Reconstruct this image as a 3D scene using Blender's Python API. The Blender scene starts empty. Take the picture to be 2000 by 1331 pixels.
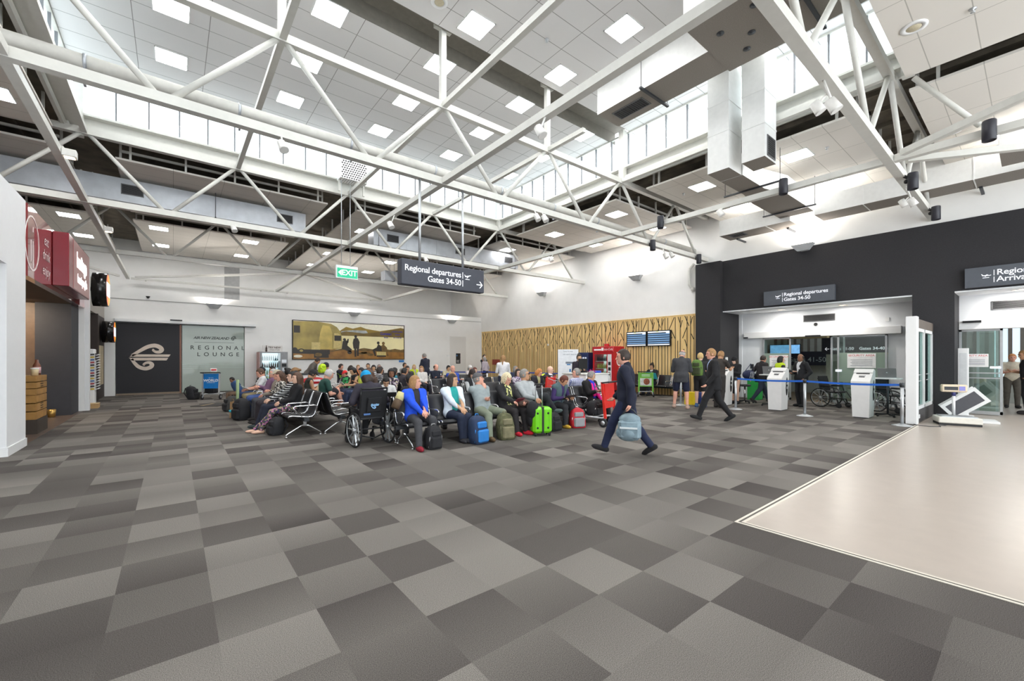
import bpy, math, random
import numpy as np
from mathutils import Vector, Matrix
random.seed(7)
R = math.radians
SC = bpy.context.scene
COL = SC.collection

# ------------------------------------------------------------------ camera, sky, exposure
CAM_H = 1.55
cam = bpy.data.cameras.new('camera')
cam.sensor_width = 36.0
cam.lens = 826.1 / 2000 * 36
cam.shift_y = 0.0177
cam.clip_start = 0.05
cam.clip_end = 300
camo = bpy.data.objects.new('camera', cam)
COL.objects.link(camo)
camo.location = (0, 0, CAM_H)
camo.rotation_euler = (R(90), 0, R(51.293 - 90))
SC.camera = camo

W = bpy.data.worlds.new('overcast_sky')
SC.world = W
W.use_nodes = True
_bg = W.node_tree.nodes['Background']
_bg.inputs[0].default_value = (0.9, 0.96, 1.0, 1)
_bg.inputs[1].default_value = 1.5

SC.view_settings.view_transform = 'Standard'
SC.view_settings.look = 'None'
SC.view_settings.exposure = 1.5
SC.view_settings.gamma = 1.0
SC.view_settings.use_curve_mapping = False
SC.cycles.use_denoising = True
SC.cycles.max_bounces = 8
SC.cycles.diffuse_bounces = 5
SC.cycles.glossy_bounces = 3
SC.cycles.transmission_bounces = 4
SC.cycles.transparent_max_bounces = 10
SC.cycles.caustics_reflective = False
SC.cycles.caustics_refractive = False
SC.cycles.sample_clamp_indirect = 6.0
PANEL_E = 11.0          # brightness of the ceiling light panels

# ------------------------------------------------------------------ helpers
def lin(c):
    return tuple(((x / 255) / 12.92 if x / 255 <= 0.04045 else ((x / 255 + 0.055) / 1.055) ** 2.4) for x in c)

MATS = {}
def mat(name, rgb=(128, 128, 128), rough=0.6, metal=0.0, var=0.06, scale=9.0, emit=0.0, spec=None, bump=0.0):
    if name in MATS:
        return MATS[name]
    m = bpy.data.materials.new(name)
    m.use_nodes = True
    nt = m.node_tree
    b = nt.nodes['Principled BSDF']
    c = lin(rgb)
    b.inputs['Roughness'].default_value = rough
    b.inputs['Metallic'].default_value = metal
    if spec is not None:
        b.inputs['Specular IOR Level'].default_value = spec
    if var > 0:
        tc = nt.nodes.new('ShaderNodeTexCoord')
        nz = nt.nodes.new('ShaderNodeTexNoise')
        nz.inputs['Scale'].default_value = scale
        nz.inputs['Detail'].default_value = 3
        nt.links.new(tc.outputs['Object'], nz.inputs['Vector'])
        rp = nt.nodes.new('ShaderNodeValToRGB')
        rp.color_ramp.elements[0].position = 0.3
        rp.color_ramp.elements[1].position = 0.7
        rp.color_ramp.elements[0].color = tuple(x * (1 - var) for x in c) + (1,)
        rp.color_ramp.elements[1].color = tuple(min(1, x * (1 + var)) for x in c) + (1,)
        nt.links.new(nz.outputs['Fac'], rp.inputs['Fac'])
        nt.links.new(rp.outputs['Color'], b.inputs['Base Color'])
        if bump > 0:
            bp = nt.nodes.new('ShaderNodeBump')
            bp.inputs['Strength'].default_value = bump
            nt.links.new(nz.outputs['Fac'], bp.inputs['Height'])
            nt.links.new(bp.outputs['Normal'], b.inputs['Normal'])
    else:
        b.inputs['Base Color'].default_value = c + (1,)
    if emit > 0:
        b.inputs['Emission Color'].default_value = c + (1,)
        b.inputs['Emission Strength'].default_value = emit / 2.83      # the exposure lifts it back
    MATS[name] = m
    return m

def nodemat(name, fn):
    if name in MATS:
        return MATS[name]
    m = bpy.data.materials.new(name)
    m.use_nodes = True
    fn(m.node_tree, m.node_tree.nodes['Principled BSDF'])
    MATS[name] = m
    return m

def glass(name, tint=(235, 245, 243), refl=0.12, veil=0.0, veil_rgb=(220, 232, 226)):
    """thin pane: see-through with a mirror share, and a diffuse share for frosted film"""
    if name in MATS:
        return MATS[name]
    m = bpy.data.materials.new(name)
    m.use_nodes = True
    nt = m.node_tree
    for n in list(nt.nodes):
        nt.nodes.remove(n)
    out = nt.nodes.new('ShaderNodeOutputMaterial')
    tr = nt.nodes.new('ShaderNodeBsdfTransparent')
    tr.inputs[0].default_value = lin(tint) + (1,)
    gl = nt.nodes.new('ShaderNodeBsdfGlossy')
    gl.inputs['Roughness'].default_value = 0.03
    mx = nt.nodes.new('ShaderNodeMixShader')
    mx.inputs[0].default_value = refl
    nt.links.new(tr.outputs[0], mx.inputs[1])
    nt.links.new(gl.outputs[0], mx.inputs[2])
    last = mx
    if veil > 0:
        df = nt.nodes.new('ShaderNodeBsdfDiffuse')
        df.inputs[0].default_value = lin(veil_rgb) + (1,)
        m2 = nt.nodes.new('ShaderNodeMixShader')
        m2.inputs[0].default_value = veil
        nt.links.new(mx.outputs[0], m2.inputs[1])
        nt.links.new(df.outputs[0], m2.inputs[2])
        last = m2
    nt.links.new(last.outputs[0], out.inputs['Surface'])
    MATS[name] = m
    return m

def basis(d, up=(0, 0, 1)):
    d = Vector(d).normalized()
    u = Vector(up)
    if abs(d.dot(u)) > 0.98:
        u = Vector((1, 0, 0))
    s = d.cross(u).normalized()
    return d, s, s.cross(d).normalized()

class MB:
    def __init__(self):
        self.v, self.f, self.m, self.s = [], [], [], []
    def add(self, vs, fs, m=0, smooth=False):
        o = len(self.v)
        self.v += [tuple(x) for x in vs]
        for f in fs:
            self.f.append(tuple(i + o for i in f))
            self.m.append(m)
            self.s.append(smooth)
        return self
    def box(self, x0, y0, z0, x1, y1, z1, m=0):
        x0, x1 = min(x0, x1), max(x0, x1); y0, y1 = min(y0, y1), max(y0, y1); z0, z1 = min(z0, z1), max(z0, z1)
        vs = [(x0, y0, z0), (x1, y0, z0), (x1, y1, z0), (x0, y1, z0), (x0, y0, z1), (x1, y0, z1), (x1, y1, z1), (x0, y1, z1)]
        return self.add(vs, [(0, 3, 2, 1), (4, 5, 6, 7), (0, 1, 5, 4), (1, 2, 6, 5), (2, 3, 7, 6), (3, 0, 4, 7)], m)
    def bbox(self, x0, y0, z0, x1, y1, z1, b=0.01, m=0):
        """box with chamfered vertical and horizontal edges"""
        x0, x1 = min(x0, x1), max(x0, x1); y0, y1 = min(y0, y1), max(y0, y1); z0, z1 = min(z0, z1), max(z0, z1)
        def ring(i, z):
            return [(x0 + i + (b if i == 0 else 0), y0 + i, z), (x1 - i - (b if i == 0 else 0), y0 + i, z), (x1 - i, y0 + i + (b if i == 0 else 0), z), (x1 - i, y1 - i - (b if i == 0 else 0), z),
                    (x1 - i - (b if i == 0 else 0), y1 - i, z), (x0 + i + (b if i == 0 else 0), y1 - i, z), (x0 + i, y1 - i - (b if i == 0 else 0), z), (x0 + i, y0 + i + (b if i == 0 else 0), z)]
        def ins(z):
            return [(x0 + 1.5 * b, y0 + b, z), (x1 - 1.5 * b, y0 + b, z), (x1 - b, y0 + 1.5 * b, z), (x1 - b, y1 - 1.5 * b, z), (x1 - 1.5 * b, y1 - b, z), (x0 + 1.5 * b, y1 - b, z), (x0 + b, y1 - 1.5 * b, z), (x0 + b, y0 + 1.5 * b, z)]
        vs = ins(z0) + ring(0, z0 + b) + ring(0, z1 - b) + ins(z1)
        fs = [tuple(range(7, -1, -1)), tuple(range(24, 32))]
        for k in range(3):
            for i in range(8):
                j = (i + 1) % 8
                fs.append((k * 8 + i, k * 8 + j, k * 8 + 8 + j, k * 8 + 8 + i))
        return self.add(vs, fs, m)
    def bar(self, p, q, w, h, m=0, up=(0, 0, 1)):
        p, q = Vector(p), Vector(q)
        d, s, u = basis(q - p, up)
        s = s * (w / 2); u = u * (h / 2)
        vs = [p - s - u, p + s - u, p + s + u, p - s + u, q - s - u, q + s - u, q + s + u, q - s + u]
        return self.add(vs, [(0, 1, 2, 3), (7, 6, 5, 4), (4, 5, 1, 0), (5, 6, 2, 1), (6, 7, 3, 2), (7, 4, 0, 3)], m)
    def tube(self, pts, r, m=0, n=8, closed=False):
        pts = [Vector(p) for p in pts]
        rs = r if isinstance(r, (list, tuple)) else [r] * len(pts)
        vs, fs = [], []
        N = len(pts)
        for i, p in enumerate(pts):
            a = pts[i - 1] if (i > 0 or closed) else p
            b = pts[(i + 1) % N] if (i < N - 1 or closed) else p
            d = (b - a)
            if d.length < 1e-9: d = Vector((0, 0, 1))
            if i == 0:
                d, s, u = basis(d)
            else:
                d = d.normalized()
                s = (s - d * s.dot(d))
                if s.length < 1e-6: d, s, u = basis(d)
                s.normalize(); u = s.cross(d).normalized()
            for k in range(n):
                t = 2 * math.pi * k / n
                vs.append(p + s * (rs[i] * math.cos(t)) + u * (rs[i] * math.sin(t)))
        for i in range(N if closed else N - 1):
            j = (i + 1) % N
            for k in range(n):
                l = (k + 1) % n
                fs.append((i * n + k, j * n + k, j * n + l, i * n + l))
        self.add(vs, fs, m, True)
        if not closed:
            o = len(self.v) - len(vs)
            self.f.append(tuple(o + k for k in range(n))); self.m.append(m); self.s.append(False)
            self.f.append(tuple(o + (N - 1) * n + k for k in range(n - 1, -1, -1))); self.m.append(m); self.s.append(False)
        return self
    def lathe(self, prof, c=(0, 0, 0), n=24, m=0, smooth=True, axis=(0, 0, 1)):
        d, s, u = basis(axis)
        c = Vector(c)
        vs, fs = [], []
        for r, z in prof:
            for k in range(n):
                t = 2 * math.pi * k / n
                vs.append(c + d * z + s * (r * math.cos(t)) + u * (r * math.sin(t)))
        for i in range(len(prof) - 1):
            for k in range(n):
                l = (k + 1) % n
                fs.append((i * n + l, i * n + k, (i + 1) * n + k, (i + 1) * n + l))
        self.add(vs, fs, m, smooth)
        o = len(self.v) - len(vs)
        if prof[0][0] > 1e-6:
            self.f.append(tuple(o + k for k in range(n))); self.m.append(m); self.s.append(False)
        if prof[-1][0] > 1e-6:
            self.f.append(tuple(o + (len(prof) - 1) * n + k for k in range(n - 1, -1, -1))); self.m.append(m); self.s.append(False)
        return self
    def prism(self, poly, fr, d0, d1, m=0):
        """poly in (a,b); fr = (origin, A, B, N) ; extruded along N from d0 to d1"""
        o, A, B, N = [Vector(x) for x in fr]
        n = len(poly)
        vs = [o + A * a + B * b + N * d0 for a, b in poly] + [o + A * a + B * b + N * d1 for a, b in poly]
        fs = [tuple(range(n - 1, -1, -1)), tuple(range(n, 2 * n))] + [(i, (i + 1) % n, n + (i + 1) % n, n + i) for i in range(n)]
        return self.add(vs, fs, m)
    def quad(self, a, b, c, d, m=0):
        return self.add([a, b, c, d], [(0, 1, 2, 3)], m)
    def sphere(self, c, r, m=0, n=12, k=8):
        rr = r if isinstance(r, (tuple, list)) else (r, r, r)
        vs, fs = [], []
        for i in range(1, k):
            p = math.pi * i / k
            for j in range(n):
                t = 2 * math.pi * j / n
                vs.append((c[0] + rr[0] * math.sin(p) * math.cos(t), c[1] + rr[1] * math.sin(p) * math.sin(t), c[2] + rr[2] * math.cos(p)))
        for i in range(k - 2):
            for j in range(n):
                l = (j + 1) % n
                fs.append((i * n + j, (i + 1) * n + j, (i + 1) * n + l, i * n + l))
        vs += [(c[0], c[1], c[2] + rr[2]), (c[0], c[1], c[2] - rr[2])]
        t, b = len(vs) - 2, len(vs) - 1
        for j in range(n):
            l = (j + 1) % n
            fs.append((t, j, l)); fs.append((b, (k - 2) * n + l, (k - 2) * n + j))
        return self.add(vs, fs, m, True)
    def build(self, name, mats, parent=None):
        me = bpy.data.meshes.new(name)
        me.from_pydata(self.v, [], self.f)
        for x in (mats if isinstance(mats, (list, tuple)) else [mats]):
            me.materials.append(x)
        me.polygons.foreach_set('material_index', self.m)
        me.polygons.foreach_set('use_smooth', self.s)
        me.update()
        o = bpy.data.objects.new(name, me)
        COL.objects.link(o)
        if parent:
            o.parent = parent
        return o

def tag(o, label=None, cat=None, group=None, kind=None):
    if label: o['label'] = label
    if cat: o['category'] = cat
    if group: o['group'] = group
    if kind: o['kind'] = kind
    return o

def thing(name, label, cat, loc=(0, 0, 0), rz=0.0, group=None):
    o = bpy.data.objects.new(name, None)
    o.empty_display_size = 0.1
    COL.objects.link(o)
    o.location = loc
    o.rotation_euler = (0, 0, rz)
    return tag(o, label, cat, group)

def struct(name, mb, mats, parent=None):
    o = mb.build(name, mats, parent)
    if not parent: o['kind'] = 'structure'
    return o

def box_part(name, m, parent, *b):
    return MB().box(*b).build(name, m, parent)

def dup(root, loc, rz=None, label=None):
    r = root.copy(); COL.objects.link(r); r.location = loc
    if rz is not None: r.rotation_euler = (0, 0, rz)
    if label: r['label'] = label
    for ch in list(root.children):
        c = ch.copy(); COL.objects.link(c); c.parent = r
        for g in list(ch.children):
            d = g.copy(); COL.objects.link(d); d.parent = c
    return r

_FX, _A = 826.1, R(51.293)
def at(x, y, X=None, Y=None, Z=None):
    """photo pixel -> point on a plane of the building grid"""
    l = (x - 1000) / _FX; d = (700.9 - y) / _FX
    r = (math.cos(_A) + l * math.sin(_A), math.sin(_A) - l * math.cos(_A), d)
    t = X / r[0] if X is not None else Y / r[1] if Y is not None else (Z - CAM_H) / r[2]
    return Vector((r[0] * t, r[1] * t, r[2] * t + CAM_H))

def text_mb(mb, s, fr, size, m=0, align='CENTER', depth=0.004, bold=0.0, shear=0.0, spacing=1.0):
    """raised lettering added to a mesh builder; fr = (origin, right, up, normal)"""
    cu = bpy.data.curves.new('lettering', 'FONT')
    cu.body = s; cu.size = size; cu.align_x = align; cu.align_y = 'CENTER'
    cu.offset = bold; cu.shear = shear; cu.space_character = spacing
    cu.resolution_u = 3
    ob = bpy.data.objects.new('lettering', cu)
    COL.objects.link(ob)
    bpy.context.view_layer.update()
    dg = bpy.context.evaluated_depsgraph_get()
    me = ob.evaluated_get(dg).to_mesh()
    o, A, B, N = [Vector(x) for x in fr]
    vs = [o + A * v.co.x + B * v.co.y + N * depth for v in me.vertices]
    fs = [tuple(p.vertices) for p in me.polygons]
    mb.add(vs, fs, m)
    ob.evaluated_get(dg).to_mesh_clear()
    bpy.data.objects.remove(ob)
    bpy.data.curves.remove(cu)
    return mb

# ------------------------------------------------------------------ materials
def _carpet(nt, b):
    N, L = nt.nodes.new, nt.links.new
    tc = N('ShaderNodeTexCoord')
    mp = N('ShaderNodeMapping')
    T = 0.495
    mp.inputs['Location'].default_value = (-0.197 / T + 40, -1.81 / T + 40, 0)
    mp.inputs['Scale'].default_value = (1 / T, 1 / T, 1)
    L(tc.outputs['Object'], mp.inputs['Vector'])
    at_ = N('ShaderNodeAttribute'); at_.attribute_type = 'GEOMETRY'; at_.attribute_name = 'tone'
    fr = N('ShaderNodeVectorMath'); fr.operation = 'FRACTION'; L(mp.outputs[0], fr.inputs[0])
    fl = N('ShaderNodeVectorMath'); fl.operation = 'FLOOR'; L(mp.outputs[0], fl.inputs[0])
    wn = N('ShaderNodeTexWhiteNoise'); wn.noise_dimensions = '2D'; L(fl.outputs[0], wn.inputs['Vector'])
    sx = N('ShaderNodeSeparateXYZ'); L(fr.outputs[0], sx.inputs[0])
    g1 = N('ShaderNodeMath'); g1.operation = 'SUBTRACT'; L(sx.outputs['Y'], g1.inputs[0]); g1.inputs[1].default_value = 0.5
    g2 = N('ShaderNodeMath'); g2.operation = 'MULTIPLY_ADD'; L(wn.outputs['Value'], g2.inputs[0]); g2.inputs[1].default_value = 0.7; g2.inputs[2].default_value = -0.35
    g3 = N('ShaderNodeMath'); g3.operation = 'MULTIPLY_ADD'; L(g1.outputs[0], g3.inputs[0]); L(g2.outputs[0], g3.inputs[1]); L(at_.outputs['Fac'], g3.inputs[2])
    rp = N('ShaderNodeValToRGB')
    rp.color_ramp.elements[0].position = 0.0; rp.color_ramp.elements[0].color = lin((71, 66, 64)) + (1,)
    rp.color_ramp.elements[1].position = 1.0; rp.color_ramp.elements[1].color = lin((132, 127, 121)) + (1,)
    L(g3.outputs[0], rp.inputs['Fac'])
    nz = N('ShaderNodeTexNoise'); nz.inputs['Scale'].default_value = 230; nz.inputs['Detail'].default_value = 2
    L(tc.outputs['Object'], nz.inputs['Vector'])
    r2 = N('ShaderNodeMapRange'); r2.inputs[1].default_value = 0.3; r2.inputs[2].default_value = 0.7; r2.inputs[3].default_value = 0.5; r2.inputs[4].default_value = 1.5
    L(nz.outputs['Fac'], r2.inputs[0])
    n2 = N('ShaderNodeTexNoise'); n2.inputs['Scale'].default_value = 0.35; n2.inputs['Detail'].default_value = 2
    L(tc.outputs['Object'], n2.inputs['Vector'])
    r3 = N('ShaderNodeMapRange'); r3.inputs[1].default_value = 0.3; r3.inputs[2].default_value = 0.7; r3.inputs[3].default_value = 0.93; r3.inputs[4].default_value = 1.07
    L(n2.outputs['Fac'], r3.inputs[0])
    mu = N('ShaderNodeMath'); mu.operation = 'MULTIPLY'
    L(r2.outputs[0], mu.inputs[0]); L(r3.outputs[0], mu.inputs[1])
    mx = N('ShaderNodeVectorMath'); mx.operation = 'SCALE'
    L(rp.outputs[0], mx.inputs[0]); L(mu.outputs[0], mx.inputs['Scale'])
    L(mx.outputs[0], b.inputs['Base Color'])
    b.inputs['Roughness'].default_value = 0.95
    b.inputs['Specular IOR Level'].default_value = 0.15
    bp = N('ShaderNodeBump'); bp.inputs['Strength'].default_value = 0.12; bp.inputs['Distance'].default_value = 0.004
    L(nz.outputs['Fac'], bp.inputs['Height']); L(bp.outputs[0], b.inputs['Normal'])
CARPET = nodemat('carpet_tiles', _carpet)

def _tile(nx, ny, rgb, line, ox=0.0, oy=0.0):
    def fn(nt, b):
        N, L = nt.nodes.new, nt.links.new
        tc = N('ShaderNodeTexCoord')
        sp = N('ShaderNodeSeparateXYZ'); L(tc.outputs['Object'], sp.inputs[0])
        outs = []
        for ax, n, o in (('X', nx, ox), ('Y', ny, oy)):
            a = N('ShaderNodeMath'); a.operation = 'MULTIPLY_ADD'; a.inputs[1].default_value = 1 / n; a.inputs[2].default_value = 50 - o / n
            L(sp.outputs[ax], a.inputs[0])
            f = N('ShaderNodeMath'); f.operation = 'FRACT'; L(a.outputs[0], f.inputs[0])
            c = N('ShaderNodeMath'); c.operation = 'LESS_THAN'; c.inputs[1].default_value = 0.014 / n
            L(f.outputs[0], c.inputs[0]); outs.append(c)
        m = N('ShaderNodeMath'); m.operation = 'MAXIMUM'; L(outs[0].outputs[0], m.inputs[0]); L(outs[1].outputs[0], m.inputs[1])
        mx = N('ShaderNodeMixRGB'); mx.inputs[1].default_value = lin(rgb) + (1,); mx.inputs[2].default_value = lin(line) + (1,)
        L(m.outputs[0], mx.inputs[0])
        L(mx.outputs[0], b.inputs['Base Color'])
        b.inputs['Roughness'].default_value = 0.9
        nz = N('ShaderNodeTexNoise'); nz.inputs['Scale'].default_value = 60
        L(tc.outputs['Object'], nz.inputs['Vector'])
        bp = N('ShaderNodeBump'); bp.inputs['Strength'].default_value = 0.05
        L(nz.outputs['Fac'], bp.inputs['Height']); L(bp.outputs[0], b.inputs['Normal'])
    return fn
CEIL_HI = nodemat('acoustic_tile_high', _tile(1.285, 0.635, (228, 227, 227), (150, 149, 147), -0.672, 13.3))
CEIL_LO = nodemat('acoustic_tile_low', _tile(1.2, 0.62, (224, 219, 212), (180, 176, 168), 0.0, 0.0))
WHITE = mat('white_plaster', (241, 240, 238), 0.8, var=0.02, scale=2)
WHITE_L = mat('pale_grey_paint', (236, 238, 241), 0.7, var=0.02, scale=2)
STEEL = mat('white_painted_steel', (208, 207, 201), 0.45, var=0.03)
DECK = mat('brown_grey_roof_deck', (112, 104, 92), 0.9, var=0.25, scale=3)
CHAR = mat('charcoal_paint', (46, 45, 48), 0.85, var=0.12, scale=40)
VINYL = mat('cream_vinyl', (186, 174, 163), 0.28, var=0.03, scale=5)
GALV = mat('galvanised_sheet', (190, 194, 200), 0.38, metal=0.55, var=0.08, scale=4)
DUCTW = mat('white_foil_duct', (228, 228, 226), 0.5, var=0.03)
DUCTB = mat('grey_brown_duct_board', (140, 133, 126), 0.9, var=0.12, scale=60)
BLACK = mat('black_plastic', (22, 22, 24), 0.5)
DARKM = mat('dark_grey_metal', (58, 60, 64), 0.45, metal=0.3)
CHROME = mat('chrome', (225, 226, 228), 0.16, metal=1.0, var=0.0)
ALU = mat('brushed_aluminium', (196, 199, 202), 0.35, metal=0.7, var=0.04)
PANEL = mat('light_panel_diffuser', (255, 255, 254), 0.5, var=0.0, emit=PANEL_E * 2.83)
WARM = mat('warm_lamp_glass', (255, 226, 190), 0.4, var=0.0, emit=6.0)
TRIMW = mat('white_gloss_trim', (236, 236, 236), 0.4, var=0.01)

# ------------------------------------------------------------------ building grid
XL, HB = -1.695, 3.175
YD, SY = 1.854, 6.405
YC, YE, YF = YD + SY, YD + 2 * SY, YD + 3 * SY
XK = XL + 4 * HB
ZB, ZT = 5.455, 7.13          # truss chord heights
ZCEIL, ZLOW, ZSILL = 8.75, 6.85, 7.62
WR, WB, WF, WL = 16.5, 24.0, 28.0, -2.05   # wall planes
PH = 4.36                     # partition height

# ------------------------------------------------------------------ floor
TONES = {1: {0: 25, 1: 8, 2: 25, 3: 28, 4: 7, 5: 7, 6: 23, 7: 22, 8: 18, 9: 8}, 0: {1: 10, 2: 9, 3: 13, 4: 25, 5: 9, 6: 18, 7: 22, 8: 8, 9: 16}, -1: {2: 12, 3: 19, 4: 10, 5: 22, 6: 14, 7: 5},
         -2: {3: 20, 4: 21, 5: 4, 6: 10, 7: 6}, -3: {5: 4, 6: 4, 7: 11}, -4: {6: 12, 7: 5}, 2: {-2: 7, -1: 7, 0: 13, 1: 17, 2: 7, 3: 24, 4: 8, 5: 8, 6: 23, 7: 12, 8: 24, 9: 24},
         3: {-2: 6, -1: 13, 0: 24, 1: 8, 2: 23, 3: 26, 4: 6, 5: 10, 6: 9, 7: 8, 8: 12, 9: 17}, 4: {-2: 24, -1: 8, 0: 23, 1: 20, 2: 8, 3: 24, 4: 6, 5: 20, 6: 21, 7: 15, 8: 13}, 5: {-2: 10, -1: 14, 0: 7, 1: 6, 2: 19, 3: 16, 4: 23, 5: 23, 6: 24, 7: 16},
         6: {-3: 16, -2: 12, -1: 23, 0: 17, 1: 10, 2: 19, 3: 16, 4: 10, 5: 15}, 7: {-3: 23, -2: 9, -1: 9, 0: 22, 1: 8, 2: 13}, 8: {-3: 7, -2: 6, -1: 24, 0: 9, 1: 22, 2: 10}, 9: {-3: 18, -2: 15, -1: 23, 0: 18, 1: 22, 2: 8}, 10: {-3: 8, -2: 6, -1: 22, 0: 7, 1: 20}, 11: {-3: 7, -2: 22, -1: 23, 0: 22}}
f = MB(); tones = []; TL = 0.495; rt = random.Random(11)
for j in range(-16, 58):
    for i in range(-25, 53):
        xa, ya = 0.197 + i * TL, 1.81 + j * TL
        if i >= 8 and j < 0: continue
        f.quad((xa, ya, 0), (xa + TL, ya, 0), (xa + TL, ya + TL, 0), (xa, ya + TL, 0))
        tones.append(TONES.get(j, {}).get(i, rt.choice((4, 7, 9, 12, 15, 19, 22, 24))) / 28)
fo = struct('floor', f, CARPET)
fo.data.attributes.new('tone', 'FLOAT', 'FACE').data.foreach_set('value', tones)
f = MB(); f.box(4.15, -6, -0.05, 26, 1.81, 0.001)
struct('floor', f, VINYL)
t = MB()
for k, (w0, w1, z, mi) in enumerate(((0.0, 0.022, 0.006, 0), (0.022, 0.045, 0.004, 1), (0.045, 0.067, 0.006, 0))):
    t.box(4.15 + w0, 1.81 - w1, 0, 13.4, 1.81 - w0, z, mi)
    t.box(4.15 + w0, -6, 0, 4.15 + w1, 1.81 - w1, z, mi)
struct('trim_1', t, [mat('brass_white_strip', (228, 220, 206), 0.35), mat('strip_gap', (98, 92, 86), 0.8)])

# ------------------------------------------------------------------ walls
w = MB()
w.box(WL - 0.25, 24.0, 0, -1.874, 24.5, PH)
w.box(-1.874, 24.0, 3.12, 2.7, 24.5, PH)
w.box(2.7, 24.0, 0, WR, 24.5, PH)
w.box(-1.874, 24.42, 0, 2.7, 24.5, 3.12)
w.box(WL, 23.985, 4.05, WR, 24.0, 4.075, 1)
struct('wall_back', w, [WHITE, mat('shadow_joint', (150, 148, 145), 0.8)])
w = MB()
w.box(-9, WF, 0, 18, WF + 0.2, 7.4)
w.box(2.2, WF - 0.03, 4.4, 2.9, WF, 6.6, 1)
struct('wall_back_upper', w, [WHITE, mat('grey_panel', (176, 176, 176), 0.6)])
w = MB()
w.box(WR, 8.55, 0, WR + 0.25, WF, 7.4)
w.box(WR, -9, 5.29, WR + 0.25, 8.55, 7.4)
struct('wall_right', w, WHITE)
w = MB()      # charcoal feature wall with two openings
X0, X1 = WR - 0.02, WR + 1.4
w.box(WR - 0.22, 7.62, 0, X1, 8.6, 5.29)
w.box(X0, 2.28, 3.37, X1, 7.62, 5.29)
w.box(X0, 1.44, 0, X1, 2.28, 5.29)
w.box(X0, -2.9, 3.37, X1, 1.44, 5.29)
w.box(X0, -9, 0, X1, -2.9, 5.29)
struct('wall_right_charcoal', w, CHAR)
w = MB()      # lobby wall of the first opening, light grey, door hole y 3.0..6.75
XB = 17.9
w.box(XB, 6.72, 0, XB + 0.15, 7.62, 3.37)
w.box(XB, 2.28, 0, XB + 0.15, 3.05, 3.37)
w.box(XB, 3.05, 2.36, XB + 0.15, 6.72, 3.37)
w.box(X1 - 0.02, 7.5, 0, XB, 7.62, 3.37)
w.box(X0 + 0.01, 2.28, 3.33, XB, 7.62, 3.369)
struct('wall_lobby', w, WHITE_L)
w = MB()
XB2 = 17.5
w.box(XB2, -2.9, 2.42, XB2 + 0.15, 1.44, 3.37)
w.box(X0 + 0.01, -2.9, 3.33, XB2, 1.44, 3.369)
struct('wall_lobby', w, WHITE_L)
# left partition with shop fronts
w = MB()
w.box(WL - 0.9, 10.2, 0, WL, 11.3, PH)
w.box(WL - 0.9, -9, 3.05, WL, 10.2, PH)
w.box(WL - 0.92, 11.3, 0, WL - 0.78, 11.42, PH)
struct('wall_left', w, mat('white_satin_wall', (236, 236, 238), 0.55, var=0.01))
w = MB()
w.box(WL - 0.9, 10.18, 0, WL + 0.018, 11.3, 0.14)
struct('baseboard_left', w, TRIMW)
w = MB()
w.box(WL - 0.7, 17.72, 0, WL, 17.95, PH)
struct('wall_left', w, WHITE)
w = MB()
w.box(WL - 0.5, 17.95, 3.2, WL - 0.15, 24.0, PH)
w.box(WL - 0.6, 22.3, 0, WL - 0.15, 24.0, 3.2, 1)
w.box(WL - 3.4, 21.6, 0, WL - 0.1, 21.75, 3.2, 1)
struct('wall_left', w, [mat('grey_bulkhead', (168, 162, 155), 0.7), mat('dark_brown_joinery', (52, 40, 35), 0.6)])
w = MB()      # cafe interior behind the red fascia
w.box(-6.0, 16.9, 0, -2.85, 17.1, 3.2, 0)
w.box(-2.85, 16.6, 0, WL - 0.125, 17.72, 3.045, 1)
w.box(-6.2, 11.4, 0, -6.0, 17.1, 3.2, 0)
w.box(-6.0, 11.4, 3.05, WL - 0.125, 17.1, 3.2, 2)
struct('wall_shop', w, [mat('brown_veneer', (104, 80, 60), 0.5, var=0.15, scale=6), mat('dark_navy_panel', (46, 46, 52), 0.7), mat('brown_soffit', (110, 92, 76), 0.7)])
w = MB(); w.box(-9.2, -9, 0, -9.0, 28, 7.4)
struct('wall_far_left', w, WHITE)
f = MB(); f.box(-6.0, 11.35, 0, WL - 0.02, 17.6, 0.006)
struct('floor', f, mat('brown_shop_floor', (92, 76, 66), 0.4, var=0.1, scale=4))

# ------------------------------------------------------------------ ceilings and roof
c = MB(); 
c.box(XL - 0.5, 1.3, ZCEIL, XK + 0.6, 8.12, ZCEIL + 0.15)
c.box(XL - 0.5, 8.95, ZCEIL, XK + 0.6, YE + 0.6, ZCEIL + 0.15)
struct('ceiling', c, CEIL_HI)
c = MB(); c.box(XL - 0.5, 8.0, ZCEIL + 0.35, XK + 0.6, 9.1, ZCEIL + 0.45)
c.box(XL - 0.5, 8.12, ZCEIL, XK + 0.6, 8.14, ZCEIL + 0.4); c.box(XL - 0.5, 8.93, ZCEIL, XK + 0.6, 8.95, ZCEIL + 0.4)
struct('ceiling', c, mat('groove_lining', (128, 124, 116), 0.8))
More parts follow.
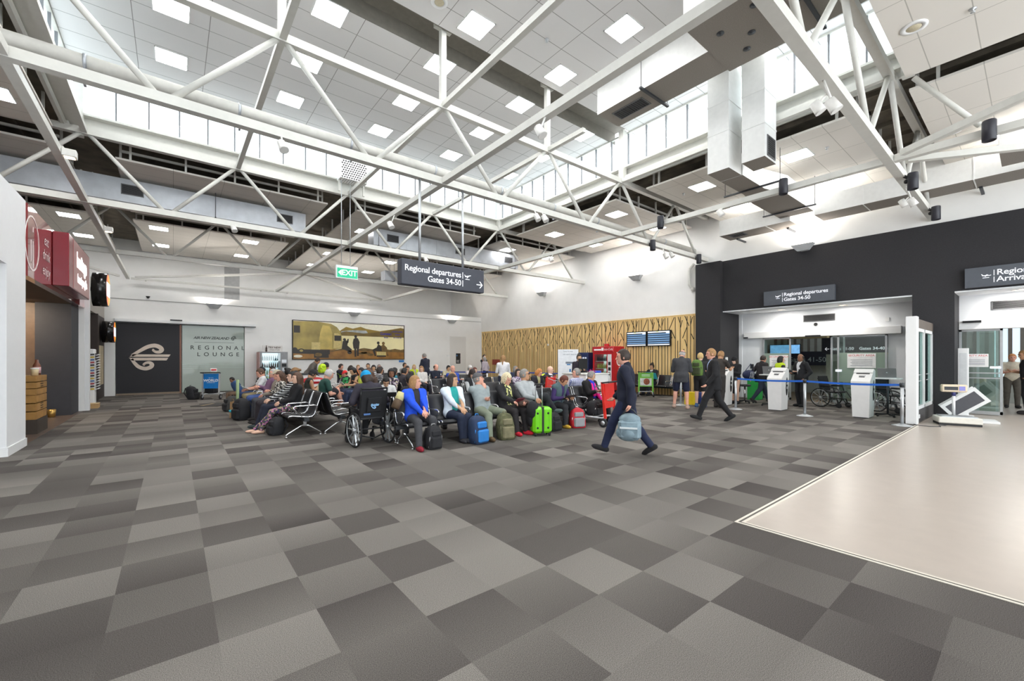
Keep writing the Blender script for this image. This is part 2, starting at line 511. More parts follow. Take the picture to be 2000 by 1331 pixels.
# roof deck over the low bays, around the raised monitor
c = MB(); ZD = 7.42
c.box(-9.2, -6, ZD, XL - 0.35, 28.2, ZD + 0.2)
c.box(XK + 0.35, -6, ZD, 18, 28.2, ZD + 0.2)
c.box(XL - 0.35, YE + 0.4, ZD, XK + 0.35, 28.2, ZD + 0.2)
c.box(XL - 0.35, -6, ZD, XK + 0.35, 1.3, ZD + 0.2)
for x in np.arange(12.0, 16.5, 0.9): c.box(x, -6, ZD - 0.1, x + 0.07, 28, ZD)
for x in np.arange(-8.5, -2.2, 0.9): c.box(x, -6, ZD - 0.1, x + 0.07, 28, ZD)
struct('ceiling_deck', c, DECK)
c = MB(); ZR = ZD + 0.2  # unseen white sheet added over the deck to bounce daylight up to the ceiling
c.box(-14, -6, ZR, XL - 0.35, 34, ZR + 0.02); c.box(XK + 0.35, -6, ZR, 26, 34, ZR + 0.02)
c.box(XL - 0.35, YE + 0.4, ZR, XK + 0.35, 34, ZR + 0.02); c.box(XL - 0.35, -6, ZR, XK + 0.35, 1.3, ZR + 0.02)
struct('added_roof_reflector', c, mat('white_bounce_sheet', (240, 240, 240), 0.7, var=0.02))
# suspended low ceiling rafts
def raft(x0, y0, x1, y1):
    m = MB(); m.box(x0, y0, ZLOW, x1, y1, ZLOW + 0.05)
    for x in np.linspace(x0 + 0.3, x1 - 0.3, 5):
        for y in (y0 + 0.08, y1 - 0.08):
            m.box(x - 0.025, y - 0.025, ZLOW + 0.05, x + 0.025, y + 0.025, ZD, 1)
    for y in np.linspace(y0 + 0.4, y1 - 0.4, 4):
        for x in (x0 + 0.08, x1 - 0.08):
            m.box(x - 0.025, y - 0.025, ZLOW + 0.05, x + 0.025, y + 0.025, ZD, 1)
    m.box(x0 + 0.1, y0 + 0.25, ZLOW + 0.3, x1 - 0.1, y0 + 0.31, ZLOW + 0.36, 1)
    return struct('ceiling_raft', m, [CEIL_LO, STEEL])
for (x0, x1) in ((11.55, 16.45),):
    for (y0, y1) in ((2.45, 7.7), (8.85, 14.1), (15.25, 20.5), (21.6, 27.6)):
        raft(x0, y0, x1, y1)
for (x0, x1) in ((-1.2, 4.15), (5.15, 10.5)):
    for (y0, y1) in ((15.3, 20.5), (21.6, 27.6)):
        raft(x0, y0, x1, y1)
for (y0, y1) in ((-3.9, 1.3), (2.4, 7.7), (8.85, 14.1), (15.25, 20.5), (21.6, 27.6)):
    raft(-8.6, y0, -2.15, y1)
raft(-8, -3.9, 4.2, 1.45); raft(4.9, -3.9, 10.79, 1.58); raft(11.38, -3.9, 16.45, 1.62)

# monitor: sills, heads, corner posts, glazing
gl = glass('clear_glazing', (250, 253, 253), 0.05)
def clerestory(k, p, q, nrm):
    """glazed strip from p to q; nrm points outwards"""
    p, q, n = Vector(p), Vector(q), Vector(nrm)
    d = (q - p).normalized(); L = (q - p).length
    g = MB(); g.bar(p + n * 0.1 + Vector((0, 0, (ZSILL + ZCEIL) / 2)), q + n * 0.1 + Vector((0, 0, (ZSILL + ZCEIL) / 2)), 0.012, ZCEIL - ZSILL)
    o = struct('window_%d' % k, g, gl)
    fr = MB()
    fr.bar(p + Vector((0, 0, ZSILL - 0.03)), q + Vector((0, 0, ZSILL - 0.03)), 0.26, 0.05)
    fr.bar(p + n * 0.12 + Vector((0, 0, ZSILL - 0.16)), q + n * 0.12 + Vector((0, 0, ZSILL - 0.16)), 0.1, 0.24)
    fr.bar(p - n * 0.02 + Vector((0, 0, ZSILL - 0.33)), q - n * 0.02 + Vector((0, 0, ZSILL - 0.33)), 0.16, 0.07)
    fr.bar(p + n * 0.1 + Vector((0, 0, ZCEIL - 0.02)), q + n * 0.1 + Vector((0, 0, ZCEIL - 0.02)), 0.08, 0.05)
    fr.build('window_frame', STEEL, o)
    mu = MB(); n_m = int(round(L / 0.66))
    for i in range(n_m + 1):
        a = p + d * (L * i / n_m) + n * 0.1
        mu.bar(a + Vector((0, 0, ZSILL)), a + Vector((0, 0, ZCEIL)), 0.034, 0.05, 0, tuple(n))
    mu.build('mullion', mat('grey_mullion', (116, 118, 122), 0.5), o)
clerestory(1, (XL - 0.1, YE + 0.2, 0), (XK + 0.1, YE + 0.2, 0), (0, 1, 0))
clerestory(2, (XK + 0.2, 1.6, 0), (XK + 0.2, YE + 0.1, 0), (1, 0, 0))
clerestory(3, (XL - 0.2, 1.6, 0), (XL - 0.2, YE + 0.1, 0), (-1, 0, 0))
clerestory(4, (XL - 0.1, 1.5, 0), (XK + 0.1, 1.5, 0), (0, -1, 0))
for (x, y) in ((XK + 0.12, YE + 0.12), (XK + 0.1, YC), (XL - 0.12, YE + 0.12), (XL - 0.1, YC), (XK + 0.12, 1.6), (XL - 0.12, 1.6)):
    m = MB(); m.box(x - 0.09, y - 0.09, ZT - 0.1, x + 0.09, y + 0.09, ZCEIL)
    struct('trim_2', m, STEEL)
b = MB()
b.box(XL - 0.5, YE + 0.33, ZSILL - 0.45, XK + 0.5, YE + 0.4, ZSILL - 0.02); b.box(XK + 0.33, 1.3, ZSILL - 0.45, XK + 0.4, YE + 0.4, ZSILL - 0.02)
b.box(XL - 0.4, 1.3, ZSILL - 0.45, XL - 0.33, YE + 0.4, ZSILL - 0.02); b.box(XL - 0.4, 1.3, ZSILL - 0.45, XK + 0.4, 1.36, ZSILL - 0.02)
struct('trim_3', b, STEEL)
# window light portals keep the daylight clean
def portal(loc, rot, sx, sy):
    l = bpy.data.lights.new('daylight', 'AREA'); l.shape = 'RECTANGLE'; l.size = sx; l.size_y = sy
    l.cycles.is_portal = True
    o = bpy.data.objects.new('daylight', l); COL.objects.link(o); o.location = loc; o.rotation_euler = rot
_zc = (ZSILL + ZCEIL) / 2
portal(((XL + XK) / 2, YE + 0.45, _zc), (R(-90), 0, 0), XK - XL, 1.1)
portal((XK + 0.45, (1.6 + YE) / 2, _zc), (0, R(90), 0), 1.1, YE - 1.6)
portal((XL - 0.45, (1.6 + YE) / 2, _zc), (0, R(-90), 0), 1.1, YE - 1.6)
portal(((XL + XK) / 2, 1.2, _zc), (R(90), 0, 0), XK - XL, 1.1)
portal((4, -6, 3.6), (R(90), 0, 0), 26, 7.2)

# ------------------------------------------------------------------ roof trusses
def truss(Y, x0, x1, label):
    T = thing('roof_truss', label, 'roof truss', (x0, Y, ZB), 0, 'white steel roof trusses')
    MB().bar((0, 0, 0), (x1 - x0, 0, 0), 0.15, 0.15).build('bottom_chord', STEEL, T)
    xs = [XL + HB * k for k in range(-2, 7)]
    tops = [x for x in xs if x0 - 0.1 <= x <= x1 + 0.1]
    MB().bar((max(tops[0] - 1.2, x0) - x0, 0, ZT - ZB), (min(tops[-1] + 2.3, x1) - x0, 0, ZT - ZB), 0.14, 0.15).build('top_chord', STEEL, T)
    for x in tops:
        for s in (-1, 1):
            xb = x + s * (HB / 2 - 0.09)
            if x0 <= xb <= x1:
                MB().tube([(x + s * 0.07 - x0, 0, ZT - ZB - 0.04), (xb - x0, 0, 0.05)], 0.048, 0, 10).build('web_strut', STEEL, T)
    return T
truss(YD, -9, WR, 'nearest roof truss, running overhead above the cream vinyl floor')
truss(YC, -9, WR, 'roof truss that carries the hanging departures sign')
truss(YE, -9, WR, 'roof truss under the far strip of high windows')
truss(YF, -9, WR, 'farthest deep roof truss, beyond the silver duct')
def tie(name, p, q, w, h, label, group):
    m = MB().bar((0, 0, 0), Vector(q) - Vector(p), w, h)
    o = m.build(name, STEEL); o.location = p
    return tag(o, label, 'beam', group)
for x, nm in ((XL, 'along the left edge of the raised roof'), (XL + 2 * HB, 'crossing the middle of the hall'), (XK, 'along the right edge of the raised roof')):
    for (a, b_, s) in ((-9, YD - 0.08, 'nearest bay'), (YD + 0.08, YC - 0.08, 'second bay'), (YC + 0.08, YE - 0.08, 'third bay'), (YE + 0.08, YF - 0.08, 'fourth bay'), (YF + 0.08, 27.5, 'last bay')):
        tie('tie_beam', (x, a, ZB), (x, b_, ZB), 0.13, 0.13, 'low white tie beam %s, %s' % (nm, s), 'white tie beams')
for k, nm in zip(range(5), ('leftmost', 'second', 'third', 'fourth', 'rightmost')):
    x = XL + HB * k
    for (a, b_, s) in ((YD + 0.08, YC - 0.08, 'before the sign truss'), (YC + 0.08, YE - 0.08, 'behind the sign truss')):
        tie('tie_beam', (x, 6.95 if k == 3 and a < 3 else a, ZT), (x, b_, ZT), 0.11, 0.11, 'high white tie beam under the raised ceiling, %s from the left, %s' % (nm, s), 'white tie beams')
for x, nm in ((XL + HB, 'left'), (XL + 2 * HB, 'middle'), (XL + 3 * HB, 'right')):
    o = MB().bar((0, 0, 0.08), (0, 0, ZCEIL + 0.3 - ZT), 0.12, 0.12).box(-0.2, -0.05, ZCEIL + 0.05 - ZT, 0.2, 0.05, ZCEIL + 0.2 - ZT).build('hanger_post', STEEL)
    o.location = (x, YC, ZT); tag(o, 'short white hanger post from truss top into the ceiling groove, %s of three' % nm, 'post', 'ceiling hanger posts')
# diagonal braces
def brace(p, q, w, label, stubs=()):
    m = MB()
    if w < 0: m.tube([(0, 0, 0), Vector(q) - Vector(p)], -w, 0, 10)
    else: m.bar((0, 0, 0), Vector(q) - Vector(p), w, w)
    for (a, b) in stubs: m.box(a, 0, -0.03, a + 0.06, b + 0.02, 0.03)
    o = m.build('brace', STEEL); o.location = p
    tag(o, label, 'brace', 'diagonal roof braces')
brace((XK - 0.22, YD - 0.22, ZB), (XL + 3 * HB, -3.2, ZB), 0.11, 'diagonal brace leaving the big right node towards the camera')
brace((XK + 0.22, YD - 0.22, ZB), (XL + 5 * HB + 0.4, -3.2, ZB), 0.11, 'nearly level diagonal brace right of the big right node')
brace(at(1785, 152, Z=6.78), at(1915, 246, Z=5.62), -0.045, 'round white tube brace under the right ceiling rafts')
for (xa, xb, s) in ((XL - HB, XL, 'left end'), (XL + 2 * HB, XL, 'left of middle'), (XL + 2 * HB, XK, 'right of middle')):
    brace((xa + (0.25 if xb > xa else -0.25), YF + 0.25, ZB), (xb + (0.3 if xb < xa else -0.3), 27.1, ZB), 0.09, 'thin diagonal brace over the billboard wall, %s' % s)
for (xa, xb, s) in ((XL, XL + 2 * HB, 'left'), (XL + 2 * HB, XK, 'right')):
    brace((xa + 0.1, 27.6, ZB), (xb - 0.1, 27.6, ZB), 0.09, 'level white rail in front of the upper back wall, %s half' % s, [(0.5, 0.4), (5.5, 0.4)])

# round insulated pipe along the sign truss
P = thing('insulated_pipe', 'long round white insulated pipe lying along the sign truss', 'pipe', (-9, YC + 0.46, ZB + 0.43))
MB().tube([(0, 0, 0), (WR + 8.9, 0, 0)], 0.1, 0, 14).build('pipe_run', mat('pale_grey_lagging', (206, 204, 198), 0.6), P)
for x in np.arange(8.0, 25, 1.9):
    MB().lathe([(0.105, -0.02), (0.112, -0.02), (0.112, 0.02), (0.105, 0.02)], (x, 0, 0), 14, axis=(1, 0, 0)).box(x - 0.015, -0.4, -0.36, x + 0.015, 0.0, -0.34).box(x - 0.015, -0.015, -0.36, x + 0.015, 0.015, -0.1).build('pipe_clamp', GALV, P)

# ------------------------------------------------------------------ light panels
def light_panel(x, y, z, label, group, s=0.31):
    T = thing('ceiling_light', label, 'ceiling light', (x, y, z), 0, group)
    m = MB()
    for (a, b_, c_, d_) in ((-s, -s, s, -s + 0.02), (-s, s - 0.02, s, s), (-s, -s, -s + 0.02, s), (s - 0.02, -s, s, s)):
        m.box(a, b_, -0.012, c_, d_, 0.0)
    m.build('frame', TRIMW, T)
    MB().box(-s + 0.02, -s + 0.02, -0.008, s - 0.02, s - 0.02, -0.002).build('diffuser', PANEL, T)
    return T
XSN = ('first', 'second', 'third', 'fourth', 'fifth')
rows = ((13.03, 'far row'), (11.12, 'second row from far windows'), (9.22, 'row beyond the ceiling groove'), (7.62, 'row before the ceiling groove'), (5.68, 'fifth row from far windows'), (3.75, 'nearest row'))
for y, rn in rows:
    for k in range(5):
        light_panel(-0.03 + 2.57 * k, y, ZCEIL, 'raised ceiling light panel, %s, %s from left' % (rn, XSN[k]), 'raised ceiling light panels')
for y in (3.96, 6.5, 9.72, 12.95, 16.2, 19.4):
    for x, s in ((12.7, 'nearer the high windows'), (15.25, 'nearer the right wall')):
        light_panel(x, y, ZLOW, 'right low ceiling light panel, %s, %s' % (s, {3.96: 'first from charcoal end', 6.5: 'second from charcoal end', 9.72: 'third from charcoal end', 12.95: 'fourth from charcoal end', 16.2: 'fifth from charcoal end', 19.4: 'sixth from charcoal end'}[y]), 'low ceiling light panels')
for x, s in ((-3.0, 'leftmost'), (-0.45, 'second from left'), (2.74, 'third from left'), (6.2, 'fourth from left'), (9.3, 'fifth from left')):
    for y, q in ((22.4, 'front row'), (25.7, 'rear row')):
        light_panel(x, y, ZLOW, 'low ceiling light panel above the billboard wall, %s, %s' % (q, s), 'low ceiling light panels')
for x, s in ((-0.45, 'leftmost'), (2.74, 'left of middle'), (6.2, 'right of middle'), (9.3, 'rightmost')):
    light_panel(x, at(703, 451, Z=ZLOW)[1], ZLOW, 'low ceiling light panel over the silver duct, %s of four' % s, 'low ceiling light panels')
light_panel(-2.63 - 0.2, 12.98, ZLOW, 'light panel in the low ceiling at the left picture edge', 'low ceiling light panels')
light_panel(-2.9, 6.5, ZLOW, 'light panel in the left low ceiling nearer the camera', 'low ceiling light panels')
for x, y, s in ((15.0, 0.35, 'right picture edge, lower'), (12.6, -0.35, 'right picture edge, upper')):
    light_panel(x, y, ZLOW, 'light panel in the near right ceiling raft, %s' % s, 'low ceiling light panels')

# recessed ceiling loudspeakers and sprinkler heads
SPKM = mat('speaker_grille', (196, 186, 160), 0.7, var=0.15, scale=80)
for (px, py, z, s) in ((1785, 53, ZLOW, 'near right raft'), (1858, 258, ZLOW, 'second right raft'), (858, 4, ZCEIL, 'raised ceiling')):
    p = at(px, py, Z=z)
    T = thing('ceiling_speaker', 'round flush loudspeaker in the %s' % s, 'speaker', p, 0, 'flush ceiling speakers')
    MB().lathe([(0.17, 0.0), (0.17, -0.012), (0.1, -0.018), (0.1, -0.01), (0.0, -0.01)], n=28).build('bezel', TRIMW, T)
    MB().lathe([(0.098, -0.009), (0.09, -0.02), (0.0, -0.022)], n=24).build('grille', SPKM, T)
SPR = [(1068, 77, ZCEIL, 'raised ceiling near the groove'), (1900, 17, ZLOW, 'near right raft'), (1615, 288, ZLOW, 'raft beside the drop ducts'), (1950, 284, ZLOW, 'raft near the right picture edge'), (1335, 378, ZLOW, 'raft over the wood wall'), (1180, 430, ZLOW, 'raft over the drinks machine')]
for (px, py, z, s) in SPR:
    p = at(px, py, Z=z)
    o = MB().lathe([(0.045, 0), (0.045, -0.012), (0.014, -0.014), (0.012, -0.05), (0.03, -0.052), (0.03, -0.058), (0, -0.058)], n=14).build('sprinkler_head', ALU)
    o.location = p; tag(o, 'small sprinkler head in the %s' % s, 'sprinkler', 'sprinkler heads')

# ================================================================== ducts
def duct(name, label, x0, y0, z0, x1, y1, z1, seams=(), axis=0, mt=None):
    T = thing(name, label, 'duct', ((x0 + x1) / 2, (y0 + y1) / 2, z0))
    m = MB(); cx, cy = (x0 + x1) / 2, (y0 + y1) / 2
    m.box(x0 - cx, y0 - cy, 0, x1 - cx, y1 - cy, z1 - z0)
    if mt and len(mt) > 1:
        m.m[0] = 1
    m.build('duct_body', mt or [GALV], T)
    for s in seams:
        q = MB()
        if axis == 0: q.box(s - 0.012 - cx, y0 - 0.008 - cy, -0.008, s + 0.012 - cx, y1 + 0.008 - cy, z1 - z0 + 0.008)
        elif axis == 1: q.box(x0 - 0.008 - cx, s - 0.012 - cy, -0.008, x1 + 0.008 - cx, s + 0.012 - cy, z1 - z0 + 0.008)
        else: q.box(x0 - 0.008 - cx, y0 - 0.008 - cy, s - 0.02 - z0, x1 + 0.008 - cx, y1 + 0.008 - cy, s + 0.02 - z0)
        q.build('duct_seam', (mt or [GALV])[0], T)
    T['_c'] = (cx, cy, z0)
    return T
def grille(parent, fr, w, h, n=9, vertical=False):
    """louvred register; fr = (origin, right, up, normal) in parent space"""
    o, A, B, N = [Vector(x) for x in fr]
    m = MB()
    m.prism([(-w / 2, -h / 2), (w / 2, -h / 2), (w / 2, h / 2), (-w / 2, h / 2)], fr, 0.0, 0.006, 1)
    for (a0, b0, a1, b1) in ((-w / 2, -h / 2, w / 2, -h / 2 + 0.02), (-w / 2, h / 2 - 0.02, w / 2, h / 2), (-w / 2, -h / 2, -w / 2 + 0.02, h / 2), (w / 2 - 0.02, -h / 2, w / 2, h / 2)):
        m.prism([(a0, b0), (a1, b0), (a1, b1), (a0, b1)], fr, 0.006, 0.018, 0)
    for i in range(n):
        if vertical:
            a = -w / 2 + 0.02 + (w - 0.04) * (i + 0.5) / n
            m.prism([(a - 0.004, -h / 2 + 0.02), (a + 0.004, -h / 2 + 0.02), (a + 0.004, h / 2 - 0.02), (a - 0.004, h / 2 - 0.02)], fr, 0.006, 0.015, 2)
        else:
            b = -h / 2 + 0.02 + (h - 0.04) * (i + 0.5) / n
            m.prism([(-w / 2 + 0.02, b - 0.004), (w / 2 - 0.02, b - 0.004), (w / 2 - 0.02, b + 0.004), (-w / 2 + 0.02, b + 0.004)], fr, 0.006, 0.015, 2)
    return m.build('grille', [mat('grille_frame', (120, 120, 122), 0.5, metal=0.3), mat('grille_dark', (38, 38, 40), 0.8), mat('grille_blade', (84, 84, 86), 0.5)], parent)

T = duct('air_duct', 'long silver rectangular duct with dark grilles behind the far high windows, left half', -8.6, 16.5, 6.08, 3.72, 17.1, 6.74, (-3.6, -1.75, 0.6, 1.9), 0)
cx, cy, z0 = T['_c']
for x in (-0.92, 3.05): grille(T, ((x - cx, -0.3, 0.36), (1, 0, 0), (0, 0, 1), (0, -1, 0)), 0.5, 0.3)
T = duct('air_duct', 'long silver rectangular duct with dark grilles behind the far high windows, right half', 6.2, 16.5, 6.08, 13.6, 17.1, 6.74, (7.6, 9.0, 10.7, 12.4), 0)
cx, cy, z0 = T['_c']
for x in (7.0, 10.2, 13.0): grille(T, ((x - cx, -0.3, 0.36), (1, 0, 0), (0, 0, 1), (0, -1, 0)), 0.5, 0.3)
T = duct('air_duct', 'low silver duct tucked under the far right ceiling rafts', 8.6, 21.3, 5.65, 14.0, 21.85, 6.15, (9.8, 11.4, 13.0), 0)
for D in [o for o in COL.objects if o.name.startswith('air_duct')]:
    hx = 3.5 if 'tucked' not in D['label'] else 2.2
    for sx in (-hx, hx):
        for sy in (-0.33, 0.33):
            MB().tube([(sx, sy * (0.9 if 'tucked' in D['label'] else 1), -0.01), (sx, sy * (0.9 if 'tucked' in D['label'] else 1), 7.42 - D.location[2])], 0.008).build('hanger_rod', DARKM, D)
        MB().box(sx - 0.02, -0.35, -0.04, sx + 0.02, 0.35, -0.002).build('hanger_strut', DARKM, D)
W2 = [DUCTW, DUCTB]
T = duct('air_duct', 'big white duct with a ceiling register hanging under the raised ceiling', 8.76, 4.35, 8.0, 9.66, 7.32, 8.68, (), 1, W2)
grille(T, ((0, 0.75, 0), (0, -1, 0), (1, 0, 0), (0, 0, -1)), 0.9, 0.42, 14, True)
T = duct('air_duct', 'wide plenum end of the big white duct, with round plugs underneath', 7.75, 1.75, 7.98, 9.72, 4.34, 8.7, (3.0,), 1, W2)
for (a, b_) in ((-0.3, 0.9), (0.15, 0.5), (0.55, 0.75), (0.35, 0.1), (-0.5, 0.2), (0.0, -0.3)):
    MB().lathe([(0.07, 0), (0.07, -0.012), (0.03, -0.012), (0.03, -0.02), (0, -0.02)], (a, b_, 0), 16).build('round_plug', DARKM, T)
for (x0, x1, y, s) in ((8.6, 9.8, 5.9, 'register'), (7.6, 9.85, 2.6, 'plenum')):
    T = thing('duct_hanger', 'dark strut and rods carrying the big duct near its %s' % s, 'hanger', (x0, y, 7.93), 0, 'duct hangers')
    MB().box(0, -0.03, 0, x1 - x0, 0.03, 0.045).build('strut', DARKM, T)
    MB().tube([(0.04, 0, -0.02), (0.04, 0, ZCEIL - 7.93)], 0.008).build('rod', DARKM, T)
    MB().tube([(x1 - x0 - 0.04, 0, -0.02), (x1 - x0 - 0.04, 0, ZCEIL - 7.93)], 0.008).build('rod', DARKM, T)
T = duct('air_duct', 'white vertical drop duct, the farther of the pair by the high windows', 10.08, 4.52, 6.0, 10.74, 5.02, 8.35, (6.9, 7.6), 2, [DUCTW, DUCTB])
m = MB(); m.box(-0.82, -0.25, 2.35, 0.33, 0.25, 2.62); m.build('elbow', DUCTW, T)
T = duct('air_duct', 'white vertical drop duct with a side register, nearer of the pair', 10.12, 3.77, 6.0, 10.76, 4.25, 8.35, (6.75, 7.5), 2, [DUCTW, DUCTB])
grille(T, ((0.02, -0.24, 0.28), (1, 0, 0), (0, 0, 1), (0, -1, 0)), 0.44, 0.46, 9)
m = MB(); m.box(-0.82, -0.24, 2.35, 0.33, 0.24, 2.62); m.build('elbow', DUCTW, T)
T = thing('air_duct', 'white duct running from the drop duct to the right wall under the rafts', 'duct', (10.76, 4.76, 6.0))
pr = [(0, -0.26), (1.3, -0.26), (2.2, -0.5), (4.3, -0.5), (4.3, 0.4), (2.2, 0.4), (1.3, 0.26), (0, 0.26)]
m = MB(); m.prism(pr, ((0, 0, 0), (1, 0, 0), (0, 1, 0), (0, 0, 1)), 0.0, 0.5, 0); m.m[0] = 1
m.build('duct_body', W2, T)
for x in (1.0, 3.6):
    MB().box(x, -0.75, -0.045, x + 0.04, 0.65, -0.005).build('strut', DARKM, T)
    for y in (-0.72, 0.62): MB().tube([(x + 0.02, y, -0.03), (x + 0.02, y, 0.8)], 0.007).build('rod', DARKM, T)
T = duct('air_duct', 'white wall duct with small grilles on the right wall, left piece', 15.1, 4.9, 5.88, 15.95, 7.1, 6.42, (5.6,), 1, W2)
grille(T, ((-0.1, 0.6, 0), (0, -1, 0), (1, 0, 0), (0, 0, -1)), 0.5, 0.4, 6, True)
T = duct('air_duct', 'white wall duct on the right wall, right piece above the charcoal wall', 15.1, -4.0, 5.88, 15.95, 4.25, 6.42, (3.1, 1.0, -1.0), 1, W2)
for D in [o for o in COL.objects if o.name.startswith('air_duct') and 'wall duct' in o['label']]:
    for y in (-0.8, 0.8): MB().box(0.3, y - 0.03, -0.05, 16.5 - D.location[0], y + 0.03, -0.002).build('wall_bracket', DARKM, D)
T = duct('duct_box', 'white duct box with an open register at the right picture edge', 13.9, -1.6, 6.0, 15.0, 0.55, 6.5, (), 1, W2)

# ================================================================== spotlights and wall uplights
SPW = mat('white_can', (226, 224, 220), 0.4)
def spot(loc, label, kind, aim=(0.25, -0.5, -1), to=(0, 1, 0)):
    T = thing('spotlight', label, 'spotlight', loc, 0, 'track spotlights')
    a = Vector(aim).normalized()
    up = max(-0.5, min(1.1, ZB - 0.03 - loc[2]))
    if kind == 'black':
        MB().lathe([(0.04, -0.17), (0.085, -0.17), (0.09, -0.15), (0.09, 0.17), (0.082, 0.175), (0.078, 0.15)], (0, 0, -0.02), 20, axis=(0, 0, -1)).build('lamp_can', mat('black_can', (44, 44, 52), 0.45), T)
        MB().lathe([(0.0, 0.14), (0.077, 0.145)], (0, 0, -0.02), 18, axis=(0, 0, -1)).build('lens', WARM, T)
        MB().tube([(0, 0, 0), Vector(to) * 0.15 + Vector((0, 0, up * 0.9))], 0.03).sphere(tuple(Vector(to) * 0.1), 0.045).build('bracket', BLACK, T)
    elif kind == 'box':
        MB().bbox(-0.1, -0.09, -0.08, 0.1, 0.09, 0.06, 0.01).build('lamp_can', SPW, T)
        MB().box(-0.07, -0.06, -0.088, 0.07, 0.06, -0.08).build('lens', WARM, T)
        MB().tube([(-0.05, 0, 0.05), (-0.115, 0, 0.1)], 0.02).build('bracket', SPW, T)
    else:
        MB().lathe([(0.03, -0.1), (0.065, -0.09), (0.075, 0.06), (0.078, 0.09), (0.066, 0.085)], (0, 0, 0), 18, axis=tuple(a)).build('lamp_can', SPW, T)
        MB().lathe([(0.0, 0.075), (0.066, 0.08)], (0, 0, 0), 16, axis=tuple(a)).build('lens', WARM, T)
        MB().tube([(0, 0, 0.02), Vector(to) * 0.12 + Vector((0, 0, up))], 0.016).build('bracket', SPW, T)
    return T
for px, py, X, Y, kind, lb in (
        (1932, 253, XK - 0.2, None, 'black', 'large black can spotlight on the tie beam near the right picture edge'),
        (1783, 352, None, YD - 0.2, 'black', 'black can spotlight on the nearest truss above the right wall'),
        (1828, 415, None, YD - 0.2, 'black', 'black can spotlight at the wall end of the nearest truss'),
        (1530, 363, XK - 0.2, None, 'black', 'black can spotlight on the tie beam in front of the white ducts'),
        (1290, 433, XK - 0.2, None, 'black', 'black can spotlight where the tie beam nears the sign truss'),
        (1275, 478, None, YC - 0.2, 'black', 'black can spotlight on the sign truss left of the charcoal pillar'),
        (1365, 505, None, YC - 0.2, 'black', 'black can spotlight at the charcoal pillar end of the sign truss'),
        (1055, 257, XL + 2 * HB - 0.14, None, 'white', 'lit white spotlight under the long middle tie beam'),
        (1597, 210, None, YD + 0.2, 'white', 'white spotlight on the nearest truss, left of a lit one'),
        (1627, 206, None, YD - 0.1, 'white', 'lit white spotlight on the nearest truss beside a paler one'),
        (1764, 397, None, YD + 0.2, 'white', 'white spotlight low on the nearest truss near the duct'),
        (1782, 395, None, YD - 0.1, 'white', 'lit white spotlight low on the nearest truss near the duct'),
        (552, 286, None, YC - 0.16, 'white', 'white spotlight under the left part of the sign truss'),
        (1049, 425, None, YC - 0.16, 'white', 'white spotlight right of the hanging sign, left of a twin'),
        (1064, 427, None, YC - 0.16, 'white', 'white spotlight right of the hanging sign, right of a twin'),
        (1300, 500, None, YC - 0.16, 'white', 'white spotlight on the sign truss, left of two near the pillar'),
        (1312, 498, None, YC - 0.16, 'white', 'white spotlight on the sign truss, right of two near the pillar'),
        (1407, 416, XK - 0.14, None, 'white', 'lit white spotlight under the right tie beam over the wood wall'),
        (763, 440, XL + 2 * HB - 0.14, None, 'white', 'lit white spotlight on the middle tie beam above the hanging sign'),
        (1076, 507, XK - 0.14, None, 'white', 'white spotlight on the far part of the right tie beam'),
        (832, 508, None, YE - 0.16, 'white', 'white spotlight on the far truss behind the hanging sign'),
        (457, 447, None, YE - 0.16, 'white', 'white spotlight on the far truss above the vending machine'),
        (136, 300, XL + 0.17, None, 'box', 'box-shaped floodlight on the left tie beam, the nearer one'),
        (212, 448, XL + 0.17, None, 'box', 'box-shaped floodlight on the left tie beam, the farther one')):
    spot(at(px, py, X=X, Y=Y), lb, kind, to=(1, 0, 0) if X is not None else (0, -1, 0) if Y > YD and Y < YD + 1 else (0, 1, 0))

def uplight(p, nrm, label):
    ang = math.atan2(nrm[1], nrm[0]) + math.pi / 2       # local -Y points away from the wall
    T = thing('wall_uplight', label, 'wall light', p, ang, 'wedge wall uplights')
    sh = MB()
    top = [(-0.3, -0.3), (0.3, -0.3), (0.3, 0.0), (-0.3, 0.0)]
    vs = [(-0.32, -0.34, 0.14), (0.32, -0.34, 0.14), (0.32, -0.1, 0.14), (-0.32, -0.1, 0.14), (-0.16, -0.22, -0.06), (0.16, -0.22, -0.06), (0.16, -0.1, -0.06), (-0.16, -0.1, -0.06)]
    sh.add(vs, [(0, 4, 5, 1), (1, 5, 6, 2), (3, 2, 6, 7), (0, 3, 7, 4), (4, 7, 6, 5)])
    sh.build('wedge_shade', mat('pale_grey_fitting', (182, 184, 186), 0.4), T)
    MB().box(-0.1, -0.1, -0.05, 0.1, 0.0, 0.08).build('wall_plate', mat('pale_grey_fitting'), T)
    MB().box(-0.28, -0.31, 0.10, 0.28, -0.12, 0.11).build('lamp_glass', WARM, T)
    l = bpy.data.lights.new('uplight_lamp', 'AREA'); l.shape = 'RECTANGLE'; l.size = 0.5; l.size_y = 0.16; l.energy = 13; l.color = (1, 0.96, 0.9)
    lo = bpy.data.objects.new('uplight_lamp', l); COL.objects.link(lo); lo.parent = T; lo.location = (0, -0.22, 0.15); lo.rotation_euler = (R(180), 0, 0)
    return T
for px, s in ((418, 'above the frosted lounge glass'), (690, 'above the billboard'), (880, 'above the plain door panel')):
    uplight(at(px, 601 if px < 500 else 616 if px < 800 else 630, Y=WB - 0.02), (0, -1), 'wedge-shaped grey uplight on the back wall %s' % s)
for (px, py, X, s) in ((1063, 577, WR - 0.01, 'over the far end of the wood wall'), (1247, 546, WR - 0.01, 'over the near end of the wood wall'), (1572, 488, WR - 0.03, 'on the top edge of the charcoal wall')):
    uplight(at(px, py, X=X), (-1, 0), 'wedge-shaped grey uplight %s' % s)

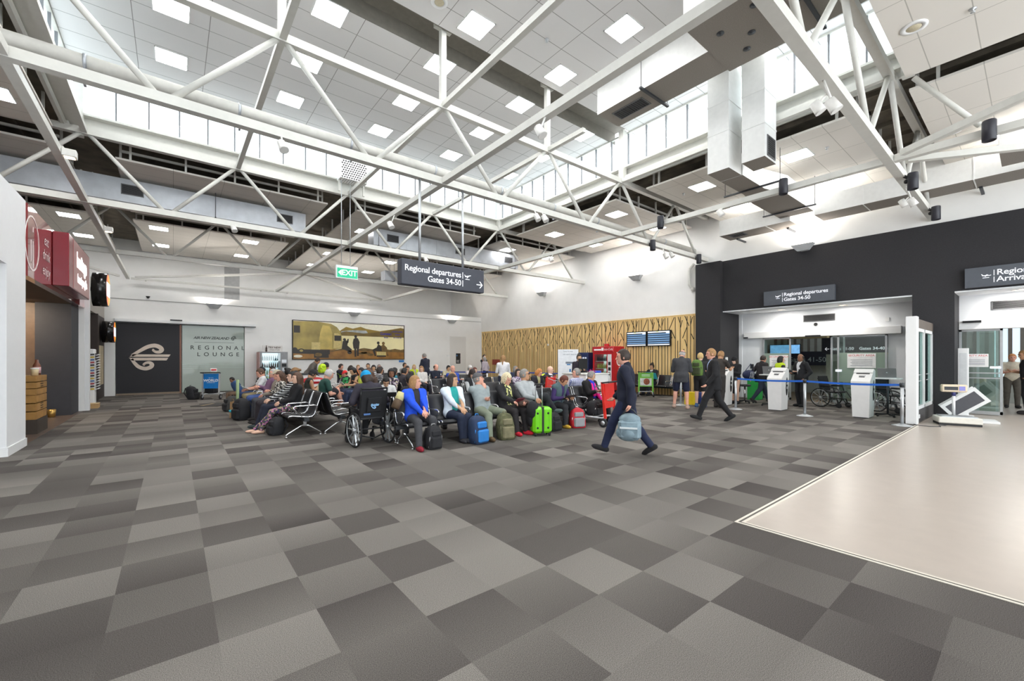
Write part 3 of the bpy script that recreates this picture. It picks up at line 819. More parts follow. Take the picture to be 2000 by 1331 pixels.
# ================================================================== hanging signs
SIGN = mat('charcoal_sign_face', (58, 60, 70), 0.5, var=0.05)
LIT = mat('lit_white_lettering', (226, 228, 234), 0.6, var=0.0, emit=0.75)
def plane_icon(mb, fr, s, m, up=True):
    """little aeroplane over a runway bar"""
    k = 1 if up else -1
    body = [(-0.5, -0.02), (-0.42, 0.06), (0.3, 0.1 + 0.12 * k), (0.52, 0.14 + 0.12 * k), (0.5, 0.06 + 0.12 * k), (0.3, 0.0 + 0.1 * k), (-0.4, -0.08)]
    wing = [(-0.02, 0.12), (0.22, 0.1), (-0.08, -0.2), (-0.2, -0.2)]
    tail = [(-0.46, 0.04), (-0.34, 0.05), (-0.5, 0.24), (-0.58, 0.24)]
    rw = [(-0.42, -0.42), (0.3, -0.42), (0.3, -0.34), (-0.42, -0.34)]
    for p in (body, wing, tail, rw):
        mb.prism([(a * s, b * s) for a, b in p], fr, 0.0, 0.004, m)
def arrow(mb, fr, s, m, d=1):
    mb.prism([(-0.5 * s, -0.06 * s), (0.4 * s, -0.06 * s), (0.4 * s, 0.06 * s), (-0.5 * s, 0.06 * s)] if d > 0 else [(-0.4 * s, -0.06 * s), (0.5 * s, -0.06 * s), (0.5 * s, 0.06 * s), (-0.4 * s, 0.06 * s)], fr, 0, 0.004, m)
    for q in (1, -1):
        p = [(0.5, 0), (0.1, 0.45 * q), (-0.06, 0.45 * q), (0.34, 0)]
        p = [(a * d * s, b * s) for a, b in p]
        mb.prism(p, fr, 0, 0.0045, m)

T = thing('hanging_sign', 'charcoal hanging sign for regional departures with a right arrow', 'sign', (4.67, YC, 3.085))
MB().bbox(-1.03, -0.1, 0, 1.03, 0.1, 0.53, 0.012).build('sign_box', SIGN, T)
fr = lambda x, z: ((x, -0.101, z), (1, 0, 0), (0, 0, 1), (0, -1, 0))
m = MB()
text_mb(m, 'Regional departures', fr(0.40, 0.345), 0.178, 0, 'RIGHT', bold=0.0015, spacing=0.95)
text_mb(m, 'Gates 34-50', fr(0.40, 0.165), 0.178, 0, 'RIGHT', bold=0.0015, spacing=0.95)
for z in (0.345, 0.165): m.prism([(-0.006, -0.07), (0.006, -0.07), (0.006, 0.07), (-0.006, 0.07)], fr(0.44, z), 0, 0.004)
plane_icon(m, fr(0.575, 0.33), 0.16, 0)
arrow(m, fr(0.9, 0.18), 0.17, 0)
m.build('lettering', LIT, T)
for x in (-0.57, 0.5):
    MB().tube([(x, 0, 0.53), (x, 0, ZB - 0.075 - 3.085)], 0.028, 0, 10).build('hanger_pole', ALU, T)

T = thing('exit_sign', 'green and white exit sign hanging on two thin rods', 'sign', (4.44, 14.2, 4.16))
MB().box(-0.345, -0.05, 0, 0.345, 0.05, 0.42).build('sign_box', mat('white_sign_case', (236, 238, 238), 0.4), T)
MB().box(-0.315, -0.056, 0.03, 0.33, -0.05, 0.33).build('green_face', mat('lit_green', (24, 178, 132), 0.4, var=0, emit=0.45), T)
m = MB(); f_ = ((0.07, -0.0565, 0.185), (1, 0, 0), (0, 0, 1), (0, -1, 0))
text_mb(m, 'EXIT', f_, 0.25, 0, bold=0.004, spacing=0.95)
m.prism([(-0.36, 0), (-0.25, 0.1), (-0.25, -0.1)], f_, 0, 0.004)
m.build('lettering', LIT, T)
for x in (-0.17, 0.11): MB().tube([(x, 0, 0.42), (x, 0, 3.25)], 0.011, 0, 8).build('hanger_rod', ALU, T)
T = thing('perforated_box', 'white perforated metal box in front of the far high windows', 'speaker box', (4.66, 14.32, 7.42))
MB().bbox(-0.44, -0.2, 0.0, 0.44, 0.2, 0.62, 0.01).build('box', TRIMW, T)
m = MB()
for i in range(11):
    for j in range(8):
        x, z = -0.38 + i * 0.076 + (0.038 if j % 2 else 0), 0.05 + j * 0.074
        if x < 0.41: m.lathe([(0, 0.002), (0.027, 0.001)], (x, -0.2, z), 8, axis=(0, -1, 0))
for i in range(11):
    for j in range(5):
        m.lathe([(0, 0.002), (0.02, 0.001)], (-0.38 + i * 0.076, -0.16 + j * 0.08, 0.0), 8, axis=(0, 0, -1))
m.build('perforations', BLACK, T)
for x in (-0.4, 0.4): MB().box(x - 0.03, 0.05, -0.35, x + 0.03, 0.11, 0.0).build('bracket', STEEL, T)

# wall signs over the two openings, facing -X
def wall_sign(label, y0, y1, z0, z1, l1, l2, up, ty, size):
    T = thing('wall_sign', label, 'sign', (WR - 0.1, (y0 + y1) / 2, z0))
    h = (y0 - y1) / 2
    MB().box(-0.06, -h, 0, 0.06, h, z1 - z0).build('sign_box', mat('slate_sign_face', (84, 88, 96), 0.5, var=0.05), T)
    F = lambda y, z: ((-0.061, y, z), (0, -1, 0), (0, 0, 1), (-1, 0, 0))
    m = MB(); H = z1 - z0
    text_mb(m, l1, F(ty, H * 0.66), size, 0, 'LEFT', bold=0.0015, spacing=0.95)
    text_mb(m, l2, F(ty, H * 0.32), size, 0, 'LEFT', bold=0.0015, spacing=0.95)
    for q in (0.66, 0.32): m.prism([(-0.006, -0.07), (0.006, -0.07), (0.006, 0.07), (-0.006, 0.07)], F(ty + 0.04, H * q), 0, 0.004)
    plane_icon(m, F(ty + 0.17, H * 0.56), 0.16, 0, up)
    m.build('lettering', LIT, T)
    return T
wall_sign('slate sign for regional departures gates on the charcoal wall above the kiosks', 6.12, 4.06, 3.415, 3.91, 'Regional departures', 'Gates 34-50', True, 0.4, 0.165)
wall_sign('slate sign for regional arrivals on the charcoal wall at the right picture edge', 1.24, -1.3, 3.41, 3.92, 'Regional', 'Arrivals', False, 0.72, 0.2)

# ================================================================== wood feature wall
def _wood(nt, b):
    N, L = nt.nodes.new, nt.links.new
    tc = N('ShaderNodeTexCoord'); mp = N('ShaderNodeMapping'); mp.inputs['Scale'].default_value = (6, 6, 0.6)
    L(tc.outputs['Object'], mp.inputs[0])
    nz = N('ShaderNodeTexNoise'); nz.inputs['Scale'].default_value = 2.2; nz.inputs['Detail'].default_value = 6
    L(mp.outputs[0], nz.inputs['Vector'])
    rp = N('ShaderNodeValToRGB')
    rp.color_ramp.elements[0].position = 0.3; rp.color_ramp.elements[0].color = lin((224, 186, 120)) + (1,)
    rp.color_ramp.elements[1].position = 0.7; rp.color_ramp.elements[1].color = lin((244, 212, 152)) + (1,)
    L(nz.outputs['Fac'], rp.inputs[0]); L(rp.outputs[0], b.inputs['Base Color'])
    b.inputs['Roughness'].default_value = 0.5
OAK = nodemat('oak_veneer', _wood)
T = thing('wood_feature_wall', 'pale oak wall lining cut with dark branching grooves', 'wall panel', (WR - 0.02, 16.22, 0))
H_ = 3.34
m = MB(); m.box(-0.02, -7.6, 0, 0.018, 7.62, H_); m.build('oak_board', OAK, T)
m = MB()
U = 1.3
top = H_
pat = [(a_, 0.0, a_, top - 0.05) for a_ in (0.0, 0.35, 0.57, 0.87, 1.02, 1.17)] + [(a_, 0.0, a_ + 0.01, z_) for a_, z_ in ((0.14, 2.15), (0.45, 2.3), (0.72, 1.95))]
pat += [(a0, top - z0, a1, top - z1) for a0, z0, a1, z1 in ((0.30, 0.05, 0.02, 0.65), (0.17, 0.6, 0.34, 0.95), (0.2, 0.88, 0.05, 1.15), (0.47, 0.05, 0.58, 0.35), (0.77, 0.03, 0.95, 0.45), (0.86, 0.5, 0.67, 0.95), (0.77, 1.0, 0.88, 1.35), (1.05, 0.78, 1.15, 1.0), (0.66, 0.2, 0.58, 0.5), (1.02, 0.4, 1.1, 0.1))]
k = 0
y = -7.6
while y < 7.55:
    for (a, b0, c, d) in pat:
        p, q = (-0.0205, y + U - a, b0), (-0.0205, y + U - c, d)
        if max(p[1], q[1]) < 7.6 and min(p[1], q[1]) > -7.6:
            m.bar(p, q, 0.0075, 0.028, 0, (0, 1, 0)) if abs(a - c) < 0.02 else m.bar(p, q, 0.03, 0.0072, 0, (1, 0, 0))
    y += U
m.build('grooves', mat('dark_groove', (44, 34, 24), 0.8), T)['kind'] = 'stuff'
MB().box(-0.035, -7.62, H_, 0.018, 7.62, H_ + 0.03).build('top_rail', OAK, T)

# flight information screens
SCR = mat('screen_glass', (16, 18, 22), 0.2)
for k, (y0, y1, s) in enumerate(((11.95, 10.9, 'left'), (10.86, 9.74, 'right'))):
    T = thing('flight_screen', '%s flight information screen on the wood wall' % s, 'screen', (WR - 0.09, (y0 + y1) / 2, 2.1), 0, 'flight information screens')
    h = (y0 - y1) / 2
    MB().box(-0.05, -h, 0, 0.045, h, 0.67).build('bezel', BLACK, T)
    m = MB()
    m.box(-0.052, -h + 0.03, 0.03, -0.05, h - 0.03, 0.64, 0)
    m.box(-0.054, -h + 0.04, 0.58, -0.052, h - 0.04, 0.63, 1); m.box(-0.054, -h + 0.04, 0.035, -0.052, h - 0.04, 0.075, 1)
    for i in range(5): m.box(-0.054, -h + 0.04, 0.11 + i * 0.092, -0.052, h - 0.04, 0.165 + i * 0.092, 2)
    m.box(-0.055, -h + 0.04, 0.535, -0.052, -h + 0.2, 0.575, 1); m.box(-0.055, 0.0, 0.595, -0.053, 0.12, 0.625, 3)
    m.build('display', [mat('screen_navy', (30, 40, 56), 0.3, emit=0.3), mat('screen_white', (235, 242, 250), 0.3, var=0, emit=1.0), mat('screen_blue', (110, 146, 184), 0.3, var=0, emit=0.6), mat('screen_yellow', (214, 220, 90), 0.3, var=0, emit=0.8)], T)
o = MB().lathe([(0.05, 0), (0.06, 0.03), (0.04, 0.05), (0, 0.055)], (0, 0, 0), 16, axis=(-1, 0, 0)).build('wall_speaker', TRIMW)
o.location = at(1071, 674, X=WR - 0.045); tag(o, 'small white round fitting on the wood wall', 'wall fitting')

# ================================================================== billboard on the back wall
BW, BH = 6.13, 2.06
T = thing('billboard', 'wide golden beer advertisement with a silver trailer by a lake', 'billboard', (4.76, WB - 0.05, 1.49))
MB().box(0, -0.0, 0, BW, 0.045, BH).build('frame', mat('dark_frame', (40, 34, 28), 0.6), T)
m = MB()
def pl(pts, z, mi):      # pts in picture fractions, layered by fractions of a millimetre-scale step
    m.prism([(x * BW, (1 - y) * BH) for x, y in pts], ((0, -0.001, 0), (1, 0, 0), (0, 0, 1), (0, -1, 0)), 0, 0.001 * z, mi)
def ell(cx, cy, rx, ry, n=20): return [(cx + rx * math.cos(2 * math.pi * i / n), cy - ry * math.sin(2 * math.pi * i / n)) for i in range(n)][::1]
def rect(x0, y0, x1, y1): return [(x0, y1), (x1, y1), (x1, y0), (x0, y0)]
pl(rect(0.008, 0.02, 0.992, 0.98), 1, 0)                                   # sky
pl([(0.38, 0.36), (0.992, 0.3), (0.992, 0.1), (0.96, 0.08), (0.88, 0.13), (0.75, 0.2), (0.62, 0.15), (0.57, 0.1), (0.5, 0.16), (0.44, 0.12), (0.40, 0.2), (0.36, 0.3)], 2, 1)
pl([(0.38, 0.36), (0.66, 0.34), (0.62, 0.2), (0.5, 0.2), (0.40, 0.24)], 3, 2)
pl([(0.36, 0.4), (0.992, 0.36), (0.992, 0.1), (0.95, 0.1), (0.8, 0.2), (0.6, 0.28), (0.44, 0.24), (0.36, 0.3)], 4, 3)
pl(rect(0.3, 0.36, 0.992, 0.76), 5, 4)                                     # lake
pl([(0.008, 0.98), (0.992, 0.98), (0.992, 0.74), (0.8, 0.75), (0.5, 0.74), (0.3, 0.72), (0.008, 0.7)], 6, 5)   # sand
pl([(0.55, 0.76), (0.992, 0.79), (0.992, 0.7), (0.96, 0.72), (0.9, 0.69), (0.85, 0.72), (0.78, 0.69), (0.7, 0.72), (0.6, 0.68), (0.55, 0.71)], 7, 6)
pl([(0.008, 0.84), (0.3, 0.86), (0.3, 0.74), (0.008, 0.74)], 8, 7)
pl([(0.008, 0.74), (0.32, 0.73), (0.40, 0.70), (0.405, 0.5), (0.4, 0.36), (0.385, 0.24), (0.36, 0.14), (0.31, 0.06), (0.2, 0.02), (0.008, 0.03)], 9, 8)   # trailer
pl([(0.2, 0.73), (0.32, 0.73), (0.32, 0.3), (0.3, 0.12), (0.24, 0.1), (0.22, 0.3)], 10, 9)
pl([(0.33, 0.7), (0.4, 0.69), (0.395, 0.36), (0.37, 0.3), (0.335, 0.3)], 11, 10)
pl(rect(0.338, 0.36, 0.395, 0.5), 12, 7); pl(rect(0.012, 0.14, 0.06, 0.32), 12, 7); pl(rect(0.15, 0.55, 0.22, 0.74), 12, 10)
pl(ell(0.07, 0.77, 0.025, 0.055), 12, 7); pl(ell(0.07, 0.77, 0.014, 0.03), 13, 8); pl(ell(0.02, 0.74, 0.02, 0.05), 12, 7)
pl(rect(0.17, 0.78, 0.29, 0.95), 12, 7); pl(ell(0.205, 0.87, 0.03, 0.05), 13, 6)
pl([(0.3, 0.8), (0.43, 0.73), (0.43, 0.69), (0.3, 0.76)], 12, 6)
S = 7                                                                       # silhouettes
pl(ell(0.425, 0.46, 0.013, 0.035), 14, S); pl([(0.40, 0.72), (0.43, 0.74), (0.48, 0.8), (0.49, 0.72), (0.45, 0.62), (0.455, 0.52), (0.44, 0.48), (0.41, 0.5), (0.405, 0.6)], 14, S); pl([(0.44, 0.56), (0.46, 0.54), (0.462, 0.44), (0.452, 0.44)], 14, S)
pl(ell(0.47, 0.8, 0.02, 0.05), 14, S)
pl(ell(0.524, 0.37, 0.012, 0.04), 14, S); pl([(0.505, 0.7), (0.555, 0.7), (0.56, 0.52), (0.545, 0.42), (0.524, 0.4), (0.505, 0.44), (0.498, 0.55)], 14, S); pl([(0.515, 0.92), (0.53, 0.92), (0.53, 0.7), (0.512, 0.7)], 14, S); pl([(0.536, 0.9), (0.552, 0.9), (0.552, 0.7), (0.534, 0.7)], 14, S)
pl(ell(0.735, 0.53, 0.013, 0.04), 14, S); pl(ell(0.785, 0.54, 0.014, 0.045), 14, 6); pl([(0.72, 0.76), (0.77, 0.76), (0.765, 0.62), (0.735, 0.56), (0.72, 0.66), (0.68, 0.72), (0.70, 0.9), (0.715, 0.9), (0.705, 0.75)], 14, S); pl([(0.75, 0.78), (0.82, 0.78), (0.82, 0.9), (0.835, 0.9), (0.82, 0.66), (0.785, 0.56), (0.76, 0.62)], 13, 6)
pl(rect(0.72, 0.78, 0.81, 0.88), 15, 10); pl(rect(0.72, 0.88, 0.81, 0.92), 15, 7)
for q in ((0.6, 0.8), (0.58, 0.83), (0.63, 0.82), (0.66, 0.86)): pl(ell(q[0], q[1], 0.03, 0.035, 10), 14, 6)
F = lambda x, y: ((x * BW, -0.017, (1 - y) * BH), (1, 0, 0), (0, 0, 1), (0, -1, 0))
text_mb(m, 'Corona', F(0.805, 0.27), 0.2, 11, bold=0.008); text_mb(m, 'Extra', F(0.81, 0.37), 0.12, 11, bold=0.004)
for i, s in enumerate(('FROM WHERE', "YOU'D", 'RATHER BE')): text_mb(m, s, F(0.925, 0.2 + 0.085 * i), 0.1, 11, bold=0.003)
m.prism([(-0.005, -0.15), (0.005, -0.15), (0.005, 0.15), (-0.005, 0.15)], F(0.865, 0.27), 0, 0.001, 11)
pl(ell(0.045, 0.91, 0.034, 0.035), 16, 0)
G = lambda n, c, **k: mat('print_' + n, c, 0.4, **k)
m.build('printed_panel', [G('sky', (250, 244, 224)), G('hill', (150, 122, 40), var=0.2, scale=2), G('snow', (176, 180, 178), var=0.3, scale=4), G('dusk_hill', (122, 98, 40), var=0.25, scale=1.5), G('lake', (244, 232, 178), var=0.06, scale=1.5),
                          G('sand', (150, 104, 40), var=0.3, scale=3), G('brush', (112, 86, 38), var=0.3, scale=6), G('silhouette', (46, 38, 30)), G('silver', (168, 148, 78), var=0.35, scale=1.2), G('highlight', (202, 178, 96), var=0.25, scale=1.6), G('door', (206, 186, 120), var=0.15), G('blue', (52, 48, 150))], T)
o = MB().box(-0.16, -0.02, -0.06, 0.16, 0.0, 0.06).build('advert_plate', mat('blue_plate', (40, 120, 196), 0.5))
o.location = at(784, 706, Y=WB - 0.01); tag(o, 'small blue plate under the right corner of the billboard', 'plate')

# door leaf and notice on the back wall
T = thing('service_door', 'plain white flush door in the back wall right of the billboard', 'door', (14.65, WB - 0.02, 0))
MB().box(-0.62, 0, 0, 0.62, 0.018, 3.0).build('door_leaf', mat('door_white', (226, 224, 221), 0.6, var=0.01), T)
MB().box(-0.15, -0.015, 1.22, 0.18, 0.0, 1.9).build('notice', mat('black_notice', (30, 30, 32), 0.5), T)
m = MB()
for i in range(3): m.box(-0.11, -0.017, 1.3 + 0.06 * i, 0.1 - 0.04 * (i % 2), -0.015, 1.33 + 0.06 * i)
m.box(-0.11, -0.017, 1.7, -0.05, -0.015, 1.8, 1); m.build('notice_print', [mat('grey_print', (190, 190, 190), 0.5), mat('blue_print', (70, 130, 190), 0.5)], T)
o = MB().box(-0.08, -0.03, -0.06, 0.08, 0.0, 0.06).build('thermostat', TRIMW); o.location = at(875, 695, Y=WB - 0.01); tag(o, 'small white wall box left of the plain door', 'wall box')
o = MB().lathe([(0.07, 0), (0.07, -0.03), (0.055, -0.05), (0.03, -0.09), (0, -0.1)], n=16).build('security_camera', BLACK)
o.location = at(289, 579, Y=WB - 0.071); tag(o, 'small dark dome camera above the lounge door', 'camera')

# ================================================================== koru lounge front
KORU_T = [(0.70, 0.33), (0.66, 0.30), (0.63, 0.24), (0.66, 0.18), (0.72, 0.17), (0.775, 0.22), (0.775, 0.29), (0.72, 0.345), (0.63, 0.345), (0.565, 0.29), (0.555, 0.21)]
def ribbon(pts, ws):
    """thick stroke: returns quads (list of 4 points) along pts with half widths ws"""
    out = []; L_, R_ = [], []
    for i, p in enumerate(pts):
        a = pts[max(0, i - 1)]; b = pts[min(len(pts) - 1, i + 1)]
        dx, dy = b[0] - a[0], b[1] - a[1]; l = math.hypot(dx, dy) or 1
        nx, ny = -dy / l, dx / l
        L_.append((p[0] + nx * ws[i], p[1] + ny * ws[i])); R_.append((p[0] - nx * ws[i], p[1] - ny * ws[i]))
    for i in range(len(pts) - 1): out.append([R_[i], R_[i + 1], L_[i + 1], L_[i]])
    return out
def koru(mb, fr, s, m, d=0.01):
    """fern-frond emblem made of two curls and two bars; unit width 1, centred, drawn like the door"""
    def px(x, y): return ((x - 895) / 485, (700 - y) / 485)
    def curve(ctrl, n=8):
        P = [ctrl[0]] + ctrl + [ctrl[-1]]; out = []
        for i in range(1, len(P) - 2):
            for t in range(n):
                t = t / n; p0, p1, p2, p3 = P[i - 1], P[i], P[i + 1], P[i + 2]
                out.append(tuple(0.5 * (2 * p1[k] + (p2[k] - p0[k]) * t + (2 * p0[k] - 5 * p1[k] + 4 * p2[k] - p3[k]) * t * t + (3 * p1[k] - p0[k] - 3 * p2[k] + p3[k]) * t ** 3) for k in (0, 1)))
        return out + [ctrl[-1]]
    top = [(690, 678), (790, 600), (870, 545), (950, 525), (1010, 550), (1032, 590), (1010, 620), (965, 622), (935, 598), (945, 585)]
    bot = [(685, 728), (720, 790), (770, 850), (840, 876), (900, 855), (918, 815), (890, 785), (850, 790), (825, 812), (838, 820)]
    for c, w0 in ((top, 24), (bot, 22)):
        q = curve([px(*p) for p in c])
        n = len(q)
        ws = [(w0 / 485) * (0.75 + 0.5 * math.sin(math.pi * min(1, i / n * 1.25))) * (1.0 if i < n * 0.8 else 0.95) for i in range(n)]
        for quad in ribbon(q, ws): mb.prism([(a * s, b * s) for a, b in quad], fr, 0, d, m)
    for poly in ([(662, 697), (1118, 697), (1140, 660), (700, 660)], [(690, 752), (1090, 752), (1112, 712), (655, 712)]):
        mb.prism([(px(*p)[0] * s, px(*p)[1] * s) for p in poly], fr, 0, d, m)
T = thing('lounge_door', 'black sliding lounge door with a large cream fern-curl emblem', 'door', (-0.8, WB + 0.12, 0))
MB().box(-1.06, -0.03, 0.08, 1.06, 0.03, 3.06).build('door_leaf', mat('black_door_panel', (36, 35, 40), 0.6, var=0.1, scale=60), T)
m = MB(); koru(m, ((0.02, -0.031, 1.62), (1, 0, 0), (0, 0, 1), (0, -1, 0)), 1.38, 0)
m.build('emblem', mat('cream_emblem', (222, 206, 192), 0.5), T)
MB().box(-1.06, -0.04, 0.0, 1.06, 0.04, 0.08).build('sill', mat('bronze_sill', (132, 116, 98), 0.4, metal=0.3), T)
MB().box(1.03, -0.05, 0.0, 1.09, 0.05, 3.08).build('edge_strip', mat('rust_edge', (140, 96, 78), 0.5), T)
T = thing('lounge_glass', 'frosted glass screen lettered regional lounge beside the black door', 'glass screen', (1.52, WB + 0.12, 0))
MB().box(-1.2, -0.01, 0.02, 1.16, 0.01, 3.05).build('frosted_pane', glass('frosted_pane', (214, 232, 224), 0.1, 0.72, (206, 216, 208)), T)
F = lambda x, z: ((x, -0.012, z), (1, 0, 0), (0, 0, 1), (0, -1, 0))
m = MB()
text_mb(m, 'REGIONAL', F(0.13, 2.05), 0.25, 0, spacing=2.0, bold=0.003); text_mb(m, 'LOUNGE', F(0.15, 1.74), 0.25, 0, spacing=2.0, bold=0.003)
text_mb(m, 'AIR NEW ZEALAND', F(-0.12, 2.5), 0.165, 0, shear=0.25, bold=0.003, spacing=0.9)
koru(m, F(0.74, 2.52), 0.24, 0, 0.002)
m.prism([(-0.76, -0.006), (0.76, -0.006), (0.76, 0.006), (-0.76, 0.006)], F(0.0, 2.3), 0, 0.002)
m.build('lettering', mat('dark_grey_film', (74, 78, 76), 0.6), T)
m = MB()
for z in (1.12, 1.2, 1.28): m.box(-1.2, -0.012, z - 0.012, 1.16, -0.0105, z + 0.012)
m.build('etched_bands', mat('etched_band', (186, 202, 194), 0.6), T)
T = thing('door_track', 'white sliding door track over the lounge front', 'door track', (0.5, WB - 0.12, 3.1))
MB().bbox(-2.4, -0.02, 0.0, 2.65, 0.1, 0.12, 0.01).build('track_case', TRIMW, T)
MB().box(-2.4, -0.0, -0.03, 2.65, 0.08, 0.0).build('track_rail', DARKM, T)
MB().box(-0.6, -0.05, 0.12, -0.18, 0.0, 0.17).build('door_sensor', BLACK, T)

# ================================================================== left side shop fronts
mat('glossy_red', (158, 62, 64), 0.06, var=0.02, spec=1.0).node_tree.nodes['Principled BSDF'].inputs['Coat Weight'].default_value = 1.0
T = thing('shop_fascia', 'glossy dark red shop fascia with white writing on the left wall', 'shop sign', (WL, 13.75, 3.05))
MB().box(-0.12, -2.3, 0, 0.0, 3.97, 1.32).build('fascia_panel', mat('glossy_red', (158, 62, 64), 0.06, var=0.02, spec=1.0), T)
F = lambda y, z: ((0.003, y, z), (0, 1, 0), (0, 0, 1), (1, 0, 0))
m = MB()
text_mb(m, 'eat', F(-0.9, 0.92), 0.3, 0, shear=0.2); text_mb(m, 'drink', F(-0.9, 0.62), 0.3, 0, shear=0.2); text_mb(m, 'enjoy', F(-0.9, 0.3), 0.3, 0, shear=0.2)
for k in range(20):
    a0, a1 = [2 * math.pi * q / 20 for q in (k, k + 1)]
    m.bar((0.004, -2.0 + 0.5 * math.cos(a0), 0.65 + 0.5 * math.sin(a0)), (0.004, -2.0 + 0.5 * math.cos(a1), 0.65 + 0.5 * math.sin(a1)), 0.03, 0.004, 0, (1, 0, 0))
for (y, z, h) in ((-2.1, 0.5, 0.4), (-1.95, 0.45, 0.5), (-1.95, 0.92, 0.1)): m.box(0.002, y - 0.02, z - h / 2, 0.006, y + 0.02, z + h / 2)
m.build('lettering', mat('white_vinyl_letter', (240, 232, 230), 0.4), T)
T = thing('projecting_sign', 'dark red box sign with glowing heritage lettering on the fascia', 'shop sign', (WL, 14.9, 3.15))
MB().bbox(0.005, -1.5, 0, 0.26, 1.35, 1.18, 0.01).build('sign_box', mat('deep_red', (132, 30, 44), 0.25, var=0.02), T)
MB().box(0.261, -1.0, 0.03, 0.266, 1.33, 1.15).build('sign_face', mat('rosy_face', (168, 112, 108), 0.3, var=0.03), T)
F = lambda y, z: ((0.267, y, z), (0, 1, 0), (0, 0, 1), (1, 0, 0))
m = MB(); text_mb(m, 'heritage', F(0.12, 0.74), 0.5, 0, bold=0.018, spacing=0.9); text_mb(m, 'boutique gifts', F(0.2, 0.32), 0.29, 0, bold=0.01, spacing=0.9)
m.build('lettering', mat('glowing_letters', (255, 255, 255), 0.4, var=0, emit=2.2), T)
T = thing('shop_pier', 'slim white pier between the red shop and the next shop', 'pier', (WL, 17.83, 0))
MB().box(0.002, -0.1, 0, 0.1, 0.1, PH - 0.2).build('pier_face', TRIMW, T)
def oval_sign(y, z, r, label, x=0.0):
    T = thing('round_sign', label, 'shop sign', (WL + x, y, z), 0, 'round lightbox signs')
    MB().lathe([(r, 0.05), (r, 0.4)], (0, 0, 0), 32, axis=(1, 0, 0)).box(-0.16, -0.06, -0.06, 0.06, 0.06, 0.06).build('sign_drum', mat('black_gloss', (28, 26, 26), 0.2), T)
    f = MB(); n = 28
    for k in range(n):
        a0, a1 = 2 * math.pi * k / n, 2 * math.pi * (k + 1) / n
        sn, cs = math.sin((a0 + a1) / 2), math.cos((a0 + a1) / 2)
        f.add([(0.402, 0, 0), (0.402, r * 0.94 * math.cos(a0), r * 0.94 * math.sin(a0)), (0.402, r * 0.94 * math.cos(a1), r * 0.94 * math.sin(a1))], [(0, 1, 2)], 0 if cs < 0 else 2)
    f.box(0.402, -r * 0.8, -r * 0.42, 0.406, r * 0.8, r * 0.42, 1)
    f.build('lit_face', [mat('lit_orange', (238, 112, 60), 0.3, var=0, emit=0.8), mat('lit_white_face', (226, 236, 250), 0.3, var=0, emit=1.0), mat('lit_gold', (232, 186, 60), 0.3, var=0, emit=0.8)], T)
    return T
oval_sign(19.0, 3.78, 0.54, 'round lightbox sign with orange and gold rim, higher on the grey bulkhead')
oval_sign(22.9, 2.6, 0.42, 'round lightbox sign with orange and gold rim, lower beside the black lounge door', -0.15)
o = MB().box(0, -0.4, -0.05, 0.02, 0.4, 0.05).build('name_strip', TRIMW); o.location = (WL - 0.14, 20.9, 3.55); tag(o, 'small white name strip on the grey bulkhead', 'label strip')
o = MB().box(-0.03, -0.5, -0.75, 0.0, 0.5, 0.75).build('poster', mat('beige_poster', (206, 190, 158), 0.5, var=0.15, scale=3)); o.location = (WL - 0.1, 22.7, 1.3); tag(o, 'tall beige poster on brown joinery left of the lounge door', 'poster')
T = thing('downlight', 'small warm downlight in the soffit inside the red shop', 'downlight', (-3.25, 15.7, 3.045))
MB().lathe([(0.09, 0), (0.09, -0.012), (0.07, -0.014), (0.07, -0.005)], n=20).build('trim_ring', TRIMW, T); MB().lathe([(0.07, -0.006), (0.0, -0.008)], n=18).build('lamp_glass', WARM, T)
l = bpy.data.lights.new('downlight_lamp', 'AREA'); l.shape = 'DISK'; l.size = 0.14; l.energy = 22; l.color = (1, 0.82, 0.6)
lo = bpy.data.objects.new('downlight_lamp', l); COL.objects.link(lo); lo.parent = T; lo.location = (0, 0, -0.02); lo.rotation_euler = (R(22), 0, 0)
# spinner rack of cards
T = thing('spinner_rack', 'white card and sunglasses rack standing by the shop pier', 'display rack', (WL - 0.12, 19.2, 0))
MB().lathe([(0.3, 0), (0.3, 0.04), (0.05, 0.07), (0.03, 0.1)], n=20).build('base', TRIMW, T)
MB().bbox(-0.2, -0.22, 0.1, 0.2, 0.22, 1.86, 0.02).build('rack_column', TRIMW, T)
gl2 = [mat('card_%d' % i, c, 0.5) for i, c in enumerate(((230, 230, 226), (206, 176, 70), (90, 120, 170), (170, 70, 70), (60, 60, 64)))]
for j in range(14):
    z = 0.55 + j * 0.085
    m = MB(); m.bar((0.2, -0.2, z), (0.3, -0.2, z + 0.03), 0.02, 0.012).bar((0.2, 0.0, z), (0.3, 0.0, z + 0.03), 0.02, 0.012).bar((0.2, 0.2, z), (0.3, 0.2, z + 0.03), 0.02, 0.012); m.bar((0.28, -0.22, z + 0.03), (0.28, 0.22, z + 0.03), 0.012, 0.03)
    m.bar((-0.2, -0.23, z), (0.2, -0.25, z + 0.03), 0.02, 0.05, 1 + (j * 3) % 4)
    m.build('shelf', [TRIMW] + gl2[1:], T)
MB().box(0.2, -0.08, 1.5, 0.215, 0.06, 1.72).build('mirror', DARKM, T)
T = thing('kraft_box', 'open brown box lying at the foot of the card rack', 'box', (WL + 0.02, 18.62, 0.0))
MB().box(-0.2, -0.25, 0, 0.2, 0.25, 0.14).build('carton', mat('kraft', (186, 150, 104), 0.8), T)
MB().box(-0.22, -0.27, 0.14, 0.22, 0.1, 0.155).build('lid', mat('kraft_light', (214, 186, 146), 0.8), T)
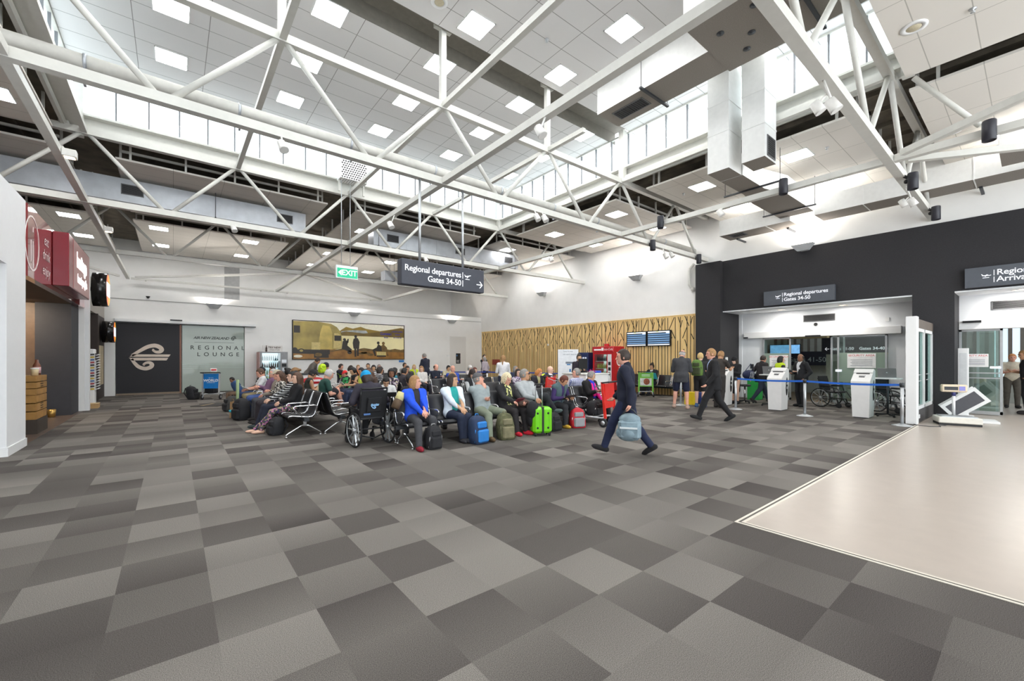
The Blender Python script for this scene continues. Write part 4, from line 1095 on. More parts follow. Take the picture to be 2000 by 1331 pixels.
# wooden crates with goods at the cafe entrance
CR = mat('crate_timber', (158, 116, 58), 0.6, var=0.18, scale=5)
def crate(x, y, z, w, d, h, label):
    T = thing('crate', label, 'crate', (x, y, z), 0, 'stacked timber crates')
    for s, n in ((-1, 'near'), (1, 'far')):
        m = MB()
        for k in range(3): m.box(-w / 2, s * d / 2 - 0.01, 0.01 + k * h / 3, w / 2, s * d / 2 + 0.01, 0.01 + (k + 0.88) * h / 3)
        m.build('side_slats', CR, T)
    for s in (-1, 1):
        m = MB()
        for k in range(3): m.box(s * w / 2 - 0.01, -d / 2 + 0.012, 0.01 + k * h / 3, s * w / 2 + 0.01, d / 2 - 0.012, 0.01 + (k + 0.88) * h / 3)
        m.build('end_slats', CR, T)
    MB().box(-w / 2, -d / 2, 0, w / 2, d / 2, 0.012).build('bottom', CR, T)
    MB().box(-w / 2 + 0.01, -d / 2 + 0.01, h - 0.03, w / 2 - 0.01, d / 2 - 0.01, h - 0.005).build('top_board', CR, T)
    m = MB()
    for k in range(3): m.box(w / 2 + 0.01, -0.12, h * 0.4 + k * 0.05, w / 2 + 0.013, 0.1, h * 0.4 + k * 0.05 + 0.02)
    m.build('stencil', mat('stencil_ink', (70, 50, 32), 0.8), T)
crate(-2.5, 13.3, 0.3, 0.62, 0.9, 0.5, 'lower timber crate of the stack inside the red shop')
crate(-2.5, 13.3, 0.8, 0.62, 0.9, 0.4, 'upper timber crate of the stack inside the red shop')
T = thing('crate_stand', 'dark plinth under the two timber crates', 'plinth', (-2.5, 13.3, 0)); MB().box(-0.33, -0.45, 0.006, 0.33, 0.45, 0.3).build('plinth', mat('dark_stand', (58, 48, 40), 0.6), T)
T = thing('bottle', 'pink-labelled sauce bottle on the timber crates', 'bottle', (-2.28, 13.45, 1.2)); MB().lathe([(0.06, 0), (0.06, 0.2), (0.03, 0.27), (0.025, 0.33), (0, 0.33)], n=14).build('flask', mat('amber_glass', (120, 70, 50), 0.2), T); MB().lathe([(0.062, 0.04), (0.062, 0.17)], n=14).build('paper_label', mat('pink_label', (214, 170, 174), 0.5), T)
T = thing('cup', 'paper cup on the timber crates', 'cup', (-2.24, 13.05, 1.2)); MB().lathe([(0.05, 0), (0.06, 0.16), (0.055, 0.16), (0.045, 0.02), (0, 0.02)], n=14).build('cup_body', mat('cup_card', (220, 200, 160), 0.6), T); MB().lathe([(0.061, 0.13), (0.062, 0.155)], n=14).build('rim_band', TRIMW, T)
for y, s in ((16.45, 'left'), (16.45, 'right')):
    x = -2.75 if s == 'left' else -2.5
    o = MB().lathe([(0.07, 0), (0.085, 0.2), (0.078, 0.2), (0.06, 0.02), (0, 0.02)], (0, 0, 0.006), 16).build('brass_pot', mat('brass', (186, 150, 84), 0.3, metal=0.8)); o.location = (x, 16.3, 0)
    tag(o, '%s of two small brass pots on the shop floor by the dark panel' % s, 'pot', 'small brass pots')

# ================================================================== right side: doors, partition, corridor
GL = glass('door_glass', (236, 246, 243), 0.12)
def slide_leaf(parent, x, y0, y1, z1, film=True, rails=0):
    f = MB()
    for (a, b) in ((y0, y0 + 0.05), (y1 - 0.05, y1)): f.box(x - 0.025, a, 0.03, x + 0.025, b, z1)
    f.box(x - 0.025, y0, 0.02, x + 0.025, y1, 0.11); f.box(x - 0.025, y0, z1 - 0.05, x + 0.025, y1, z1)
    f.build('leaf_frame', ALU, parent)
    g = MB().box(x - 0.004, y0 + 0.05, 0.1, x + 0.004, y1 - 0.05, z1 - 0.05).build('pane', GL, parent)
    if film: MB().box(x - 0.008, y0 + 0.05, 0.75 if rails == 0 else 1.25, x - 0.005, y1 - 0.05, 1.75).build('frosted_film', glass('film', (210, 226, 216), 0.05, 0.45, (188, 204, 192)), parent)
    for k in range(rails): MB().box(x - 0.03, y0, 1.0 + 0.14 * k, x - 0.026, y1, 1.03 + 0.14 * k).build('glazing_bar', ALU, parent)
def notice(parent, x, y, z, w, h):
    m = MB(); m.box(x - 0.004, y - w / 2, z - h / 2, x, y + w / 2, z + h / 2, 0)
    m.box(x - 0.006, y - w * 0.42, z + h * 0.2, x - 0.004, y + w * 0.42, z + h * 0.2 + 0.002, 2)
    text_mb(m, 'SECURITY AREA', ((x - 0.0045, y, z + h * 0.36), (0, -1, 0), (0, 0, 1), (-1, 0, 0)), h * 0.2, 1, depth=0.001)
    for k in range(5): m.box(x - 0.006, y - w * 0.38, z + h * (0.05 - 0.1 * k), x - 0.004, y + w * (0.38 - 0.05 * (k % 2)), z + h * (0.05 - 0.1 * k) + 0.012, 2)
    m.build('notice', [mat('notice_paper', (238, 236, 236), 0.5), mat('notice_red', (206, 60, 66), 0.5, var=0), mat('notice_ink', (110, 112, 124), 0.5)], parent)
T = thing('sliding_door', 'departures sliding glass door with white header behind the kiosks', 'sliding door', (XB, 4.9, 0))
MB().bbox(-0.2, -2.2, 2.34, -0.01, 2.46, 2.58, 0.01).build('header_case', TRIMW, T)
MB().box(-0.215, 2.3, 2.34, -0.2, 2.47, 2.4).build('end_cap', DARKM, T)
MB().box(-0.26, -0.1, 2.32, -0.2, 0.35, 2.38).build('door_sensor', BLACK, T)
slide_leaf(T, -0.08, 0.85, 1.8, 2.34); slide_leaf(T, -0.08, -1.85, -0.55, 2.34); slide_leaf(T, -0.03, -0.75, -0.35, 2.34, False)
notice(T, -0.1, 1.25, 1.45, 0.62, 0.46); notice(T, -0.1, -1.2, 1.48, 0.75, 0.48)
MB().box(-0.115, -0.68, 1.1, -0.105, -0.5, 1.18).build('push_pad', mat('lit_pad', (240, 244, 252), 0.4, emit=0.5), T)
T = thing('sliding_door', 'arrivals sliding glass door at the right picture edge', 'sliding door', (XB2, 0.9, 0))
MB().bbox(-0.24, -2.6, 2.36, -0.01, 0.53, 2.6, 0.01).build('header_case', TRIMW, T)
MB().box(-0.3, 0.1, 2.54, -0.24, 0.45, 2.6).build('door_sensor', BLACK, T)
slide_leaf(T, -0.1, -0.28, 0.53, 2.36, False, 2); slide_leaf(T, -0.04, -0.2, 0.2, 2.36, False)
notice(T, -0.115, 0.25, 1.5, 0.55, 0.36)
MB().box(-0.14, -0.25, 1.28, -0.13, -0.05, 1.34).build('push_pad', mat('lit_pad'), T)
for (y, x, s) in ((4.9, XB - 0.012, 'departures'), (0.35, XB2 - 0.012, 'arrivals')):
    T = thing('return_air_grille', 'dark return air grille above the %s door' % s, 'grille', (x, y, 3.0), 0, 'return air grilles')
    grille(T, ((0, 0, 0), (0, -1, 0), (0, 0, 1), (-1, 0, 0)), 0.95, 0.24, 7)
for (px, py, s) in ((1526, 605, 'left above the departures kiosks'), (1646, 596, 'right above the departures kiosks'), (1990, 566, 'above the arrivals door')):
    p = at(px, py, Z=3.327)
    T = thing('downlight', 'round warm downlight in the soffit, %s' % s, 'downlight', p, 0, 'soffit downlights')
    MB().lathe([(0.13, 0), (0.13, -0.012), (0.1, -0.014), (0.1, -0.005)], n=22).build('trim_ring', TRIMW, T)
    MB().lathe([(0.1, -0.006), (0.0, -0.008)], n=20).build('lamp_glass', WARM, T)
    l = bpy.data.lights.new('downlight_lamp', 'AREA'); l.shape = 'DISK'; l.size = 0.18; l.energy = 10; l.color = (1, 0.95, 0.88)
    lo = bpy.data.objects.new('downlight_lamp', l); COL.objects.link(lo); lo.parent = T; lo.location = (0, 0, -0.02)
o = MB().sphere((0, 0, 0), (0.04, 0.06, 0.06)).build('dome_camera', BLACK); o.location = at(1593, 634, X=XB - 0.03); tag(o, 'small black dome camera above the departures door', 'camera')
o = MB().box(-0.02, -0.05, -0.06, 0, 0.05, 0.06).build('wall_sounder', TRIMW); o.location = at(1733, 624, X=XB - 0.002); tag(o, 'small white wall sounder right of the departures door', 'wall fitting')
o = MB().bbox(-0.07, -0.06, -0.14, 0, 0.06, 0.14, 0.015).build('hand_sanitiser', TRIMW); o.location = at(1417, 705, Y=7.62); o.rotation_euler = (0, 0, R(90)); tag(o, 'white wall dispenser on the charcoal pillar', 'dispenser')
o = MB().box(-0.02, -0.06, -0.09, 0, 0.06, 0.09).build('card_reader', DARKM); o.location = at(1469, 716, X=XB - 0.002); tag(o, 'dark card reader left of the departures door', 'card reader')
# corridor beyond the doors
c = MB(); c.box(22.6, -9, 0, 22.8, 9, 3.6, 0)
for i in range(60): c.bar((22.58, -8 + i * 0.27, 1.3), (22.58, -8 + i * 0.27, 3.4), 0.1, 0.03, 1)
c.box(18.05, 8.0, 0, 22.8, 8.2, 3.6, 0); c.box(20.4, 3.2, 0, 20.6, 5.35, 1.72, 2)
struct('wall_corridor', c, [mat('corridor_grey', (166, 168, 160), 0.8), mat('grey_slats', (112, 106, 98), 0.7), mat('corridor_sage', (176, 182, 166), 0.8)])
c = MB(); c.box(18.05, -9, 3.3, 22.8, 8.2, 3.4); struct('ceiling_corridor', c, mat('corridor_ceiling', (196, 192, 184), 0.8))
f = MB(); f.box(18.0, 1.81, 0.0, 22.7, 8.1, 0.004); struct('floor', f, mat('brown_corridor_floor', (112, 94, 70), 0.5, var=0.1))
T = thing('gate_sign', 'dark gate sign with arrows hanging in the corridor', 'sign', (20.3, 4.5, 1.76))
MB().box(-0.06, -1.2, 0, 0.06, 0.95, 1.0).build('sign_box', mat('navy_sign', (28, 30, 42), 0.4), T)
F = lambda y, z: ((-0.061, y, z), (0, -1, 0), (0, 0, 1), (-1, 0, 0))
m = MB(); text_mb(m, 'Gates 41-50', F(0.3, 0.17), 0.15, 0, bold=0.003); arrow(m, F(0.78, 0.17), 0.14, 0, -1); text_mb(m, 'Gates 34-40', F(-0.6, 0.17), 0.15, 0, bold=0.003); arrow(m, F(-1.08, 0.17), 0.14, 0, 1)
m.build('lettering', LIT, T)
for y in (-0.9, 0.6): MB().tube([(0, y, 1.0), (0, y, 1.54)], 0.015).build('hanger_rod', ALU, T)
T = thing('gate_sign', 'black gate sign on the corridor slat wall behind the staff man', 'sign', (22.4, 6.6, 1.25))
MB().box(-0.04, -1.5, 0, 0.04, 1.3, 0.62).build('sign_box', mat('navy_sign'), T)
m = MB(); text_mb(m, 'Gates 41-50', ((-0.041, 0, 0.25), (0, -1, 0), (0, 0, 1), (-1, 0, 0)), 0.3, 0, bold=0.003); m.build('lettering', mat('dim_letter', (150, 160, 160), 0.5), T)
MB().box(-0.03, -1.45, -0.0, 0.03, -1.35, 0.0).build('foot', DARKM, T)
T = thing('wall_board', 'bright yellow wall board in the corridor', 'board', (22.5, 4.1, 1.75)); MB().box(-0.04, -0.6, 0, 0.04, 0.5, 0.9).build('board', mat('bright_yellow', (232, 188, 40), 0.5, emit=0.25), T)
T = thing('corridor_screen', 'blue screen glowing in the corridor', 'screen', (21.8, 7.3, 1.75)); MB().box(-0.04, -0.65, 0, 0.04, 0.6, 0.45).build('bezel', BLACK, T); MB().box(-0.045, -0.62, 0.03, -0.04, 0.57, 0.42).build('display', mat('screen_cyan', (120, 176, 226), 0.3, var=0.5, scale=5, emit=0.9), T)
for (x, y, L_, s) in ((20.0, 3.3, 1.6, 'above the dark gate sign'), (21.0, 5.9, 1.2, 'above the slat wall sign'), (20.6, 0.4, 1.4, 'behind the arrivals door'), (19.4, -0.4, 1.2, 'nearest behind the arrivals door'), (21.6, -0.6, 1.4, 'deep behind the arrivals door')):
    T = thing('strip_light', 'white strip light in the corridor, %s' % s, 'ceiling light', (x, y, 3.2), 0, 'corridor strip lights'); MB().box(-0.12, -L_ / 2, 0.03, 0.12, L_ / 2, 0.1).build('housing', TRIMW, T); MB().box(-0.1, -L_ / 2 + 0.02, 0.0, 0.1, L_ / 2 - 0.02, 0.03).build('tube_lamp', mat('cool_tube', (235, 246, 255), 0.4, var=0, emit=14), T)
T = thing('corridor_bulkhead', 'tan bulkhead beam over the corridor opening', 'beam', (19.9, 6.0, 2.36)); MB().box(-0.15, -0.85, 0, 0.15, 0.75, 0.2).build('beam_face', mat('tan_bulkhead', (206, 186, 140), 0.6), T); MB().box(-0.02, -0.1, 0.2, 0.02, 0.1, 0.94).build('drop_bracket', STEEL, T)
# windows at the far end of the arrivals corridor
g = MB(); g.box(22.57, -5.0, 0.9, 22.585, 1.0, 2.7); struct('window_5', g, mat('bright_window', (206, 226, 236), 0.4, var=0, emit=0.9))
# bright glazed partition beside the scale
T = thing('glass_partition', 'white framed glass partition with a broad end post', 'partition', (13.6, 1.9, 0))
MB().bbox(0, -0.1, 0, 0.24, 0.1, 2.55, 0.008).build('end_post', TRIMW, T)
m = MB(); m.box(0.24, -0.05, 2.3, 2.84, 0.05, 2.52); m.build('head_panel', mat('grey_brown_head', (104, 94, 86), 0.7), T)
m = MB(); m.box(0.24, -0.06, 0.0, 2.84, 0.06, 0.3); m.build('base_panel', mat('dark_base', (74, 72, 72), 0.7), T)
for x in (0.24, 1.5, 2.76): MB().box(x, -0.045, 0.3, x + 0.07, 0.045, 2.3).build('stile', TRIMW, T)
MB().box(0.24, -0.045, 0.3, 2.84, 0.045, 0.38).build('bottom_rail', TRIMW, T); MB().box(0.24, -0.045, 2.22, 2.84, 0.045, 2.3).build('top_rail', TRIMW, T)
for (a, b) in ((0.31, 1.5), (1.57, 2.76)): MB().box(a, -0.006, 0.38, b, 0.006, 2.22).build('pane', glass('partition_glass', (222, 240, 238), 0.2), T)
for x in (0.5, 1.75):
    for z in (1.0, 1.15): MB().tube([(x, -0.05, z), (x + 0.45, -0.05, z)], 0.012).build('pull_bar', ALU, T)
MB().box(0.4, -0.075, 0.1, 0.62, -0.06, 0.19).build('floor_socket', TRIMW, T)
# wall pipe on the pillar
T = thing('down_pipe', 'white bent downpipe left of the charcoal pillar', 'pipe', (WR - 0.1, 8.82, 4.4)); MB().tube([(0, -0.1, 0.98), (0, 0.08, 0.8), (0, 0.1, 0.7), (0, 0.1, 0.15), (0, -0.02, -0.02)], 0.055, 0, 10).build('pipe_run', STEEL, T); MB().sphere((0, -0.05, -0.04), 0.085).build('pipe_end', STEEL, T)

# ================================================================== beam seating
PAD = mat('black_vinyl_pad', (40, 40, 43), 0.42, var=0.08)
def seat_profile():
    pts = [(-0.285, 0.405), (-0.27, 0.43), (-0.2, 0.435), (-0.05, 0.41), (0.08, 0.395), (0.15, 0.405), (0.195, 0.45), (0.22, 0.53), (0.26, 0.66), (0.30, 0.78), (0.325, 0.845), (0.34, 0.855)]
    return pts
def make_bench(n, pitch, label, loc, rz, legs=None, group='rows of beam seats', arms=True, per=True):
    """seats run along local +X, sitters face local -Y"""
    T = thing('beam_seating', label, 'bench seating', loc, rz, group)
    L_ = n * pitch
    MB().bar((-0.06, 0.03, 0.34), (L_ + 0.06, 0.03, 0.34), 0.09, 0.06, 0).build('beam', DARKM, T)
    pr = seat_profile(); hw = pitch / 2 - 0.045
    me_s = me_r = None
    for i in range(n):
        x = pitch * (i + 0.5)
        if me_s is None:
            m = MB(); k = len(pr)
            vs = [(s * hw, y, z) for s in (-1, 1) for y, z in pr] + [(s * hw, y + (0.0 if j < 5 else 0.022), z - (0.03 if j < 6 else 0.004)) for s in (-1, 1) for j, (y, z) in enumerate(pr)]
            fs = []
            for j in range(k - 1):
                fs.append((j, k + j, k + j + 1, j + 1)); fs.append((2 * k + j, 2 * k + j + 1, 3 * k + j + 1, 3 * k + j))
                fs.append((j, j + 1, 2 * k + j + 1, 2 * k + j)); fs.append((k + j, 3 * k + j, 3 * k + j + 1, k + j + 1))
            fs += [(0, 2 * k, 3 * k, k), (k - 1, 2 * k - 1, 4 * k - 1, 3 * k - 1)]
            m.add(vs, fs, 0, True)
            o = m.build('seat_shell', PAD, T); me_s = o.data
            r = MB()
            for s in (-1, 1): r.tube([(s * (hw + 0.012), y, z - 0.012) for y, z in pr], 0.013, 0, 6)
            q = r.build('side_rails', CHROME, T); me_r = q.data
        else:
            o = bpy.data.objects.new('seat_shell', me_s); COL.objects.link(o); o.parent = T
            q = bpy.data.objects.new('side_rails', me_r); COL.objects.link(q); q.parent = T
        o.location = (x, 0, 0); q.location = (x, 0, 0)
    if arms:
        m = MB(); m.tube([(0, 0.215, 0.5), (0, 0.235, 0.585), (0, 0.2, 0.615), (0, -0.16, 0.615), (0, -0.2, 0.59), (0, -0.19, 0.56), (0, -0.04, 0.41)], 0.014, 0, 6)
        ob = None
        for i in range(n + 1):
            if ob is None: ob = m.build('armrest', CHROME, T); a = ob
            else: a = bpy.data.objects.new('armrest', ob.data); COL.objects.link(a); a.parent = T
            a.location = (pitch * i, 0, 0)
    legs = legs if legs is not None else ([0.12, L_ / 2, L_ - 0.12] if n > 3 else [0.15, L_ - 0.15])
    m = MB()
    m.box(-0.03, 0.0, 0.2, 0.03, 0.06, 0.33)
    for s in (-0.3, 0.33): m.tube([(0, 0.03, 0.235), (0, 0.03 + (s - 0.03) * 0.25, 0.2), (0, s * 0.96, 0.06), (0, s, 0.045), (0, s, 0.02)], 0.018, 0, 8).lathe([(0.028, 0), (0.028, 0.012), (0.012, 0.02)], (0, s, 0), 12)
    ob = None
    for x in legs:
        if ob is None: ob = m.build('leg', CHROME, T); a = ob
        else: a = bpy.data.objects.new('leg', ob.data); COL.objects.link(a); a.parent = T
        a.location = (x, 0, 0)
    return T
FN, FP, FM, FS = R(0), R(90), R(-90), R(180)      # facing -Y ; +X ; -X ; +Y
make_bench(8, 0.67, 'front beam seat row, facing the camera side, with the lime suitcase before it', (3.08, 7.0, 0), FN, [0.12, 2.68, 5.24])
make_bench(8, 0.67, 'beam seat row standing back to back behind the front row', (3.08 + 5.36, 7.75, 0), FS)
make_bench(10, 0.66, 'left beam seat row facing the lounge side, empty near seat at its end', (2.03, 15.7, 0), FM, [0.12, 3.3, 6.48])
make_bench(10, 0.66, 'beam seat row back to back with the left row, facing the middle', (2.78, 9.1, 0), FP, [0.12, 3.3, 6.48])
make_bench(8, 0.66, 'middle beam seat row facing left toward the green shirt man', (4.75, 16.9, 0), FM)
make_bench(8, 0.66, 'middle beam seat row facing right, backing the left-facing middle row', (5.5, 11.6, 0), FP)
make_bench(8, 0.66, 'beam seat row in front of the blue tape, facing the camera side', (5.75, 9.9, 0), FN)
make_bench(5, 0.66, 'beam seat row behind the tape-side row, facing the wood wall end', (10.9, 10.65, 0), FS)
make_bench(6, 0.66, 'far beam seat row below the right end of the billboard', (6.9, 15.4, 0), FN)
make_bench(6, 0.66, 'beam seat row two behind the tape-side row, with the royal blue sweater', (6.9, 12.8, 0), FN)
make_bench(9, 0.66, 'farthest beam seat row along the back wall under the billboard', (5.8, 19.6, 0), FN)
make_bench(4, 0.66, 'beam seat row against the wood wall beside the green trolley', (16.0, 11.6, 0), FM, [0.15, 2.5])

# ================================================================== trolleys
def trolley(loc, rz, label, panel, side, text, basket=True, pic=False):
    """handle end at local origin facing local -Y, luggage deck behind toward +Y"""
    T = thing('luggage_trolley', label, 'luggage trolley', loc, rz, 'luggage trolleys')
    for s in (-1, 1):
        MB().bar((s * 0.27, -0.02, 0.2), (s * 0.27, 0.06, 1.02), 0.05, 0.05, 0, (0, 1, 0)).build('upright', side, T)
    MB().tube([(-0.31, -0.1, 1.02), (0.31, -0.1, 1.02)], 0.02, 0, 10).tube([(-0.29, 0.06, 1.0), (-0.31, -0.1, 1.02)], 0.018).tube([(0.29, 0.06, 1.0), (0.31, -0.1, 1.02)], 0.018).build('handle_bar', BLACK, T)
    MB().box(-0.245, 0.0, 0.42, 0.245, 0.03, 0.98).build('advert_board', panel, T)
    m = MB(); F = ((0, -0.002, 0.72), (1, 0, 0), (0, 0, 1), (0, -1, 0))
    if text == 'WORLD':
        text_mb(m, 'WORLD', F, 0.13, 0, bold=0.004)
        text_mb(m, 'SEE THE', ((0, -0.002, 0.82), (1, 0, 0), (0, 0, 1), (0, -1, 0)), 0.045, 0); text_mb(m, 'DIFFERENTLY', ((0, -0.002, 0.64), (1, 0, 0), (0, 0, 1), (0, -1, 0)), 0.045, 0)
    elif pic:
        m.box(-0.22, -0.004, 0.46, 0.22, -0.001, 0.76, 1); m.sphere((0.03, -0.004, 0.62), (0.12, 0.004, 0.13), 2)
        for k in range(2): m.box(-0.16, -0.004, 0.84 + 0.05 * k, 0.16, -0.001, 0.855 + 0.05 * k, 0)
    else:
        text_mb(m, text, F, 0.16, 0, bold=0.005)
    m.build('advert_print', [mat('print_white', (240, 244, 246), 0.5, var=0), mat('photo_grey', (200, 200, 196), 0.5, var=0.3, scale=6), mat('photo_auburn', (140, 72, 44), 0.6, var=0.3, scale=12)], T)
    fr_ = MB()
    for s in (-1, 1): fr_.tube([(s * 0.25, 0.0, 0.2), (s * 0.2, 0.75, 0.2), (s * 0.1, 0.95, 0.16)], 0.02)
    for y in (0.1, 0.3, 0.5, 0.7): fr_.tube([(-0.25 + y * 0.06, y, 0.2), (0.25 - y * 0.06, y, 0.2)], 0.012)
    fr_.build('luggage_deck', ALU, T)
    for (x, y) in ((-0.27, 0.02), (0.27, 0.02), (0.0, 0.9)):
        w = MB(); w.lathe([(0.045, -0.02), (0.095, -0.022), (0.1, -0.012), (0.1, 0.012), (0.095, 0.022), (0.045, 0.02)], (x * 1.12, y, 0.1), 20, 0, True, (1, 0, 0)).lathe([(0, -0.024), (0.05, -0.022), (0.05, 0.022), (0, 0.024)], (x * 1.12, y, 0.1), 14, 1, True, (1, 0, 0)).bar((x, y, 0.1), (x, y, 0.2), 0.04, 0.03, 1)
        w.build('wheel', [mat('rubber', (36, 36, 38), 0.8), ALU], T)
    if basket:
        m = MB()
        m.tube([(-0.24, 0.04, 0.98), (-0.22, 0.26, 0.9), (0.22, 0.26, 0.9), (0.24, 0.04, 0.98)], 0.01).tube([(-0.2, 0.05, 0.76), (-0.2, 0.22, 0.76), (0.2, 0.22, 0.76), (0.2, 0.05, 0.76)], 0.008)
        for k in range(6): m.tube([(-0.2 + 0.08 * k, 0.22, 0.76), (-0.22 + 0.088 * k, 0.26, 0.9)], 0.005)
        m.build('hand_basket', ALU, T)
    return T
BLUEP = mat('trolley_blue', (20, 122, 200), 0.4); GRN = mat('trolley_green', (106, 176, 52), 0.4); REDP = mat('trolley_red', (222, 50, 42), 0.35)
trolley((1.12, 19.6, 0), R(-24), 'blue luggage trolley lettered world in front of the frosted lounge glass', BLUEP, ALU, 'WORLD')
trolley((14.9, 9.95, 0), R(-52), 'green luggage trolley with a portrait photo by the wood wall seats', GRN, GRN, '', pic=True)
trolley((7.85, 6.2, 0), R(14), 'red luggage trolley behind the walking man in navy', REDP, REDP, '')
trolley((8.9, 9.3, 0), R(200), 'red luggage trolley parked behind the check shirt man', REDP, REDP, '')
T = thing('food_box', 'red and white takeaway box on the blue trolley handle', 'box', (1.2, 19.52, 1.045)); MB().bbox(-0.12, -0.06, 0, 0.1, 0.08, 0.14, 0.02).build('carton', mat('white_card', (232, 228, 226), 0.6), T); MB().box(-0.08, -0.066, 0.05, 0.08, -0.061, 0.11).build('red_print', mat('print_red', (206, 40, 48), 0.5), T)

# ================================================================== wheelchair
def wheelchair(loc, rz, label, tall=True):
    """sitter faces local +Y"""
    T = thing('wheelchair', label, 'wheelchair', loc, rz)
    tub = mat('black_tube', (34, 34, 36), 0.35, metal=0.3)
    for s in (-1, 1):
        w = MB(); x = s * 0.31
        n = 28; w.tube([(x, 0.0 + 0.29 * math.cos(2 * math.pi * k / n), 0.3 + 0.29 * math.sin(2 * math.pi * k / n)) for k in range(n)], 0.017, 0, 8, True)
        w.tube([(x + s * 0.035, 0.0 + 0.25 * math.cos(2 * math.pi * k / n), 0.3 + 0.25 * math.sin(2 * math.pi * k / n)) for k in range(n)], 0.008, 1, 6, True)
        for k in range(10): w.bar((x, 0, 0.3), (x, 0.28 * math.cos(2 * math.pi * k / 10), 0.3 + 0.28 * math.sin(2 * math.pi * k / 10)), 0.012, 0.025, 1, (1, 0, 0))
        w.lathe([(0.0, -0.035), (0.04, -0.03), (0.04, 0.03), (0, 0.035)], (x, 0, 0.3), 14, 1, True, (1, 0, 0))
        w.build('wheel', [mat('rubber'), ALU], T)
        c = MB(); c.lathe([(0.04, -0.018), (0.075, -0.018), (0.08, 0), (0.075, 0.018), (0.04, 0.018)], (s * 0.24, 0.5, 0.08), 16, 0, True, (1, 0, 0)).bar((s * 0.24, 0.5, 0.08), (s * 0.24, 0.45, 0.26), 0.03, 0.03, 1); c.build('castor', [mat('rubber'), tub], T)
        f = MB(); f.tube([(s * 0.24, -0.12, 1.02 if tall else 0.92), (s * 0.24, -0.1, 0.9), (s * 0.24, -0.02, 0.45), (s * 0.24, -0.02, 0.22)], 0.016).tube([(s * 0.24, -0.02, 0.48), (s * 0.24, 0.46, 0.5), (s * 0.22, 0.6, 0.3), (s * 0.2, 0.7, 0.14)], 0.015).tube([(s * 0.26, -0.06, 0.66), (s * 0.26, 0.34, 0.66), (s * 0.25, 0.38, 0.5)], 0.015).tube([(s * 0.24, -0.02, 0.26), (s * 0.24, 0.46, 0.26)], 0.014); f.build('side_frame', tub, T)
        MB().bar((s * 0.26, 0.0, 0.68), (s * 0.26, 0.3, 0.68), 0.055, 0.03).build('arm_pad', PAD, T)
        MB().box(s * 0.04, 0.66, 0.11, s * 0.2, 0.86, 0.125).build('footplate', BLACK, T)
    MB().tube([(-0.24, -0.12, 1.02 if tall else 0.9), (0.24, -0.12, 1.02 if tall else 0.9)], 0.018, 0, 10).tube([(-0.22, -0.03, 0.3), (0.22, -0.03, 0.3)], 0.014).tube([(-0.22, -0.02, 0.52), (0.22, -0.02, 0.52)], 0.014).tube([(-0.22, -0.06, 0.2), (0.0, -0.1, 0.14), (0.22, -0.06, 0.2)], 0.014).build('push_bar', tub, T)
    MB().bbox(-0.22, -0.015, 0.46, 0.22, 0.46, 0.52, 0.015).build('seat_cushion', PAD, T)
    b = MB(); b.add([(-0.23, -0.13, 0.98), (0.23, -0.13, 0.98), (0.23, -0.03, 0.5), (-0.23, -0.03, 0.5), (-0.23, -0.1, 0.98), (0.23, -0.1, 0.98), (0.23, 0.0, 0.5), (-0.23, 0.0, 0.5)], [(0, 3, 2, 1), (4, 5, 6, 7), (0, 1, 5, 4), (3, 7, 6, 2), (0, 4, 7, 3), (1, 2, 6, 5)]); b.build('back_canvas', mat('black_canvas', (30, 30, 33), 0.8), T)
    return T
WC = wheelchair((2.78, 7.5, 0), R(4), 'black airport wheelchair seen from behind, holding a person in a turquoise beanie')
d_ = Vector((0, -0.1, -0.48)).normalized(); nrm_ = Vector((0, -0.48, 0.1)).normalized()
m = MB(); 
m.add([(-0.13, -0.142, 0.86), (0.13, -0.142, 0.86), (0.13, -0.085, 0.6), (-0.13, -0.085, 0.6), (-0.12, -0.16, 0.85), (0.12, -0.16, 0.85), (0.12, -0.105, 0.61), (-0.12, -0.105, 0.61)], [(4, 7, 6, 5), (0, 4, 5, 1), (3, 2, 6, 7), (0, 3, 7, 4), (1, 5, 6, 2)])
m.build('back_pocket', mat('black_canvas'), WC)
m = MB(); koru(m, ((0.0, -0.138, 0.73), (1, 0, 0), (0, 0.2, 0.98), (0, -0.98, 0.2)), 0.16, 0, 0.004); m.build('pocket_emblem', mat('pale_blue_print', (130, 176, 216), 0.5), WC)
MB().bar((-0.17, -0.06, 0.565), (-0.05, -0.06, 0.565), 0.01, 0.03).build('blue_tag', mat('tag_blue', (80, 120, 180), 0.5), WC)
wheelchair((16.35, 2.85, 0), R(155), 'spoked black wheelchair parked behind the right kiosk', False)
wheelchair((16.6, 4.35, 0), R(165), 'dark wheelchair parked by the departures door behind the staff man', False)

